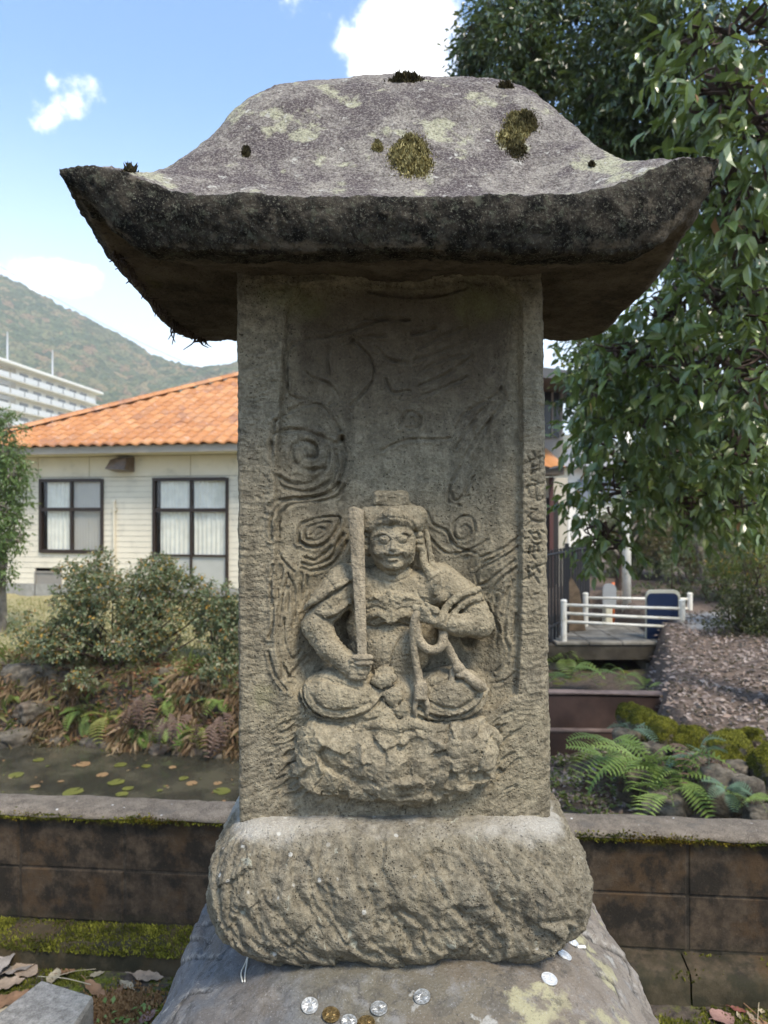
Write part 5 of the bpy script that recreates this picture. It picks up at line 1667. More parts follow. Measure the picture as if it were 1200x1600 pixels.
def leaf_template(kind):
    if kind == 'big':       # eight triangles, folded along the midrib and bent
        v = [(0, 0, 0), (.30, -.5, .05), (.33, 0, -.03), (.30, .5, .05), (.68, -.42, .0), (.70, 0, -.09), (.68, .42, .0), (1, 0, -.20)]
        t = [(0, 1, 2), (0, 2, 3), (1, 4, 2), (4, 5, 2), (2, 5, 3), (5, 6, 3), (4, 7, 5), (5, 7, 6)]
    else:                   # two triangles
        v = [(0, 0, 0), (.5, -.5, .08), (.5, .5, .08), (1, 0, -.1)]
        t = [(0, 1, 3), (0, 3, 2)]
    return np.array(v, float), np.array(t)

def leaves(pos, d, up, length, ratio=.4, kind='small', roll=.5):
    tv_, tt = leaf_template(kind)
    n = len(pos)
    d, r, nn = frame_from(d, up)
    a = RNG.normal(0, roll, n)[:, None]
    r, nn = np.cos(a) * r + np.sin(a) * nn, np.cos(a) * nn - np.sin(a) * r
    L = np.broadcast_to(length, (n,))[:, None, None]
    v = pos[:, None, :] + L * (tv_[None, :, 0:1] * d[:, None] + ratio * tv_[None, :, 1:2] * r[:, None] + tv_[None, :, 2:3] * nn[:, None])
    f = (np.arange(n)[:, None, None] * len(tv_) + tt[None]).reshape(-1, 3)
    return v.reshape(-1, 3), f, (d, r, nn)

def ball(n):
    p = RNG.normal(size=(n, 3)); p /= np.linalg.norm(p, axis=1)[:, None]
    return p

def twig_leaves(c, rad, ntw, per, L, droop=.35, shell=.55, spread=.55, step=.28):
    """leaf bases and directions on twigs that fill an ellipsoid, most of them near its skin"""
    u = ball(ntw)
    k = shell + (1 - shell) * RNG.uniform(size=ntw) ** .6
    k = np.where(RNG.uniform(size=ntw) < .25, RNG.uniform(.1, 1, ntw), k)
    p = np.array(c) + u * np.array(rad) * k[:, None]
    td = u + .6 * RNG.normal(size=(ntw, 3)); td[:, 2] -= droop
    td /= np.linalg.norm(td, axis=1)[:, None]
    P_, D_ = [], []
    for i in range(per):
        off = (i / per) * step
        q = p + td * off
        side = ball(ntw); side -= td * (side * td).sum(1)[:, None]
        side /= np.linalg.norm(side, axis=1)[:, None] + 1e-9
        dd = td * RNG.uniform(.2, .9, ntw)[:, None] + side * spread * 1.3; dd[:, 2] -= droop
        P_.append(q); D_.append(dd)
    return np.concatenate(P_), np.concatenate(D_)

def clump_px(px, py, Y, rx, ry, dz=1.0):
    k = Y / FPX
    return P(px, py, Y), (rx * k, max(rx, ry) * k * dz, ry * k)

UP = np.array([0, 0, 1.0])
def lobes(clumps, n=7, k=.42):
    """break every clump into smaller uneven ones so that the outline is ragged"""
    out = []
    for c, rad in clumps:
        u = ball(n) * RNG.uniform(.45, 1.02, n)[:, None]
        for i in range(n):
            out.append((np.array(c) + u[i] * np.array(rad), tuple(np.array(rad) * k * RNG.uniform(.6, 1.25))))
    return out
M['leaf_near'] = leaf_mat('glossy_leaf', [(.060, .094, .028), (.10, .145, .042), (.14, .195, .055), (.20, .25, .07)], .26, .65, trans=.16)
M['leaf_dark'] = leaf_mat('dark_leaf', [(.030, .052, .018), (.050, .082, .027), (.075, .115, .036), (.11, .145, .045)], .3, .6, trans=.12)
M['leaf_dead'] = leaf_mat('dead_leaf', [(.30, .15, .075), (.36, .20, .11)], .7, .2, trans=.2)
M['bark'] = plain('dark_bark', (.075, .055, .042), .95, .1, var=.4, scale=14, bump=.8, bscale=40, bdist=.01)
M['bark_red'] = plain('reddish_bark', (.07, .05, .04), .95, .1, var=.4, scale=10, bump=.8, bscale=30, bdist=.015)
M['bark_pale'] = plain('pale_bark', (.21, .18, .14), .95, .1, var=.4, scale=9, bump=.6, bscale=30, bdist=.01)

def limb(mb, pts, r0, r1, n=7):
    p = spline(pts, 6)
    p = p + np.outer(np.sin(np.linspace(0, np.pi, len(p))), [0, 0, 0]) + .25 * r0 * np.stack([fbm(p + 9 * i, 3.0, 2) for i in range(3)], 1)
    mb.tube(p, np.linspace(r0, r1, len(p)), n)

def tree(name, label, cat, group, base, trunk_pts, r0, limbs, clumps, mat_leaf, bark, L, ratio, kind, dens, per=6, singles=0, droop=.35, dead=0, step=.28, shell=.55):
    t = empty(name, tuple(base), label, cat, group)
    mb = MB(); limb(mb, trunk_pts, r0, r0 * .55, 10)
    mb.obj("trunk", bark, t, sm=True)
    for (pts, a, b) in limbs:
        mb = MB(); limb(mb, pts, a, b); mb.obj("limb", bark, t, sm=True)
    PP, DD = [], []
    tw = MB()
    for (c, rad) in (lobes(clumps, 8, .48) if kind == 'small' else clumps):
        vol = (rad[0] * rad[1] + rad[0] * rad[2] + rad[1] * rad[2]) / 3
        n = max(4, int(dens * vol / (L * L)))
        p, d = twig_leaves(c, rad, n, per, L, droop, shell, step=step)
        PP.append(p); DD.append(d)
        for i in range(0, n, max(1, n // (14 if kind == 'big' else 4))):
            a = np.array(c) + RNG.normal(0, .25, 3) * np.array(rad)
            tw.tube(spline([a, (a + p[i]) / 2 + RNG.normal(0, .04, 3), p[i] + .0 * d[i]], 3), np.linspace(.012, .004, 7), 4, caps=False)
    PP, DD = np.concatenate(PP), np.concatenate(DD)
    if tw.v: tag(tw.obj("twigs", bark, t), kind='stuff')
    ln = L * RNG.uniform(.65, 1.25, len(PP))
    take = np.zeros(len(PP), bool)
    if singles:
        # the leaves that show largest become single leaves
        px = 600 + FPX * PP[:, 0] / PP[:, 1]; py = 800 - FPX * (PP[:, 2] - CAM_Z) / PP[:, 1]
        ok = (px > 10) & (px < 1195) & (py > 5) & (py < 1590)
        sc = np.where(ok, ln / PP[:, 1], 0)
        take[np.argsort(-sc)[:singles]] = True
    v, f, _ = leaves(PP[~take], DD[~take], np.tile(UP, ((~take).sum(), 1)) + .3 * RNG.normal(size=((~take).sum(), 3)), ln[~take], ratio, kind)
    mats, mi = [mat_leaf], None
    if dead:
        mats = [mat_leaf, M['leaf_dead']]
        isd = RNG.uniform(size=(~take).sum()) < dead
        mi = np.repeat(isd.astype(int), len(leaf_template(kind)[1]))
    tag(obj("crown", v, f, mats, t, sm=False, mi=mi), kind='stuff')
    if singles:
        tv_, tt = leaf_template('big')
        mes = []
        for k_ in range(6):
            tvv = tv_.copy(); tvv[:, 1] *= ratio * RNG.uniform(.85, 1.15); tvv[:, 2] *= RNG.uniform(.5, 1.8)
            mes.append(make_mesh("leaf", tvv, tt, mat_leaf, False))
        dm = make_mesh("leaf", mes[0] and tv_ * [1, ratio, 2.2], tt, M['leaf_dead'], False)
        idx = np.where(take)[0]
        d, r, nn = frame_from(DD[idx], np.tile(UP, (len(idx), 1)) + .3 * RNG.normal(size=(len(idx), 3)))
        for i, k_ in enumerate(idx):
            m_ = Matrix(((d[i, 0], r[i, 0], nn[i, 0], PP[k_, 0] - base[0]), (d[i, 1], r[i, 1], nn[i, 1], PP[k_, 1] - base[1]), (d[i, 2], r[i, 2], nn[i, 2], PP[k_, 2] - base[2]), (0, 0, 0, 1)))
            o = link("leaf", dm if RNG.uniform() < .02 else mes[i % 6], t)
            o.matrix_basis = m_ @ Matrix.Scale(ln[k_], 4)
    return t

# evergreen oak at the right: trunk outside the frame, boughs reach in over the bank
C = clump_px
near = [C(1150, 40, 3.5, 95, 70), C(1125, 150, 3.4, 60, 60), C(1190, 200, 3.3, 70, 80), C(1150, 300, 3.5, 60, 50), C(1180, 370, 3.6, 60, 50), C(1085, 60, 3.9, 40, 40),
        C(1130, 470, 3.9, 80, 55), C(1050, 480, 4.3, 60, 40), C(1170, 570, 3.8, 70, 70), C(990, 550, 4.4, 70, 40), C(1085, 580, 4.2, 80, 55), C(948, 600, 4.8, 50, 40), C(1000, 650, 4.7, 90, 50),
        C(1150, 690, 4.5, 70, 60), C(930, 690, 5.2, 38, 40), C(1070, 720, 5.0, 80, 40), C(960, 760, 5.4, 65, 42), C(942, 830, 5.6, 42, 40), C(1060, 790, 5.4, 60, 40), C(1140, 780, 5.2, 60, 45)]
tb = np.array([3.45, 6.0, 0.05])
tree("evergreen_oak", "broadleaved evergreen tree with glossy leaves and boughs reaching in from the right edge", "tree", None, tb,
     [tb - [0, 0, .2], tb + [.02, .0, 1.2], tb + [.1, -.1, 2.6], tb + [.15, -.2, 4.2], tb + [.1, -.2, 5.6]], .15,
     [([tb + [.05, 0, 2.0], P(1130, 560, 5.0), P(1040, 560, 4.4)], .05, .015), ([tb + [.08, 0, 2.6], P(1150, 400, 4.4), P(1130, 300, 3.6)], .05, .015),
      ([tb + [.1, 0, 3.2], P(1180, 180, 4.2), P(1120, 90, 3.6)], .05, .012), ([tb + [.05, 0, 1.7], P(1080, 700, 5.2), P(950, 730, 5.3)], .04, .012)],
     near, M['leaf_near'], M['bark_red'], .104, .42, 'big', 6.6, per=7, singles=300, dead=.006, droop=.42)
# darker tree behind it
dk = [C(760, 40, 8.2, 55, 60), C(735, 90, 8.4, 26, 36), C(820, 50, 7.8, 70, 80), C(900, 40, 7.6, 80, 60), C(850, 130, 7.8, 70, 50), C(960, 60, 7.2, 90, 80), C(930, 170, 7.4, 70, 50), C(1010, 140, 7.0, 80, 70),
      C(1060, 40, 6.8, 80, 70), C(985, 215, 7.2, 60, 40), C(1050, 240, 7.0, 70, 50), C(1120, 150, 6.8, 80, 90), C(1130, 330, 6.8, 90, 80), C(1090, 420, 6.6, 80, 60), C(1180, 470, 6.6, 60, 90), C(1150, 600, 6.6, 80, 80),
      C(1050, 560, 6.8, 90, 50), C(950, 570, 7.2, 60, 40), C(1000, 630, 7.4, 90, 50), C(1100, 700, 7.0, 100, 60), C(935, 640, 7.8, 36, 36)]
tb = np.array([5.3, 8.8, 0.05])
tree("shade_tree", "tall dense dark evergreen tree standing behind the glossy boughs", "tree", None, tb,
     [tb - [0, 0, .2], tb + [-.1, .05, 2.0], tb + [-.5, -.2, 4.2], tb + [-.9, -.6, 6.4]], .2,
     [([tb + [-.4, -.2, 3.8], P(1060, 190, 7.3), P(975, 125, 7.2), P(910, 112, 7.4)], .085, .03), ([tb + [-.45, -.2, 4.6], P(1000, 60, 7.4), P(900, 30, 7.6)], .07, .02), ([tb + [-.5, -.2, 4.4], P(1000, 175, 7.3), P(930, 150, 7.5)], .045, .015),
      ([tb + [-.2, -.1, 3.0], P(1080, 420, 7.4), P(1000, 560, 7.2)], .06, .02)],
     dk, M['leaf_dark'], M['bark'], .085, .42, 'small', 9.0, per=7, droop=.45, shell=.3)

# wood beyond the bridge
M['leaf_wood'] = leaf_mat('woodland_leaf', [(.08, .105, .06), (.13, .16, .09), (.20, .215, .13), (.27, .24, .14)], .5, .4, trans=.3)
M['leaf_yellow'] = leaf_mat('yellow_green_leaf', [(.06, .085, .018), (.11, .13, .025), (.19, .18, .035)], .45, .4, trans=.3)
M['leaf_brown'] = leaf_mat('withered_leaf', [(.12, .085, .055), (.18, .13, .085), (.10, .09, .05)], .7, .2, trans=.25)
M['leaf_clip'] = leaf_mat('dark_shrub_leaf', [(.02, .03, .012), (.035, .045, .016), (.07, .065, .02)], .45, .4, trans=.12)
specs = [(1010, 860, 17, 80, 70, M['leaf_wood'], "pale leaved tree beyond the bridge, left of the withered tree"), (1150, 700, 15, 70, 110, M['leaf_brown'], "tall withered brownish tree beyond the round shrub at the right"),
         (1095, 800, 16, 60, 100, M['leaf_wood'], "grey green tree with a leaning trunk beyond the bridge"), (1060, 900, 20, 60, 50, M['leaf_brown'], "low brown thicket tree between the pale trunks beyond the bridge"),
         (1180, 840, 13, 50, 60, M['leaf_wood'], "grey green tree close behind the round shrub"), (960, 890, 24, 60, 46, M['leaf_wood'], "small distant tree just left of the white pole")]
for (px, py, Y, rx, ry, ml, lab) in specs:
    c = P(px, py, Y)
    b = np.array([c[0] + .4, Y, 0.0])
    k = Y / FPX
    cl = [C(px + RNG.uniform(-.6, .6) * rx, py + RNG.uniform(-.7, .7) * ry, Y + RNG.uniform(-.7, .7), rx * .5, ry * .36) for _ in range(8)]
    tree("woodland_tree", lab, "tree", "trees beyond the bridge", b, [b - [0, 0, .2], b + [-.15, 0, c[2] * .45], c + [0, 0, ry * k * .4]], .13,
         [([b + [-.15, 0, c[2] * .45], cl[i][0] + np.array([0, 0, 0])], .05, .012) for i in range(3)], cl, ml, M['bark_pale'], .10, .42, 'small', 6.0, per=6, shell=.2)
# bare slim trunks among them
for (px, y0, y1, Y, lean, r_, lab) in [(1108, 985, 690, 13.5, -60, .08, "slim pale trunk leaning left beyond the shrub"), (966, 985, 830, 14, 2, .12, "reddish trunk right beside the white pole")]:
    a, b = P(px, 800 + FPX * CAM_Z / Y, Y), P(px + lean, y1, Y)
    mb = MB(); limb(mb, [a - [0, 0, .1], (a * .5 + b * .5) + [.06, 0, 0], b], r_, r_ * .5, 8)
    e = empty("bare_tree", tuple(a), lab, "tree", "bare trunks beyond the bridge")
    mb.obj("trunk", M['bark_red'] if px == 966 else M['bark_pale'], e, sm=True)
    for k_ in range(3):
        mb = MB(); s_ = a * (.5 - .12 * k_) + b * (.5 + .12 * k_); limb(mb, [s_, s_ + [(-1) ** k_ * .35, .1, .45], s_ + [(-1) ** k_ * .8, .2, 1.1]], r_ * .35, .012, 5); mb.obj("limb", M['bark_pale'], e, sm=True)
# far mass that closes the view between the trunks
cl = [C(px, py, 34, 70, 60) for px, py in ((1010, 880), (1080, 860), (1150, 840), (1220, 820), (1110, 760), (1190, 740), (1260, 780), (1300, 700), (940, 915), (1050, 800))]
PP, DD = zip(*[twig_leaves(c, r_, 900, 6, .3, .3, .2, step=.5) for c, r_ in cl])
PP, DD = np.concatenate(PP), np.concatenate(DD)
v, f, _ = leaves(PP, DD, np.tile(UP, (len(PP), 1)), .34 * RNG.uniform(.7, 1.3, len(PP)), .5)
tag(obj("far_wood", v, f, M['leaf_wood'], sm=False), "far wood beyond the bridge", kind='stuff')

def shrub(name, label, base, clumps, mat_leaf, L, ratio, dens, per=7, flecks=0, fleck_mat=None, stems=16, droop=.05, group=None, cat="shrub", shell=.5):
    t = empty(name, tuple(base), label, cat, group)
    mb = MB()
    for k_ in range(stems):
        c, rad = clumps[k_ % len(clumps)]
        e = np.array(c) + RNG.normal(0, .35, 3) * np.array(rad)
        a = np.array(base) + [RNG.normal(0, .08), RNG.normal(0, .05), -.02]
        limb(mb, [a, a * .5 + e * .5 + RNG.normal(0, .06, 3), e], .018, .005, 5)
    tag(mb.obj("stems", M['bark'], t, sm=True), kind='stuff')
    PP, DD = [], []
    for (c, rad) in lobes(clumps):
        vol = (rad[0] * rad[1] + rad[0] * rad[2] + rad[1] * rad[2]) / 3
        p, d = twig_leaves(c, rad, max(6, int(dens * vol / (L * L))), per, L, droop, shell, step=L * 2.2)
        PP.append(p); DD.append(d)
    PP, DD = np.concatenate(PP), np.concatenate(DD)
    v, f, _ = leaves(PP, DD, np.tile(UP, (len(PP), 1)) + .3 * RNG.normal(size=(len(PP), 3)), L * RNG.uniform(.6, 1.3, len(PP)), ratio)
    mats, mi = [mat_leaf], None
    if flecks:
        mats.append(fleck_mat); mi = np.repeat((RNG.uniform(size=len(PP)) < flecks).astype(int), 2)
    tag(obj("foliage", v, f, mats, t, sm=False, mi=mi), kind='stuff')
    return t
M['leaf_azalea'] = leaf_mat('azalea_leaf', [(.085, .11, .05), (.145, .18, .085), (.225, .25, .14), (.24, .145, .08)], .4, .5, trans=.2)
M['leaf_fleck'] = leaf_mat('yellowed_leaf', [(.40, .22, .04), (.45, .30, .07), (.33, .14, .05)], .6, .3, trans=.3)
bc = [C(180, 950, 7.8, 70, 55), C(105, 975, 7.7, 70, 48), C(255, 955, 7.8, 65, 50), C(150, 900, 7.9, 45, 32), C(215, 900, 7.9, 55, 30), C(62, 985, 7.7, 42, 28), C(320, 965, 7.8, 50, 36), C(200, 1002, 7.5, 80, 24), C(128, 1062, 7.2, 26, 12), C(300, 925, 7.9, 28, 20), C(95, 1010, 7.5, 50, 22), C(250, 880, 8.0, 20, 18)]
shrub("azalea_bush", "wide grey green azalea bush with yellowed leaves on the pond bank before the house", (-2.9, 7.75, -.05), bc, M['leaf_azalea'], .042, .55, 5.0, flecks=.085, fleck_mat=M['leaf_fleck'], stems=26)
shrub("azalea_bush", "smaller azalea bush half hidden behind the left side of the carved stele", (-1.75, 7.6, -.05), [C(365, 960, 7.6, 42, 40), C(340, 1000, 7.5, 40, 30), C(395, 1000, 7.6, 40, 40), C(350, 1050, 7.2, 30, 24)], M['leaf_azalea'], .042, .55, 5.0, flecks=.04, fleck_mat=M['leaf_fleck'], stems=8)
for (px, py, Y, rx, ry, ml, lab) in [(1000, 935, 13.2, 34, 40, M['leaf_wood'], "grey green bush right of the white pole beyond the bridge"), (1048, 915, 13.0, 34, 50, M['leaf_wood'], "tall pale bush directly behind the blue board"), (1095, 900, 12.4, 40, 62, M['leaf_wood'], "tall grey green bush at the end of the gravel path"),
                                     (1140, 850, 12.0, 46, 70, M['leaf_brown'], "withered brownish bush above the round shrub"), (1185, 820, 11.6, 44, 80, M['leaf_wood'], "tall grey green bush at the right edge above the yellow green shrub"), (1070, 830, 14.5, 60, 50, M['leaf_brown'], "hazy brown bush under the lowest boughs"), (955, 925, 15.5, 30, 26, M['leaf_wood'], "low bush left of the white pole beyond the bridge")]:
    c = P(px, py, Y)
    shrub("wood_bush", lab, (c[0], Y, 0), [C(px, py, Y, rx, ry), C(px + .3 * rx, py + .7 * ry, Y, rx * .9, ry * .5), C(px - .4 * rx, py + .6 * ry, Y + .2, rx * .7, ry * .5)], ml, .075, .45, 1.5, stems=8, group="bushes beyond the bridge", cat="bush")
# left edge tree
M['leaf_left'] = leaf_mat('garden_leaf', [(.07, .12, .035), (.12, .18, .055), (.18, .24, .08)], .35, .5, trans=.25)
tb = P(2, 958, 9.6); tb[2] = 0
tree("garden_tree", "small round garden tree cut by the left picture edge, against the house wall", "tree", None, tb, [tb - [0, 0, .1], tb + [.02, 0, .6], tb + [-.05, 0, 1.6], tb + [-.1, 0, 2.6]], .06,
     [([tb + [0, 0, .9], tb + [.25, -.1, 1.5]], .02, .008)],
     [C(0, 690, 9.5, 36, 36), C(10, 740, 9.4, 34, 36), C(-20, 740, 9.6, 50, 50), C(-8, 800, 9.4, 42, 30), C(4, 845, 9.3, 32, 26), C(-14, 890, 9.3, 34, 26), C(-10, 660, 9.6, 34, 24)], M['leaf_left'], M['bark_pale'], .062, .42, 'small', 4.8, per=7, step=.16)
# round clipped shrub at the right and a lush tuft by the path
tb = P(1165, 995, 9.2); tb[2] = .05
shrub("round_shrub", "dense rounded shrub, dark below and yellow green on top, on the litter covered bank", tb, [C(1165, 940, 9.2, 48, 42), C(1195, 950, 9.1, 50, 50), C(1140, 960, 9.1, 32, 34), C(1170, 975, 9.0, 52, 26)], M['leaf_clip'], .05, .4, 3.0, flecks=.10, fleck_mat=M['leaf_yellow'], stems=10)
tb = P(1165, 985, 9.9); tb[2] = .05
shrub("yellow_shrub", "loose yellow green shrub with upright shoots above the round dark shrub", tb, [C(1150, 880, 9.8, 40, 40), C(1185, 860, 9.8, 36, 44), C(1195, 900, 9.7, 36, 30), C(1125, 905, 9.8, 24, 24)], M['leaf_yellow'], .055, .4, 1.6, flecks=.1, fleck_mat=M['leaf_fleck'], stems=12, droop=-.4)

# ------------------------------------------------------------------ ferns
def frond_mesh(n=15, curl=.55, wid=.30):
    t = np.linspace(0, 1, n)
    x = t * (1 - .18 * curl * t); z = .55 * curl * np.sin(t * 2.2) * .6 - .55 * curl * t ** 2
    v, f = [], []
    for i in range(1, n):
        L = wid * math.sin(math.pi * (.12 + .88 * (1 - t[i])) ** .9) * (1 if t[i] > .12 else .3)
        for s in (-1, 1):
            b = len(v)
            v += [(x[i] - .012, 0, z[i]), (x[i] + .35 * L, s * L * .55, z[i] + .02), (x[i] + .55 * L, s * L, z[i] - .10 * L), (x[i] + .045, 0, z[i]), (x[i] + .42 * L + .03, s * L * .5, z[i] + .015)]
            f += [(b, b + 1, b + 4), (b, b + 4, b + 3), (b + 1, b + 2, b + 4)]
    for i in range(n - 1):
        b = len(v)
        v += [(x[i], -.006, z[i]), (x[i], .006, z[i]), (x[i + 1], .003, z[i + 1] + .004), (x[i + 1], -.003, z[i + 1] + .004)]
        f += [(b, b + 1, b + 2), (b, b + 2, b + 3)]
    return np.array(v), np.array(f)
def fern_mat(name, a, b):
    k = NM(name, .5, .3)
    c = k.mix(k.rand(), a, b)
    c = k.mix(k.rng(k.noise(30, 3), .4, .7, 0, .4), c, tuple(x * .6 for x in a))
    k.done(c)
    tr = k.t.nodes.new('ShaderNodeBsdfTranslucent'); k.L(c, tr.inputs['Color'])
    ms = k.t.nodes.new('ShaderNodeMixShader'); ms.inputs[0].default_value = .3
    k.L(k.b.outputs[0], ms.inputs[1]); k.L(tr.outputs[0], ms.inputs[2]); k.L(ms.outputs[0], k.t.nodes['Material Output'].inputs['Surface'])
    return k.m
M['fern'] = fern_mat('fern_green', (.17, .25, .06), (.28, .37, .11))
M['fern_yellow'] = fern_mat('fern_yellow', (.22, .24, .06), (.30, .29, .10))
M['fern_blue'] = fern_mat('fern_bluish', (.12, .19, .12), (.18, .27, .18))
FR = {}
for key in ('fern', 'fern_yellow', 'fern_blue'):
    FR[key] = [make_mesh("frond", *frond_mesh(15, c, w_), M[key], False) for c, w_ in ((.5, .26), (.9, .30), (1.2, .24))]
def fern(pos, size, nf, key, lab, face=None, spread=2.6, rise=.5, group=None):
    t = empty("fern", tuple(pos), lab, "fern", group)
    for i in range(nf):
        az = (face if face is not None else -math.pi / 2) + (i / max(1, nf - 1) - .5) * spread + RNG.normal(0, .15)
        o = link("frond", FR[key][i % 3], t, loc=(RNG.normal(0, .015), RNG.normal(0, .015), 0), rot=(RNG.normal(0, .25), -rise + RNG.normal(0, .25), az))
        s_ = size * RNG.uniform(.75, 1.15); o.scale = (s_, s_, s_)
    return t
def on_ground(px, py, lift=0.0, y0=2.9, y1=14.0):
    """first place where the sight line through a photo point meets the terrain"""
    ys = np.linspace(y0, y1, 900)
    x = (px - 600) / FPX * ys; z = CAM_Z - (py - 800) / FPX * ys
    tz = terrain_z(x, ys)
    k = np.argmax(z < tz)
    if z[k] >= tz[k]: k = len(ys) - 1
    return np.array([x[k], ys[k], tz[k] + lift])
lf = [(135, 1118, .30, 5, 'fern', "bright green fern hanging left of the yellowing frond over the pond"), (168, 1128, .32, 3, 'fern_yellow', "yellowing fern frond drooping to the water in the middle of the bank"),
      (190, 1120, .16, 3, 'fern_yellow', "small yellow fern beside the drooping yellow frond"), (262, 1100, .26, 6, 'fern', "bright fern high on the bank right of the yellow frond"),
      (275, 1140, .30, 7, 'fern', "large spreading pale fern at the right foot of the bank"), (318, 1150, .28, 4, 'fern_yellow', "long hanging fern at the water beside the stele"),
      (215, 1150, .24, 5, 'fern', "dark fern over the dark gap at the middle of the waterline"), (150, 1085, .18, 4, 'fern', "small fern under the branches of the azalea bush"),
      (245, 1068, .16, 5, 'fern_blue', "small bluish fern just under the crest of the bank"), (345, 1105, .24, 5, 'fern', "fern tucked against the left side of the stele"), (20, 1095, .14, 4, 'fern', "small fern beside the grey bank stones at the left"), (85, 1115, .12, 4, 'fern', "tiny fern among the red brown litter on the left bank"),
      (300, 1095, .2, 5, 'fern_blue', "bluish fern on the right part of the left bank")]
for (px, py, s_, nf, key, lab) in lf:
    fern(on_ground(px, py, .04), s_, nf, key, lab, rise=-.1, spread=2.2, group="ferns on the pond bank")
rf_ = [(1010, 1200, 4.75, .42, 12, 'fern', "largest green fern, below the mossy edge stones"), (955, 1165, 5.3, .34, 6, 'fern', "fern at the corner by the brown weir"), (955, 1195, 5.0, .34, 5, 'fern', "fern with one long frond reaching out over the channel bed"), (1062, 1215, 4.5, .34, 6, 'fern', "fern spilling down beside the dead frond pile"),
       (1095, 1178, 4.5, .22, 5, 'fern_blue', "bluish fern hanging from under the mossy stones"), (1135, 1235, 4.2, .18, 6, 'fern_blue', "small bluish fern on the round pale stone"), (1165, 1255, 4.1, .16, 4, 'fern', "small fern low by the coping at the right"), (985, 1140, 5.6, .24, 5, 'fern_blue', "fern at the far end of the row of mossy stones"),
       (880, 1030, 10.2, .55, 7, 'fern', "fern clump on the bank left of the bridge opening"), (893, 1062, 9.0, .45, 6, 'fern', "fern clump hanging below the bridge at the left"), (975, 1060, 8.6, .36, 6, 'fern', "fern at the right abutment under the bridge"), (1010, 1078, 7.9, .26, 5, 'fern', "fern where the leaf litter meets the bridge abutment"), (1043, 1245, 4.25, .3, 5, 'fern', "fern directly above the coping in front of the channel stones")]
for (px, py, Y, s_, nf, key, lab) in rf_:
    fern(P(px, py, Y), s_, nf, key, lab, face=-math.pi / 2 - .25, rise=.25, spread=3.0, group="ferns along the channel")

# ------------------------------------------------------------------ litter, grass and bank growth (nobody could count these)
def scatter(n, x0, x1, y0, y1, test):
    x = RNG.uniform(x0, x1, n); y = RNG.uniform(y0, y1, n)
    k = test(x, y)
    x, y = x[k], y[k]
    return np.stack([x, y, terrain_z(x, y)], 1)
POLY = np.array(POND + POND[:1], float)
def sdist(x, y):
    d = line_dist(x, y, POLY)
    return np.where(inside_poly(x, y, POND), -d, d)
M['litter'] = leaf_mat('litter_leaf', [(.095, .07, .06), (.22, .165, .14), (.35, .28, .245), (.46, .39, .35), (.27, .18, .13)], .75, .2, trans=.1)
p = scatter(30000, 1.9, 8.5, 3.3, 11, lambda x, y: (sdist(x, y) > -.02) & (RNG.uniform(size=len(x)) < np.clip(1.25 - .085 * y, .2, 1)))
d = ball(len(p)); d[:, 2] = np.abs(d[:, 2]) * .25
p[:, 2] += .012
v, f, _ = leaves(p, d, np.tile(UP, (len(p), 1)) + .45 * RNG.normal(size=(len(p), 3)), .06 * RNG.uniform(.6, 1.4, len(p)), .5, roll=.4)
tag(obj("leaf_litter", v, f, M['litter'], sm=False), "pinkish brown leaf litter covering the right bank", kind='stuff')
M['litter_red'] = leaf_mat('red_litter', [(.14, .065, .035), (.27, .125, .065), (.40, .235, .13), (.22, .14, .085)], .75, .2, trans=.1)
p = scatter(30000, -6.5, -.6, 6.3, 9.0, lambda x, y: (sdist(x, y) > .05) & (sdist(x, y) < 1.3) & (RNG.uniform(size=len(x)) < .75 * smooth(1.3, .5, sdist(x, y)) * smooth(-.6, .3, fbm(np.stack([x * 1.5, y * 2, 0 * x], 1), 1, 3) + .25)))
d = ball(len(p)); d[:, 2] = np.abs(d[:, 2]) * .3
p[:, 2] += .02
v, f, _ = leaves(p, d, np.tile(UP, (len(p), 1)) + .6 * RNG.normal(size=(len(p), 3)), .055 * RNG.uniform(.6, 1.4, len(p)), .5)
tag(obj("bank_litter", v, f, M['litter_red'], sm=False), "red brown dead leaves on the pond bank", kind='stuff')
M['blade'] = leaf_mat('bank_grass', [(.12, .15, .04), (.18, .21, .06), (.32, .28, .13), (.24, .16, .09)], .7, .2, trans=.25)
M['lawn'] = leaf_mat('dry_lawn_grass', [(.26, .24, .10), (.42, .36, .19), (.20, .23, .07)], .8, .2, trans=.25)
p = scatter(9000, -6.5, -.5, 6.3, 8.6, lambda x, y: (sdist(x, y) > -.05) & (sdist(x, y) < 1.0) & (fbm(np.stack([x * 2.1 + 5, y * 2, 0 * x], 1), 1, 3) > -.15))
d = np.tile(np.array([0, -.55, .35]), (len(p), 1)) + .55 * RNG.normal(size=(len(p), 3))
v, f, _ = leaves(p, d, np.tile(UP, (len(p), 1)), RNG.uniform(.06, .2, len(p)), .10)
tag(obj("bank_grass", v, f, M['blade'], sm=False), "tangled grass hanging on the pond bank", kind='stuff')
p = scatter(24000, -7, -.5, 7.3, 12.8, lambda x, y: (sdist(x, y) > .9) & (RNG.uniform(size=len(x)) < np.clip(1.6 - .1 * y, .25, 1)))
d = np.tile(np.array([0, 0, 1.0]), (len(p), 1)) + .5 * RNG.normal(size=(len(p), 3))
v, f, _ = leaves(p, d, np.tile(UP, (len(p), 1)) + ball(len(p)), RNG.uniform(.03, .09, len(p)), .14)
tag(obj("lawn_grass", v, f, M['lawn'], sm=False), "dry straw coloured lawn before the house", kind='stuff')
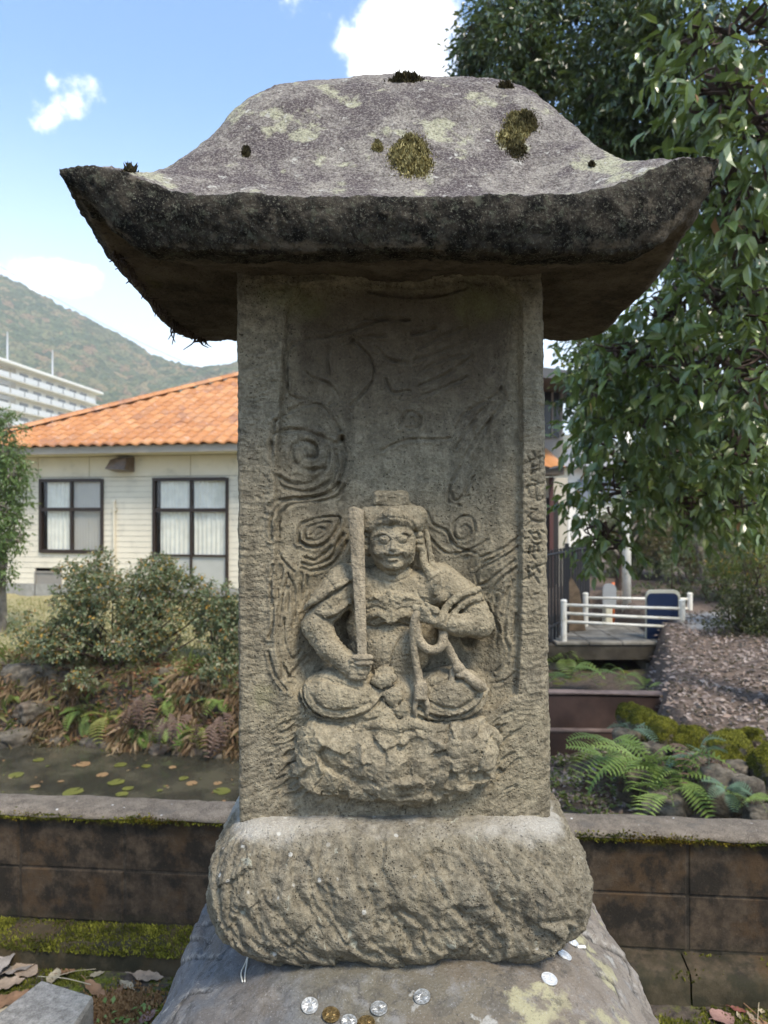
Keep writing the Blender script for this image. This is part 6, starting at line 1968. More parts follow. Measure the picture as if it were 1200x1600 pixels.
# low leafy weeds and creepers on the bank and in the channel bed
M['weed'] = leaf_mat('weed_leaf', [(.10, .14, .035), (.17, .21, .05), (.27, .29, .10)], .5, .4, trans=.25)
p = scatter(9000, -6.5, -.5, 6.4, 8.2, lambda x, y: (sdist(x, y) > .1) & (sdist(x, y) < 1.1) & (fbm(np.stack([x * 3 + 5, y * 3, 0 * x + 4], 1), 1, 3) > .12))
d = ball(len(p)); d[:, 2] = np.abs(d[:, 2]); p[:, 2] += RNG.uniform(0, .10, len(p))
v, f, _ = leaves(p, d, np.tile(UP, (len(p), 1)), RNG.uniform(.025, .055, len(p)), .5)
tag(obj("bank_weeds", v, f, M['weed'], sm=False), "low green weeds on the pond bank", kind='stuff')
p = scatter(16000, 1.0, 2.5, 3.4, 7.0, lambda x, y: (sdist(x, y) < .15) & (fbm(np.stack([x * 3 + 5, y * 3, 0 * x + 9], 1), 1, 3) > -.15))
d = ball(len(p)); d[:, 2] = np.abs(d[:, 2]) * .4; p[:, 2] += .01
v, f, _ = leaves(p, d, np.tile(UP, (len(p), 1)) + .3 * RNG.normal(size=(len(p), 3)), RNG.uniform(.03, .06, len(p)), .5)
tag(obj("bed_growth", v, f, [M['weed'], M['litter']], sm=False, mi=np.repeat((RNG.uniform(size=len(p)) < .5).astype(int), 2)), "moss, weeds and fallen leaves on the channel bed", kind='stuff')

M['dry'] = leaf_mat('dry_hanging_grass', [(.16, .10, .06), (.28, .19, .11), (.38, .29, .18)], .8, .2, trans=.2)
p = scatter(14000, -4.2, -.8, 6.3, 7.6, lambda x, y: (sdist(x, y) > .0) & (sdist(x, y) < .75) & (fbm(np.stack([x * 2.6 + 15, y * 2, 0 * x], 1), 1, 3) > .02))
d = np.tile(np.array([0, -.5, -.45]), (len(p), 1)) + .28 * RNG.normal(size=(len(p), 3)); p[:, 2] += .06; p[:, 1] -= .03
v, f, _ = leaves(p, d, np.tile(UP, (len(p), 1)), RNG.uniform(.08, .24, len(p)), .022)
tag(obj("dry_grass", v, f, M['dry'], sm=False), "dry brown grass hanging down the pond bank", kind='stuff')

# ------------------------------------------------------------------ footbridge with white rails and a blue board
M['white'] = plain('white_paint', (.74, .71, .62), .45, .4, var=.08, scale=6, dirt=(.40, .36, .24))
M['concrete'] = plain('old_concrete', (.20, .185, .155), .95, .1, var=.4, scale=3, bump=.5, bscale=30, dirt=(.07, .062, .045))
M['dark_concrete'] = plain('dark_brown_concrete', (.06, .052, .04), .9, .2, var=.4, scale=3, bump=.5, bscale=30, dirt=(.025, .025, .015))  # darker brown version of the concrete for girders and tunnel backing
M['navy'] = plain('navy_board', (.010, .022, .062), .45, .4, var=.1, scale=5)
M['cream'] = plain('cream_edge', (.62, .58, .44), .5)
M['black'] = plain('black_fence_metal', (.022, .022, .024), .5, .4)
BY = 10.0
br = empty("footbridge", (3.35, BY, -.2), "small concrete footbridge with white three bar pipe rails over the channel", "bridge")
bx0, bx1 = P(868, 1000, BY)[0], P(1076, 1000, BY)[0]
zd = P(0, 1003, BY)[2]
for k_ in range(4):
    x0 = bx0 + (bx1 - bx0) * k_ / 4; x1 = bx0 + (bx1 - bx0) * (k_ + 1) / 4
    m_ = MB(); m_.bbox((x0 + .004, BY - .02, zd - .045), (x1 - .004, BY + 1.55, zd), .01); m_.obj("deck_slab", M['concrete'], br)
for y_ in (.0, 1.3):
    m_ = MB(); m_.box((bx0 - .3, BY + y_, zd - .25), (bx1 - .05, BY + y_ + .22, zd - .047)); m_.obj("girder", M['dark_concrete'], br)
m_ = MB(); m_.box((bx0 - .6, BY + .05, -1.2), (bx0 + .30, BY + 1.45, zd - .302)); m_.obj("abutment", M['concrete'], br)
m_ = MB(); m_.bbox((P(925, 0, BY + 1.7)[0], BY + 1.7, -1.3), (P(958, 0, BY + 1.7)[0], BY + 2.1, zd - .12), .02); m_.obj("pier", M['concrete'], br)
m_ = MB(); m_.box((P(938, 0, BY + 1.6)[0], BY + 1.6, -1.3), (bx1 + .1, BY + 1.9, zd - .05)); m_.obj("back_wall", M['concrete'], br)
m_ = MB(); m_.box((bx0 - .6, BY + 3.2, -1.3), (bx1 + .6, BY + 3.4, -.32)); m_.obj("shade_backing", M['dark_concrete'], br)  # dark wall added to stand in for the shade under the bridge
m_ = MB(); m_.box((P(1012, 0, BY)[0], BY + .05, -1.2), (bx1 + .2, BY + 1.45, zd - .302)); m_.obj("abutment", M['concrete'], br)
def rail(Y, xl, xr, ytop, ybot, bars, extra=0):
    for x in (xl, xr):
        a, b = P(x, ybot, Y), P(x, ytop, Y)
        a[2] = zd - .06
        m_ = MB(); m_.tube([a, b], .042, 10); m_.tube([b, b + [0, 0, .022]], [.050, .03], 10); m_.obj("rail_post", M['white'], br, sm=False)
    for (yl, yr) in bars:
        m_ = MB(); m_.tube([P(xl, yl, Y), P((xl + xr) / 2, (yl + yr) / 2, Y) + [0, 0, -.004], P(xr, yr, Y)], .021, 8); m_.obj("rail_bar", M['white'], br, sm=True)
rail(BY + .06, 881, 1066, 939, 1010, [(945, 951), (958, 967), (971, 980)])
rail(BY + 1.42, 915, 1078, 928, 990, [(934, 936), (948, 951), (962, 965)])
# board
bd = empty("blue_board", tuple(P(1037, 1012, BY + .25)), "tall navy blue board with rounded top and cream edge standing inside the bridge rail", "sign board")
def rounded(x0, x1, z0, z1, y0, y1, rad):
    pts = [(x0, z0), (x1, z0)] + [(x1 - rad + rad * math.cos(a), z1 - rad + rad * math.sin(a)) for a in np.linspace(0, math.pi / 2, 8)] + [(x0 + rad + rad * math.cos(a), z1 - rad + rad * math.sin(a)) for a in np.linspace(math.pi / 2, math.pi, 8)]
    n = len(pts)
    v = [(x, y0, z) for x, z in pts] + [(x, y1, z) for x, z in pts]
    return v, [np.array([list(range(n))]), np.array([list(range(2 * n - 1, n - 1, -1))]), np.array([[i + n, (i + 1) % n + n, (i + 1) % n, i] for i in range(n)])]
a, b = P(1011, 1010, BY + .25), P(1059, 927, BY + .25)
obj("panel", *rounded(a[0], b[0], zd + .004, b[2], BY + .23, BY + .26, .07), M['navy'], bd, sm=False)
obj("edge_frame", *rounded(a[0] - .004, b[0] + .045, zd + .004, b[2] + .045, BY + .2605, BY + .31, .09), M['cream'], bd, sm=False)
# white pole and grey / orange sign behind the bridge
a = P(979, 985, 12.2); m_ = MB(); m_.tube([(a[0], 12.2, -.3), (a[0], 12.2, 1.2), (a[0] + .01, 12.2, 3.2)], .075, 12)
tag(m_.obj("white_pole", M['white'], sm=True, origin=np.array([a[0], 12.2, -.3])), "thick white pole rising behind the footbridge rails", "pole")
e = empty("grey_sign", tuple(P(952, 985, 11.9)), "grey rounded sign on an orange post just beyond the bridge rails", "sign")
a, b = P(941, 945, 11.9), P(962, 912, 11.9)
obj("sign_plate", *rounded(a[0], b[0], a[2], b[2], 11.86, 11.9, .09), plain('grey_sign_plate', (.30, .31, .31), .5), e, sm=False)
m_ = MB(); m_.tube([(b[0] - .03, 11.93, -.3), (b[0] - .03, 11.93, b[2] + .02)], .025, 8); m_.obj("post", plain('orange_post', (.62, .16, .05), .5), e, sm=True)
m_ = MB(); m_.bbox((a[0] + .02, 11.8, -.3), (b[0] - .08, 11.98, a[2] - .004), .02); m_.obj("sign_base", M['cream'], e)

# ------------------------------------------------------------------ building, fence and slab just right of the stele
M['grey_wall'] = plain('grey_render', (.30, .28, .25), .8, var=.1, scale=.8)
M['cream_wall'] = plain('cream_render', (.55, .50, .40), .8, var=.08, scale=.8)
DB = 15.0
bb = empty("two_storey_building", (3.0, DB, 0), "two storey grey and cream building glimpsed between the stele and the glossy tree", "building")
X0 = -.2; X1 = P(887, 0, DB)[0]
z_a = P(0, 722, DB)[2]; z_e = P(0, 596, DB)[2]
m_ = MB(); m_.box((X0, DB + .9, z_a), (P(880, 0, DB + .9)[0], DB + 9, z_e + .4)); m_.obj("upper_wall", M['grey_wall'], bb)
m_ = MB(); m_.box((X0, DB, -.1), (X1, DB + 9, z_a - .33)); m_.obj("lower_wall", M['cream_wall'], bb)
m_ = MB(); m_.add([(X0, DB - .7, z_e + .15), (X1 + .5, DB - .7, z_e - .12), (X1 + .5, DB + 9, z_e - .12), (X0, DB + 9, z_e + .15), (X0, DB - .7, z_e + .55), (X1 + .5, DB - .7, z_e + .02), (X1 + .5, DB + 9, z_e + .02), (X0, DB + 9, z_e + .55)],
                  [[0, 3, 2, 1], [4, 5, 6, 7], [0, 1, 5, 4], [1, 2, 6, 5], [2, 3, 7, 6], [3, 0, 4, 7]]); m_.obj("roof", plain('grey_roof', (.11, .11, .11), .7), bb)
a, b = P(858, 684, DB + .9), P(873, 610, DB + .9)
m_ = MB(); m_.box((a[0] - .9, DB + .85, a[2]), (b[0], DB + .897, b[2])); wf = m_.obj("window", plain('dark_window', (.03, .035, .04), .15, .5), bb)
for k_ in range(6):
    x = a[0] - .8 + k_ * .21; m_ = MB(); m_.box((x, DB + .80, a[2]), (x + .03, DB + .848, b[2])); m_.obj("bar", M['grey_wall'], wf)
m_ = MB(); xa = P(869, 0, DB)[0]; n = 12
for k_ in range(9):
    xx = xa - .30 * (k_ + 1)
    t_ = MB(); V = np.stack([np.stack([np.linspace(xx, xx + .31, 7), np.full(7, y_), z_ + .035 * np.sin(np.linspace(0, math.pi, 7))], 1) for (y_, z_) in ((DB - .75, z_a - .16), (DB - .1, z_a + .06), (DB + .88, z_a + .36))])
    t_.grid(V); t_.obj("awning_tile", M['tile'], bb, sm=True)
m_ = MB(); m_.box((X0, DB - .68, z_a - .30), (xa, DB - .004, z_a - .18)); m_.obj("awning_soffit", plain('awning_soffit', (.10, .08, .06), .8), bb)
a, b = P(863, 872, DB), P(872, 778, DB)
m_ = MB(); m_.box((a[0] - .7, DB - .04, .1), (b[0], DB - .003, b[2])); m_.obj("door", plain('dark_door', (.035, .03, .028), .4, .4), bb)
m_ = MB(); x_ = P(860.5, 0, DB)[0]; m_.box((x_ - .05, DB - .12, 0), (x_ + .03, DB - .044, z_a - .32)); m_.obj("downpipe", plain('maroon_pipe', (.10, .045, .04), .5), bb)
# cream building further back that brightens the gap in the leaves
e = empty("far_cream_house", tuple(P(925, 960, 30)), "pale cream house far behind the bridge, seen through the gap in the leaves", "building")
a, b = P(888, 935, 30), P(962, 730, 30)
m_ = MB(); m_.box((a[0], 30, -.2), (b[0], 36, b[2])); wl_o = m_.obj("wall", plain('pale_house_wall', (.78, .74, .64), .8), e)
m_ = MB(); m_.add([(a[0] - .5, 29.4, b[2]), (b[0] + .5, 29.4, b[2]), (b[0] + .5, 36.5, b[2]), (a[0] - .5, 36.5, b[2]), ((a[0] + b[0]) / 2, 31.5, b[2] + 1.1), ((a[0] + b[0]) / 2, 34, b[2] + 1.1)], [[1, 2, 5, 4], [3, 0, 4, 5]], [[0, 1, 4], [2, 3, 5]]); m_.obj("roof", plain('far_roof', (.25, .24, .23), .8), e)
for k_ in range(2):
    m_ = MB(); x = a[0] + .4 + k_ * 1.0; m_.box((x, 29.93, 2.0), (x + .6, 29.997, 3.0)); m_.obj("window", plain('far_window', (.2, .22, .24), .3), e)
# black bar fence
FY = 9.6
fe = empty("bar_fence", tuple(P(890, 1000, FY)), "tall black metal bar fence between the building and the footbridge", "fence")
xa, xb = P(845, 0, FY)[0], P(918, 0, FY + 2.4)[0]
za, zb = P(0, 1000, FY)[2], P(0, 862, FY)[2]
for k_ in range(17):
    t = k_ / 16; x = xa * (1 - t) + xb * t; y = FY + 2.4 * t
    m_ = MB(); m_.box((x - .017, y - .014, za - .1), (x + .017, y + .014, zb + (.05 if k_ % 8 == 0 else 0))) if k_ % 8 else m_.box((x - .03, y - .03, za - .3), (x + .03, y + .03, zb + .06)); m_.obj("fence_bar", M['black'], fe)
for z in (za + .12, zb - .06):
    m_ = MB(); m_.tube([(xa, FY - .03, z), (xb, FY + 2.37, z)], .016, 6); m_.obj("fence_rail", M['black'], fe)
m_ = MB(); a = P(893, 985, 10.9); m_.add([(a[0] - .12, 10.9, -.2), (a[0] + .22, 10.9, -.2), (a[0] + .12, 10.9, .42), (a[0] + .0, 10.9, .62), (a[0] - .12, 10.9, .35), (a[0] - .12, 11.05, -.2), (a[0] + .22, 11.05, -.2), (a[0] + .12, 11.05, .42), (a[0] + .0, 11.05, .62), (a[0] - .12, 11.05, .35)],
         [[0, 1, 6, 5], [1, 2, 7, 6], [2, 3, 8, 7], [3, 4, 9, 8], [4, 0, 5, 9], [0, 4, 2, 1], [5, 6, 7, 9]], [[4, 3, 2], [9, 7, 8]])
tag(m_.obj("leaning_slab", plain('brown_slab', (.17, .12, .075), .9, var=.3), origin=a * [1, 1, 0]), "small brown stone slab standing in front of the black fence", "stone slab")

# ------------------------------------------------------------------ weir across the channel
M['weir'] = plain('rusty_brown_concrete', (.072, .044, .034), .9, .2, var=.35, scale=2.2, bump=.4, bscale=25, dirt=(.06, .042, .034))
M['weir_top'] = plain('weir_edge', (.20, .145, .12), .9, .2, var=.3, scale=6)
we = empty("channel_weir", (1.95, 6.9, -.9), "two stepped rusty brown weir wall across the channel", "weir")
a = P(850, 1082, 6.95); b = P(1000, 1090, 6.9)
def slantwall(Y0, Y1, x0, x1, z0, z1, th, z2=None):
    z2 = z1 if z2 is None else z2
    m_ = MB(); m_.add([(x0, Y0, z0), (x1, Y1, z0), (x1, Y1 + th, z0), (x0, Y0 + th, z0), (x0, Y0, z1), (x1, Y1, z2), (x1, Y1 + th, z2), (x0, Y0 + th, z1)], [[0, 1, 5, 4], [1, 2, 6, 5], [2, 3, 7, 6], [3, 0, 4, 7], [4, 5, 6, 7], [0, 3, 2, 1]])
    return m_
slantwall(7.0, 6.95, .9, 2.75, -1.2, a[2] - .022, .14, b[2] - .022).obj("weir_wall", M['weir'], we)
slantwall(6.985, 6.935, .9, 2.75, a[2] - .021, a[2] + .004, .17, b[2] + .004).obj("weir_cap", M['weir_top'], we)
c = P(850, 1140, 6.9)
slantwall(6.91, 6.86, .9, 2.55, -1.2, c[2] - .016, .085).obj("lower_step", M['weir'], we)
slantwall(6.90, 6.85, .9, 2.55, c[2] - .015, c[2], .08).obj("step_cap", M['weir_top'], we)

# ------------------------------------------------------------------ stones: mossy edge of the right bank, channel side, left bank
def stone_mat(name, moss):
    k = NM(name, .92, .2)
    n = k.noise(14, 6, .7); f = k.noise(90, 5, .7); lo = k.noise(4, 3)
    col = k.mix(k.rng(n, .3, .7), (.065, .056, .043), (.20, .172, .13))
    col = k.mix(k.mul(k.rng(lo, .5, .65), .6), col, (.17, .12, .085))
    col = k.mix(k.rng(f, .58, .7, 0, .5), col, (.32, .29, .24))
    col = k.mix(k.mul(k.rng(k.noise(8, 5, .7), .52, .6), .7), col, (.05, .045, .038))
    if moss:
        m = k.rng(k.math('ADD', k.up(), k.mul(k.math('SUBTRACT', k.noise(9, 5, .65), .5), 1.3)), -.15, .25)
        col = k.mix(m, col, k.mix(k.rng(f, .35, .65), (.05, .055, .008), (.15, .145, .015)))
    return k.done(col, k.bump(k.math('ADD', n, f), .8, .012))
M['stone'] = stone_mat('field_stone', False); M['mossy'] = stone_mat('mossy_stone_face', True)
_s = SDF((-1.25, -1.25, -1.25), (1.25, 1.25, 1.25), .11); _s.ell((0, 0, 0), (1, 1, 1), 0); SV, SQ = _s.mesh()
def stone(name, c, r, seed, mat, lab, cat="stone", group=None, moss=0, rz=0.0, boxy=.35):
    v = SV / np.linalg.norm(SV, axis=1)[:, None]
    m_ = np.abs(v).max(1)[:, None]
    v = v * (1 - boxy) + boxy * v / m_ * .82
    v = v * (1 + .20 * fbm(v + seed * 7.1, 1.1, 2) + .06 * fbm(v + seed * 3.3, 3.5, 3))[:, None] * np.array(r)
    ca, sa = math.cos(rz), math.sin(rz)
    v = np.stack([v[:, 0] * ca - v[:, 1] * sa, v[:, 0] * sa + v[:, 1] * ca, v[:, 2]], 1)
    c = np.array(c, float)
    base = c - [0, 0, r[2]]
    if not moss:
        o = link(name, make_mesh(name, v + [0, 0, r[2]], SQ, mat, True), loc=tuple(base))
        return tag(o, lab, cat, group)
    t = empty(name, tuple(base), lab, cat, group)
    obj("stone_body", v + c, SQ, mat, t)
    n = vnormals(v, SQ)
    tri = RNG.integers(0, len(SQ), moss)
    w_ = RNG.dirichlet((1, 1, 1, 1), moss)
    p = (v[SQ[tri]] * w_[:, :, None]).sum(1); nn = n[SQ[tri, 0]]
    keep = (nn[:, 2] + .55 * fbm(p + c, 7, 3) > .05)
    p, nn = p[keep], nn[keep]
    tv, tf_ = tufts(p + c, nn, RNG.uniform(.006, .013, len(p)), lean=.5)
    tag(obj("moss_cushion", tv, tf_, M['moss'], t, sm=False), kind='stuff')
    return t
edge = [(985, 1118, 6.1, 34, 22, "farthest small moss capped stone at the far end of the bank edge"), (1008, 1133, 5.8, 40, 28, "second mossy stone from the weir, under the litter slope"), (1040, 1150, 5.45, 46, 32, "long mossy stone in the middle of the bank edge"), (1085, 1168, 5.1, 44, 38, "roundest mossy stone with a green sprig beside it"),
        (1148, 1178, 4.75, 62, 36, "large mossy stone with a bare pale patch on its left end"), (1208, 1208, 4.4, 52, 48, "nearest mossy stone cut by the right picture edge"), (1180, 1155, 4.9, 30, 20, "small mossy stone wedged behind the two nearest mossy stones")]
for i, (px, py, Y, rx, ry, lab) in enumerate(edge):
    k = Y / FPX
    stone("mossy_stone", P(px, py, Y) + [0, .05, -.01], (rx * k * .60, rx * k * .58, ry * k * .92), i + 1, M['mossy'], lab, group="mossy stones along the bank edge", moss=5200, rz=.3 * i)
face = [(1135, 1245, 4.25, 40, 52, "pale upright stone under the large mossy stone"), (1180, 1250, 4.15, 32, 40, "grey stone at the right foot of the bank wall"), (1050, 1262, 4.35, 56, 30, "wide flat grey green stone half hidden by the coping"), (1095, 1205, 4.7, 30, 30, "dark stone between the dead fronds and the mossy edge"),
        (1030, 1185, 5.2, 30, 26, "dark stone behind the largest fern"), (985, 1165, 5.7, 30, 30, "stone at the corner by the weir ferns"), (1200, 1290, 4.0, 34, 30, "stone by the coping at the right picture edge"), (1000, 1235, 4.8, 34, 34, "shaded stone deep under the largest fern"), (1160, 1215, 4.45, 30, 24, "dark wedge stone under the nearest mossy stone"), (1075, 1235, 4.55, 26, 26, "small stone under the dead fronds")]
for i, (px, py, Y, rx, ry, lab) in enumerate(face):
    k = Y / FPX
    stone("bank_stone", P(px, py, Y) + [0, .08, 0], (rx * k * .8, rx * k * .7, ry * k * .8), 20 + i, M['stone'], lab, group="stones of the right bank wall", rz=.5 * i, boxy=.5)
left = [(30, 1068, 34, 34, "dark grey upright stone at the left edge of the bank"), (62, 1072, 30, 32, "pale tan stone beside the dark upright stone"), (60, 1112, 44, 22, "buff flat stone low on the left bank"), (28, 1160, 44, 24, "large dark slanting slab at the waterline on the left"), (2, 1172, 28, 20, "dark slab at the left picture edge by the water"),
        (90, 1165, 30, 22, "slanting waterline stone right of the large dark slab"), (240, 1175, 40, 18, "black wet stone at the middle waterline"), (150, 1172, 34, 20, "dark stone under the yellow frond"), (300, 1185, 40, 18, "wet stone under the large pale fern"), (258, 1053, 16, 12, "small yellowish stone near the crest of the bank"), (350, 1190, 30, 20, "wet stone at the water beside the stele")]
for i, (px, py, rx, ry, lab) in enumerate(left):
    c = on_ground(px, py); k = c[1] / FPX
    stone("waterside_stone", c + [0, .06, -.02], (rx * k * .95, rx * k * .6, ry * k * .95), 40 + i, M['stone'], lab, group="stones of the left pond bank", rz=.4 * i, boxy=.55)

# dead fronds hanging on the right bank, dry stalks on the left bank
M['dead_frond'] = fern_mat('dead_frond', (.10, .062, .045), (.19, .125, .09))
dfm = [make_mesh("frond", *frond_mesh(12, c, .2), M['dead_frond'], False) for c in (1.2, 1.5)]
for (px, py, Y, n_, lab, s0) in [(1092, 1215, 4.55, 12, "brown pile of dead fern fronds hanging under the mossy stones", .3), (955, 1220, 5.0, 8, "dead brown fronds at the foot of the fern by the channel bed", .3), (205, 1120, 7.0, 8, "brown dead fronds hanging left of the dark gap", .3), (330, 1150, 6.8, 9, "brown dead fronds hanging at the water beside the stele", .34), (262, 1150, 6.8, 6, "withered fronds between the two pale ferns", .28)]:
    e = empty("dead_fern", tuple(P(px, py - 25, Y)), lab, "dead fern", "withered ferns on the banks")
    for i in range(n_):
        o = link("frond", dfm[i % 2], e, loc=(RNG.normal(0, .09), RNG.normal(0, .05), RNG.normal(0, .04)), rot=(RNG.normal(0, .3), .7 + RNG.normal(0, .3), -math.pi / 2 + RNG.normal(0, .5))); s_ = s0 * RNG.uniform(.7, 1.2); o.scale = (s_, s_, s_)

# floating leaves on the pond
M['pad'] = leaf_mat('floating_leaf', [(.09, .10, .02), (.15, .155, .03), (.20, .17, .05)], .5, .4, trans=.1)
M['pad_brown'] = leaf_mat('floating_brown_leaf', [(.22, .11, .05), (.30, .18, .08), (.34, .27, .15)], .6, .4, trans=.1)
def pad(n=14, seed=0):
    r = np.random.default_rng(seed)
    a = np.linspace(.25, 2 * np.pi - .05, n)
    rr = 1 + r.normal(0, .07, n)
    v = [(0, 0, .004)] + [(math.cos(x) * q, math.sin(x) * q, .0 + .03 * r.uniform()) for x, q in zip(a, rr)]
    return np.array(v), np.array([(0, i, i + 1) for i in range(1, n)])
pads = [make_mesh("floating_leaf", *pad(14, i), M['pad'], False) for i in range(3)]; padb = [make_mesh("floating_leaf", *pad(9, 9 + i), M['pad_brown'], False) for i in range(2)]
pl = [(60, 1188, 16, 0, "green floating leaf patch near the left waterline slabs"), (25, 1212, 22, 0, "pale green floating patch at the left edge of the pond"), (182, 1223, 24, 0, "long yellow green floating leaf left of the pond middle"), (287, 1217, 15, 0, "small green floating leaf above the coping middle"), (160, 1212, 18, 1, "brown floating leaf cluster at the pond middle"),
      (346, 1237, 26, 0, "wide yellow green floating leaf almost touching the coping at left centre"), (480, 1200, 1, 0, ""), (188, 1196, 18, 0, "floating green leaf just under the yellow frond"), (228, 1198, 14, 0, "green floating leaf right of the yellow frond"), (115, 1238, 30, 0, "largest yellow green floating patch nearest the coping"), (200, 1233, 16, 0, "floating leaf behind the coping under the frond"),
      (190, 1242, 18, 0, "yellow green floating leaf right at the coping edge"), (130, 1195, 22, 1, "row of brown floating leaves near the far bank"), (300, 1225, 18, 1, "brown floating leaf toward the stele"), (340, 1225, 14, 1, "brown floating leaf against the stele side of the pond"), (55, 1230, 14, 1, "brown floating leaf at the left end of the pond"), (270, 1200, 12, 1, "small brown floating leaf near the dark far bank"), (95, 1222, 9, 1, "tiny pale floating leaf left of the long green one"), (250, 1236, 9, 0, "tiny green floating leaf near the coping")]
for i, (px, py, w_, kd, lab) in enumerate(pl):
    if not lab: continue
    Y = (CAM_Z - Z_WATER) * FPX / (py - 800); x = (px - 600) / FPX * Y; k = Y / FPX
    o = link("floating_leaf", (padb if kd else pads)[i % (2 if kd else 3)], None, loc=(x, Y, Z_WATER + .006), rot=(0, 0, RNG.uniform(0, 6)), scale=(w_ * k * .55, w_ * k * .5, .1))
    tag(o, lab, "floating leaf", "leaves floating on the pond")
n = 420
x = RNG.uniform(-5.5, .9, n); y = RNG.uniform(3.2, 6.9, n)
k = (sdist(x, y) < -.15) & (fbm(np.stack([x, y * 1.5, 0 * x], 1), 1.2, 3) > -.1)
p = np.stack([x, y, 0 * x + Z_WATER + .005], 1)[k]
d = ball(len(p)); d[:, 2] *= .04
v, f, _ = leaves(p, d, np.tile(UP, (len(p), 1)), RNG.uniform(.02, .06, len(p)), .6, roll=.05)
tag(obj("pond_scum", v, f, [M['pad'], M['pad_brown']], sm=False, mi=np.repeat((RNG.uniform(size=len(p)) < .55).astype(int), 2)), "small bits of leaf floating on the pond", kind='stuff')

# ------------------------------------------------------------------ near ground: granite block, moss, fallen leaves
M['granite'] = andesite('pale_granite', light=(.40, .36, .30), dark=(.19, .17, .14), bumpk=.6, pits=.5)
z_g = .36
def gp(px, py, z):     # point at height z seen at a place in the photograph
    Y = (CAM_Z - z) * FPX / (py - 800)
    return np.array([(px - 600) / FPX * Y, Y, z])
A_, B_, C_, D_ = gp(66, 1530, z_g), gp(147, 1556, z_g), gp(92, 1640, z_g), gp(-60, 1625, z_g)
s_ = SDF((-1.35, 1.15, -.02), (-.75, 2.0, .40), .008)
cen = (A_ + B_ + C_ + D_) / 4
ux = (B_ - A_); ux /= np.linalg.norm(ux); uy = (A_ - D_); uy /= np.linalg.norm(uy)
gb = MB()
corners = [D_, C_, B_, A_]
gb.bbox((-.5, -.5, 0), (.5, .5, 1), .025)
v, f = gb.arrays()
v2 = []
for (a, b, c) in v:
    u_, w_ = a + .5, b + .5
    q = (D_ * (1 - u_) + C_ * u_) * (1 - w_) + (A_ * (1 - u_) + B_ * u_) * w_
    v2.append((q[0], q[1], -.05 + (z_g + .05) * c))
gbo = obj("granite_block", v2, f, M['granite'], origin=np.array([cen[0], cen[1], 0]), sm=False)
tag(gbo, "pale speckled granite block end in the lower left corner", "granite block")

def ground_moss(name, lab, n, x0, x1, y0, y1, thr, sz=(.006, .014)):
    x = RNG.uniform(x0, x1, n); y = RNG.uniform(y0, y1, n)
    den = fbm(np.stack([x * 3.4 + 2, y * 5, 0 * x], 1), 1, 4)
    k = (den + RNG.normal(0, .1, n) > thr) & (y < wall_y(x) - .11)
    x, y = x[k], y[k]
    v, f = tufts(np.stack([x, y, terrain_z(x, y)], 1), np.tile(UP, (len(x), 1)), RNG.uniform(*sz, len(x)), lean=.5)
    tag(obj(name, v, f, M['moss'], sm=False), lab, kind='stuff')
ground_moss("ground_moss", "bright moss on the dark ground left of the boulder", 26000, -1.7, -.45, 1.85, 2.55, .02)
ground_moss("ground_moss", "bright moss on the dark ground right of the boulder", 16000, .6, 1.6, 1.9, 2.45, .05)
# small green weeds and the rusty brown dead moss patch
p = np.stack([RNG.normal(-.83, .075, 260), RNG.normal(2.12, .07, 260), RNG.uniform(.005, .04, 260)], 1)
d = ball(260); d[:, 2] = np.abs(d[:, 2]) * .5
v, f, _ = leaves(p, d, np.tile(UP, (260, 1)), RNG.uniform(.012, .026, 260), .6)
M['clover'] = leaf_mat('small_weed', [(.12, .19, .04), (.20, .29, .07), (.28, .36, .12)], .5, .4, trans=.25)
tag(obj("small_weeds", v, f, M['clover'], sm=False), "fresh green weeds between the granite block and the boulder", kind='stuff')
p = np.stack([RNG.normal(-.86, .07, 2600), RNG.normal(2.30, .055, 2600), np.zeros(2600)], 1)
p[:, 2] = .004 + .03 * np.exp(-(((p[:, 0] + .86) / .09) ** 2 + ((p[:, 1] - 2.30) / .07) ** 2)) * RNG.uniform(.3, 1, 2600)
v, f = tufts(p, np.tile(UP, (2600, 1)), RNG.uniform(.006, .012, 2600), lean=.9)
tag(obj("dead_moss", v, f, leaf_mat('orange_brown_moss', [(.16, .085, .035), (.27, .15, .065), (.35, .22, .11)], .9, .1, trans=.05), sm=False), "rusty brown dead moss heap by the footing", kind='stuff')

def big_leaf(L, ratio, curl, cup, seed, lobes=0):
    r = np.random.default_rng(seed)
    nu, nv = 13, 7
    u = np.linspace(0, 1, nu); w_ = np.linspace(-1, 1, nv)
    hw_ = np.sin(np.pi * np.clip(u, .0, 1) ** .8) ** .75 * ratio * .5
    if lobes: hw_ = hw_ * (1 + .35 * np.sin(u * lobes * 6.28))
    V = np.zeros((nu, nv, 3))
    V[..., 0] = u[:, None] * L * (1 - .12 * curl)
    V[..., 1] = w_[None] * hw_[:, None] * L
    V[..., 2] = L * (curl * .35 * (u[:, None] - .5) ** 2 * 2 + cup * .9 * (np.abs(w_)[None] ** 1.5) * hw_[:, None] + .03 * np.sin(u[:, None] * 22 + np.abs(w_)[None] * 5) * np.abs(w_)[None] + .006 * r.normal(size=(nu, 1)))
    V[..., 2] -= V[..., 2].min()
    m_ = MB(); m_.grid(V)
    m_.tube([(-.22 * L, 0, .01 * L + V[0, 3, 2]), (-.1 * L, 0, .02 * L + V[0, 3, 2]), (0, 0, V[0, 3, 2])], .008 * L + .0006, 5)
    v, f = m_.arrays()
    return v, f
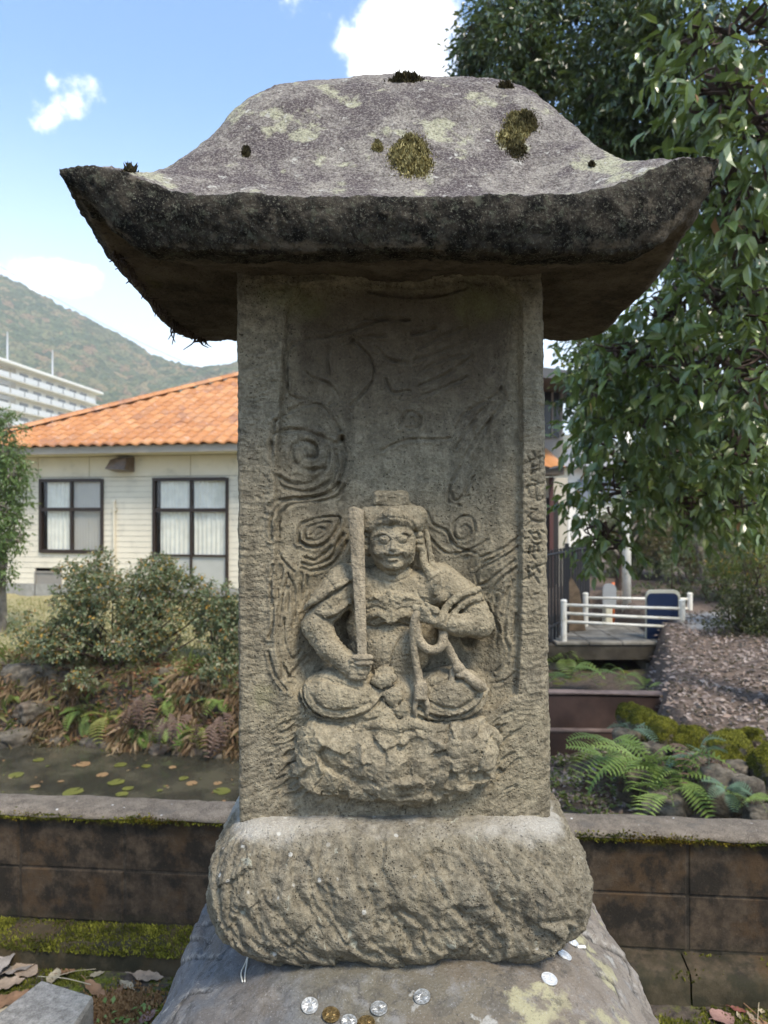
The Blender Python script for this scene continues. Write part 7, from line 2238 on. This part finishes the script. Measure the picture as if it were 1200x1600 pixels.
def fallen_mat(name, c):
    k = NM(name, .65, .3)
    col = k.mix(k.rng(k.noise(18, 5, .65), .3, .7), tuple(x * .6 for x in c), c)
    col = k.mix(k.mul(k.rng(k.noise(70, 4, .7), .56, .64), .6), col, tuple(x * .35 for x in c))
    return k.done(col, k.bump(k.noise(120, 4), .3, .003))
FM = [fallen_mat('fallen_leaf_tan', (.40, .30, .21)), fallen_mat('fallen_leaf_grey', (.36, .31, .26)), fallen_mat('fallen_leaf_brown', (.30, .17, .09)), fallen_mat('fallen_leaf_red', (.23, .08, .06)), fallen_mat('fallen_leaf_pink', (.34, .20, .165)), fallen_mat('fallen_leaf_straw', (.46, .38, .25))]
gl = [(24, 1484, .115, .62, 1, 60, .3, "large grey brown leaf leaning up at the left edge"), (20, 1512, .12, .6, 1, 10, .1, "broad greyish leaf lying under the leaning one"), (48, 1506, .09, .65, 0, -30, .2, "squarish tan leaf right of the leaning leaf"), (12, 1537, .09, .6, 0, 20, .25, "pale tan leaf at the left picture edge"), (12, 1562, .11, .5, 2, 40, .2, "brown leaf against the upper side of the granite block"), (8, 1578, .08, .45, 5, 60, .3, "curled straw leaf beside the granite block"),
      (86, 1524, .055, .7, 5, 100, .5, "small pale curled leaf above the granite block"), (112, 1508, .045, .9, 2, 20, .3, "small brown star shaped maple leaf"), (236, 1518, .095, .42, 0, -10, .25, "clean pointed tan leaf touching the boulder"), (150, 1548, .10, .34, 2, -35, .4, "narrow brown leaf beyond the granite block corner"), (232, 1588, .06, .5, 4, 70, .5, "small pinkish leaf at the foot of the boulder"), (196, 1538, .05, .6, 5, 150, .4, "pale bit of leaf on the rusty moss heap"), (183, 1552, .07, .3, 2, 80, .4, "thin upright curled leaf in the green weeds"), (205, 1596, .06, .6, 2, 15, .2, "brown leaf under the green weeds"),
      (150, 1590, .05, .5, 3, 60, .3, "dark red bit of leaf beside the granite block"), (165, 1500, .04, .6, 5, 30, .2, "tiny straw leaf by the footing moss"),
      (1130, 1588, .075, .95, 4, 20, .12, "round reddish leaf at the lower right"), (1122, 1531, .05, .4, 3, -30, .5, "small dark red leaf on a long stalk at the right"), (1174, 1558, .035, .5, 5, 60, .6, "small curled straw leaf at the far right"), (1176, 1590, .06, .3, 0, 100, .4, "narrow tan leaf at the lower right corner"), (1154, 1586, .04, .3, 5, 80, .6, "tiny tan curl beside the round reddish leaf"), (1190, 1600, .07, .4, 2, 140, .3, "brown leaf at the right picture corner")]
for i, (px, py, L, ra, mi_, ang, cu, lab) in enumerate(gl):
    q = gp(px, py, .012)
    if q[1] > wall_y(q[0]) - .12: q[1] = wall_y(q[0]) - .13
    L = L * (1.28 if px < 300 else 1.1)
    v, f = big_leaf(L, ra, cu, cu * .8, i, lobes=2.5 if i == 7 else 0)
    v[:, 0] -= L / 2
    o = link("fallen_leaf", make_mesh("fallen_leaf", v, f, FM[mi_], True), None, loc=(q[0], q[1], .008), rot=(RNG.normal(0, .12), -.35 if i == 0 else RNG.normal(0, .1), R(ang)))
    if i == 0: o.location.z = .03
    tag(o, lab, "fallen leaf", "fallen leaves on the ground")
q = gp(1150, 1560, .01); m_ = MB(); m_.tube(spline([q + [-.05, .05, .02], q + [-.01, .0, .012], q + [.02, -.07, .006], q + [.03, -.12, .006]], 6), .0022, 5)
tag(m_.obj("dry_stalk", FM[2], sm=True, origin=q), "long thin dry leaf stalk on the moss at the lower right", "stalk")
for (px, py, an, ln, lab) in [(100, 1532, -12, .16, "dry pine needle lying across the top of the granite block"), (118, 1520, 18, .13, "dry straw over the granite block corner"), (1185, 1580, 60, .1, "short dry twig at the lower right")]:
    q = gp(px, py, .02 if px > 600 else z_g + .004 if px == 100 else .03); dx = np.array([math.cos(R(an)), math.sin(R(an)), 0]) * ln / 2
    m_ = MB(); m_.tube(spline([q - dx, q + [0, 0, .006], q + dx], 5), .0013, 5); tag(m_.obj("dry_straw", FM[5], sm=True, origin=q), lab, "straw")

# ------------------------------------------------------------------ coins and a string on the boulder
M['silver'] = NM('worn_cupronickel', .42, .5); M['silver'].b.inputs['Metallic'].default_value = .85
k = M['silver']; M['silver'] = k.done(k.mix(k.rng(k.noise(260, 5, .7), .35, .65), (.34, .34, .32), (.70, .70, .67)), None, .45)
k = NM('tarnished_brass', .45, .5); k.b.inputs['Metallic'].default_value = .85
M['brass'] = k.done(k.mix(k.rng(k.noise(200, 5, .7), .35, .65), (.13, .085, .035), (.34, .24, .10)))
k = NM('aluminium_coin', .5, .5); k.b.inputs['Metallic'].default_value = .55
M['alu'] = k.done(k.mix(k.rng(k.noise(260, 5, .7), .35, .65), (.66, .67, .67), (.86, .87, .87)))
def coin_mesh(rad, th, mat, hole=0.0, seed=0):
    r = np.random.default_rng(seed)
    n = 40
    prof = [(hole, 0), (rad * .98, 0), (rad, th * .15), (rad, th * .85), (rad * .98, th), (rad * .90, th), (rad * .88, th * .86), (rad * .62, th * .86), (rad * .56, th * .97), (rad * .30, th * .95), (hole if hole else rad * .22, th * .86)]
    an = np.linspace(0, 2 * np.pi, n, endpoint=False)
    V = np.stack([np.stack([np.cos(an) * q, np.sin(an) * q, np.full(n, z)], 1) for q, z in prof])
    V[7:10, :, 2] += th * .14 * r.normal(size=(3, n)).clip(-1, 1)
    b = np.arange(len(prof) * n).reshape(len(prof), n)
    qd = np.stack([b[:-1], b[1:], np.roll(b[1:], -1, 1), np.roll(b[:-1], -1, 1)], -1).reshape(-1, 4)[:, ::-1]
    v = V.reshape(-1, 3)
    if hole: return make_mesh("coin", v, np.concatenate([qd, np.stack([b[-1], b[0], np.roll(b[0], -1), np.roll(b[-1], -1)], -1)[:, ::-1]]), mat, False)
    v = np.concatenate([v, [[0, 0, th * .9], [0, 0, 0]]]); c_, c0 = len(v) - 2, len(v) - 1
    tr = [(b[-1][i], b[-1][(i + 1) % n], c_) for i in range(n)] + [(b[0][(i + 1) % n], b[0][i], c0) for i in range(n)]
    return make_mesh("coin", v, [qd, np.array(tr)], mat, False)
cs = [(484, 1574, .0107, 'silver', 0, "silver coin nearest the left of the front coins"), (517, 1588, .0112, 'brass', 0, "larger dark bronze coin among the front silver coins"), (592, 1577, .0107, 'silver', 0, "silver coin in the middle of the front row"), (660, 1560, .0107, 'silver', 0, "silver coin a little behind the others, right of the middle one"),
      (545, 1599, .0100, 'silver', 0, "silver coin cut by the bottom edge beside the bronze coin"), (572, 1601, .0112, 'brass', 0, "dark bronze coin cut by the bottom edge below the middle coin"), (858, 1531, .0107, 'alu', 0, "pale coin on the right shoulder of the boulder"), (881, 1494, .0107, 'alu', 0, "tilted pale coin close under the right of the base stone"), (893, 1473, .0100, 'alu', 0, "pale coin tucked half under the base stone at the right")]
coin_pos = []
for i, (px, py, rad, mt, hole, lab) in enumerate(cs):
    hit, nrm = ray(boulder_bvh, px, py)
    if hit is None: continue
    ns_ = [ray(boulder_bvh, px + dx, py + dy) for dx in (-16, 0, 16) for dy in (-12, 0, 12)]
    nrm = sum((n_ for h_, n_ in ns_ if h_ is not None), Vector((0, 0, 0))).normalized()
    lift = max(0.0, max((h_ - hit).dot(nrm) for h_, n_ in ns_ if h_ is not None and (h_ - hit).length < .03))
    o = link("coin", coin_mesh(rad, .0018, M[mt], hole, i), None, loc=tuple(hit + nrm * (.0006 + .7 * lift)))
    o.rotation_mode = 'QUATERNION'
    o.rotation_quaternion = nrm.to_track_quat('Z', 'Y') @ Vector((0, 0, 1)).rotation_difference(Vector((.06 * math.sin(i), .05, 1)))
    tag(o, lab, "coin", "offering coins on the boulder")
hit, nrm = ray(boulder_bvh, 908, 1481)
if hit is not None:
    m_ = MB(); m_.bbox((-.007, -.003, 0), (.007, .003, .003), .001); o = m_.obj("pebble", M['white'], local=True); o.location = hit; tag(o, "tiny white chip beside the coin tucked under the base stone", "stone chip")
pts = [ray(boulder_bvh, px, py) for px, py in ((380, 1536), (378, 1522), (384, 1508), (389, 1494))]
if all(h for h, _ in pts):
    pp = [np.array(h + n_ * .002) for h, n_ in pts]
    m_ = MB(); m_.tube(spline(pp, 6), .0011, 5); m_.tube(spline([pp[0] + [.003, 0, 0], pp[1] + [.006, 0, .002], pp[3] + [.001, 0, .004]], 6), .0011, 5)
    tag(m_.obj("white_string", M['white'], sm=True, origin=pp[0]), "thin white loop of string hanging from under the base stone at the left", "string")

# ------------------------------------------------------------------ moss tufts and threads on the roof stone
def moss_clump(px, py, rx, ry, n, mat, lab, L=(.003, .0062), cat="moss tuft"):
    v_, f_, base, k0 = [], [], None, 0
    P_, N_ = [], []
    nl = max(4, int(n / 260))
    lc = [np.array([math.cos(i * 2.4), math.sin(i * 2.4)]) * .62 * math.sqrt((i + .2) / nl) + RNG.normal(size=2) * .12 for i in range(nl)]
    lr = RNG.uniform(.34, .56, nl)
    Hh = []
    for i in range(n):
        j = RNG.integers(nl)
        off = RNG.normal(size=2) * .55 * lr[j]
        a = lc[j] + off
        hit, nrm = ray(roof_bvh, px + a[0] * rx, py + a[1] * ry)
        if hit is None or hit.y > 1.5: continue
        P_.append(hit); N_.append(nrm); Hh.append(math.exp(-(off @ off) / (.5 * lr[j] ** 2)))
    if not P_: return
    P_ = np.array([tuple(x) for x in P_]); N_ = np.array([tuple(x) for x in N_]); Hh = np.array(Hh)
    N_ = N_ * .7 + np.array([0, -.2, .6])
    c = P_.mean(0)
    v, f = tufts(P_ + N_ * (.0065 * min(1, rx / 24) * Hh * RNG.uniform(.3, 1, len(Hh)))[:, None], N_, RNG.uniform(*L, len(P_)) * (.5 + .5 * Hh), lean=.75)
    o = obj("moss_tuft", v, f, mat, sm=False, origin=c)
    tag(o, lab, cat, "moss tufts on the roof stone")
moss_clump(640, 243, 34, 30, 6240, M['moss_dry'], "large golden moss tuft at the middle of the roof slope")
moss_clump(655, 262, 24, 18, 1680, M['moss_dry'], "lower lobe of golden moss just under the large middle tuft")
moss_clump(588, 230, 13, 9, 1008, M['moss_dry'], "small dark moss tuft left of the large middle one")
moss_clump(810, 196, 28, 22, 3360, M['moss_dry'], "upper lobe of the ragged moss tuft on the right of the dome")
moss_clump(802, 220, 22, 26, 1920, M['moss_dry'], "lower strip of the ragged moss tuft on the right of the dome")
moss_clump(384, 239, 10, 8, 624, M['moss_dark'], "small blackish moss tuft on the left flare of the roof")
moss_clump(925, 257, 8, 4, 144, M['moss_dark'], "tiny dark moss speck on the right flare of the roof")
moss_clump(205, 267, 16, 2, 264, M['moss_dark'], "thin dry grass tuft on the left eave", L=(.003, .010))
moss_clump(632, 126, 34, 3, 768, M['moss_dark'], "row of dry moss shoots on the very top of the roof", L=(.004, .010))
moss_clump(790, 136, 16, 2, 384, M['moss_dark'], "small dry moss shoots on the right shoulder of the dome", L=(.004, .008))
# dry roots and cobweb threads along the lower edge of the left eave
mb = MB()
for i in range(150):
    t = RNG.uniform()
    px = 180 + 190 * t + RNG.normal(0, 3); py = np.interp(px, [150, 190, 250, 280, 330, 370], [375, 405, 485, 512, 543, 556]) - 4
    hit, nrm = ray(roof_bvh, px, py)
    if hit is None: continue
    p0 = np.array(hit); L = RNG.uniform(.004, .016) if i > 12 else RNG.uniform(.02, .045)
    mb.tube(spline([p0 + [0, 0, .004], p0 + [RNG.normal(0, .004), 0, -L * .5], p0 + [RNG.normal(0, .008), RNG.normal(0, .004), -L]], 3), np.linspace(.0022, .0006, 7), 4)
if mb.v: tag(mb.obj("root_fringe", M['bark'], roof_t), kind='stuff')
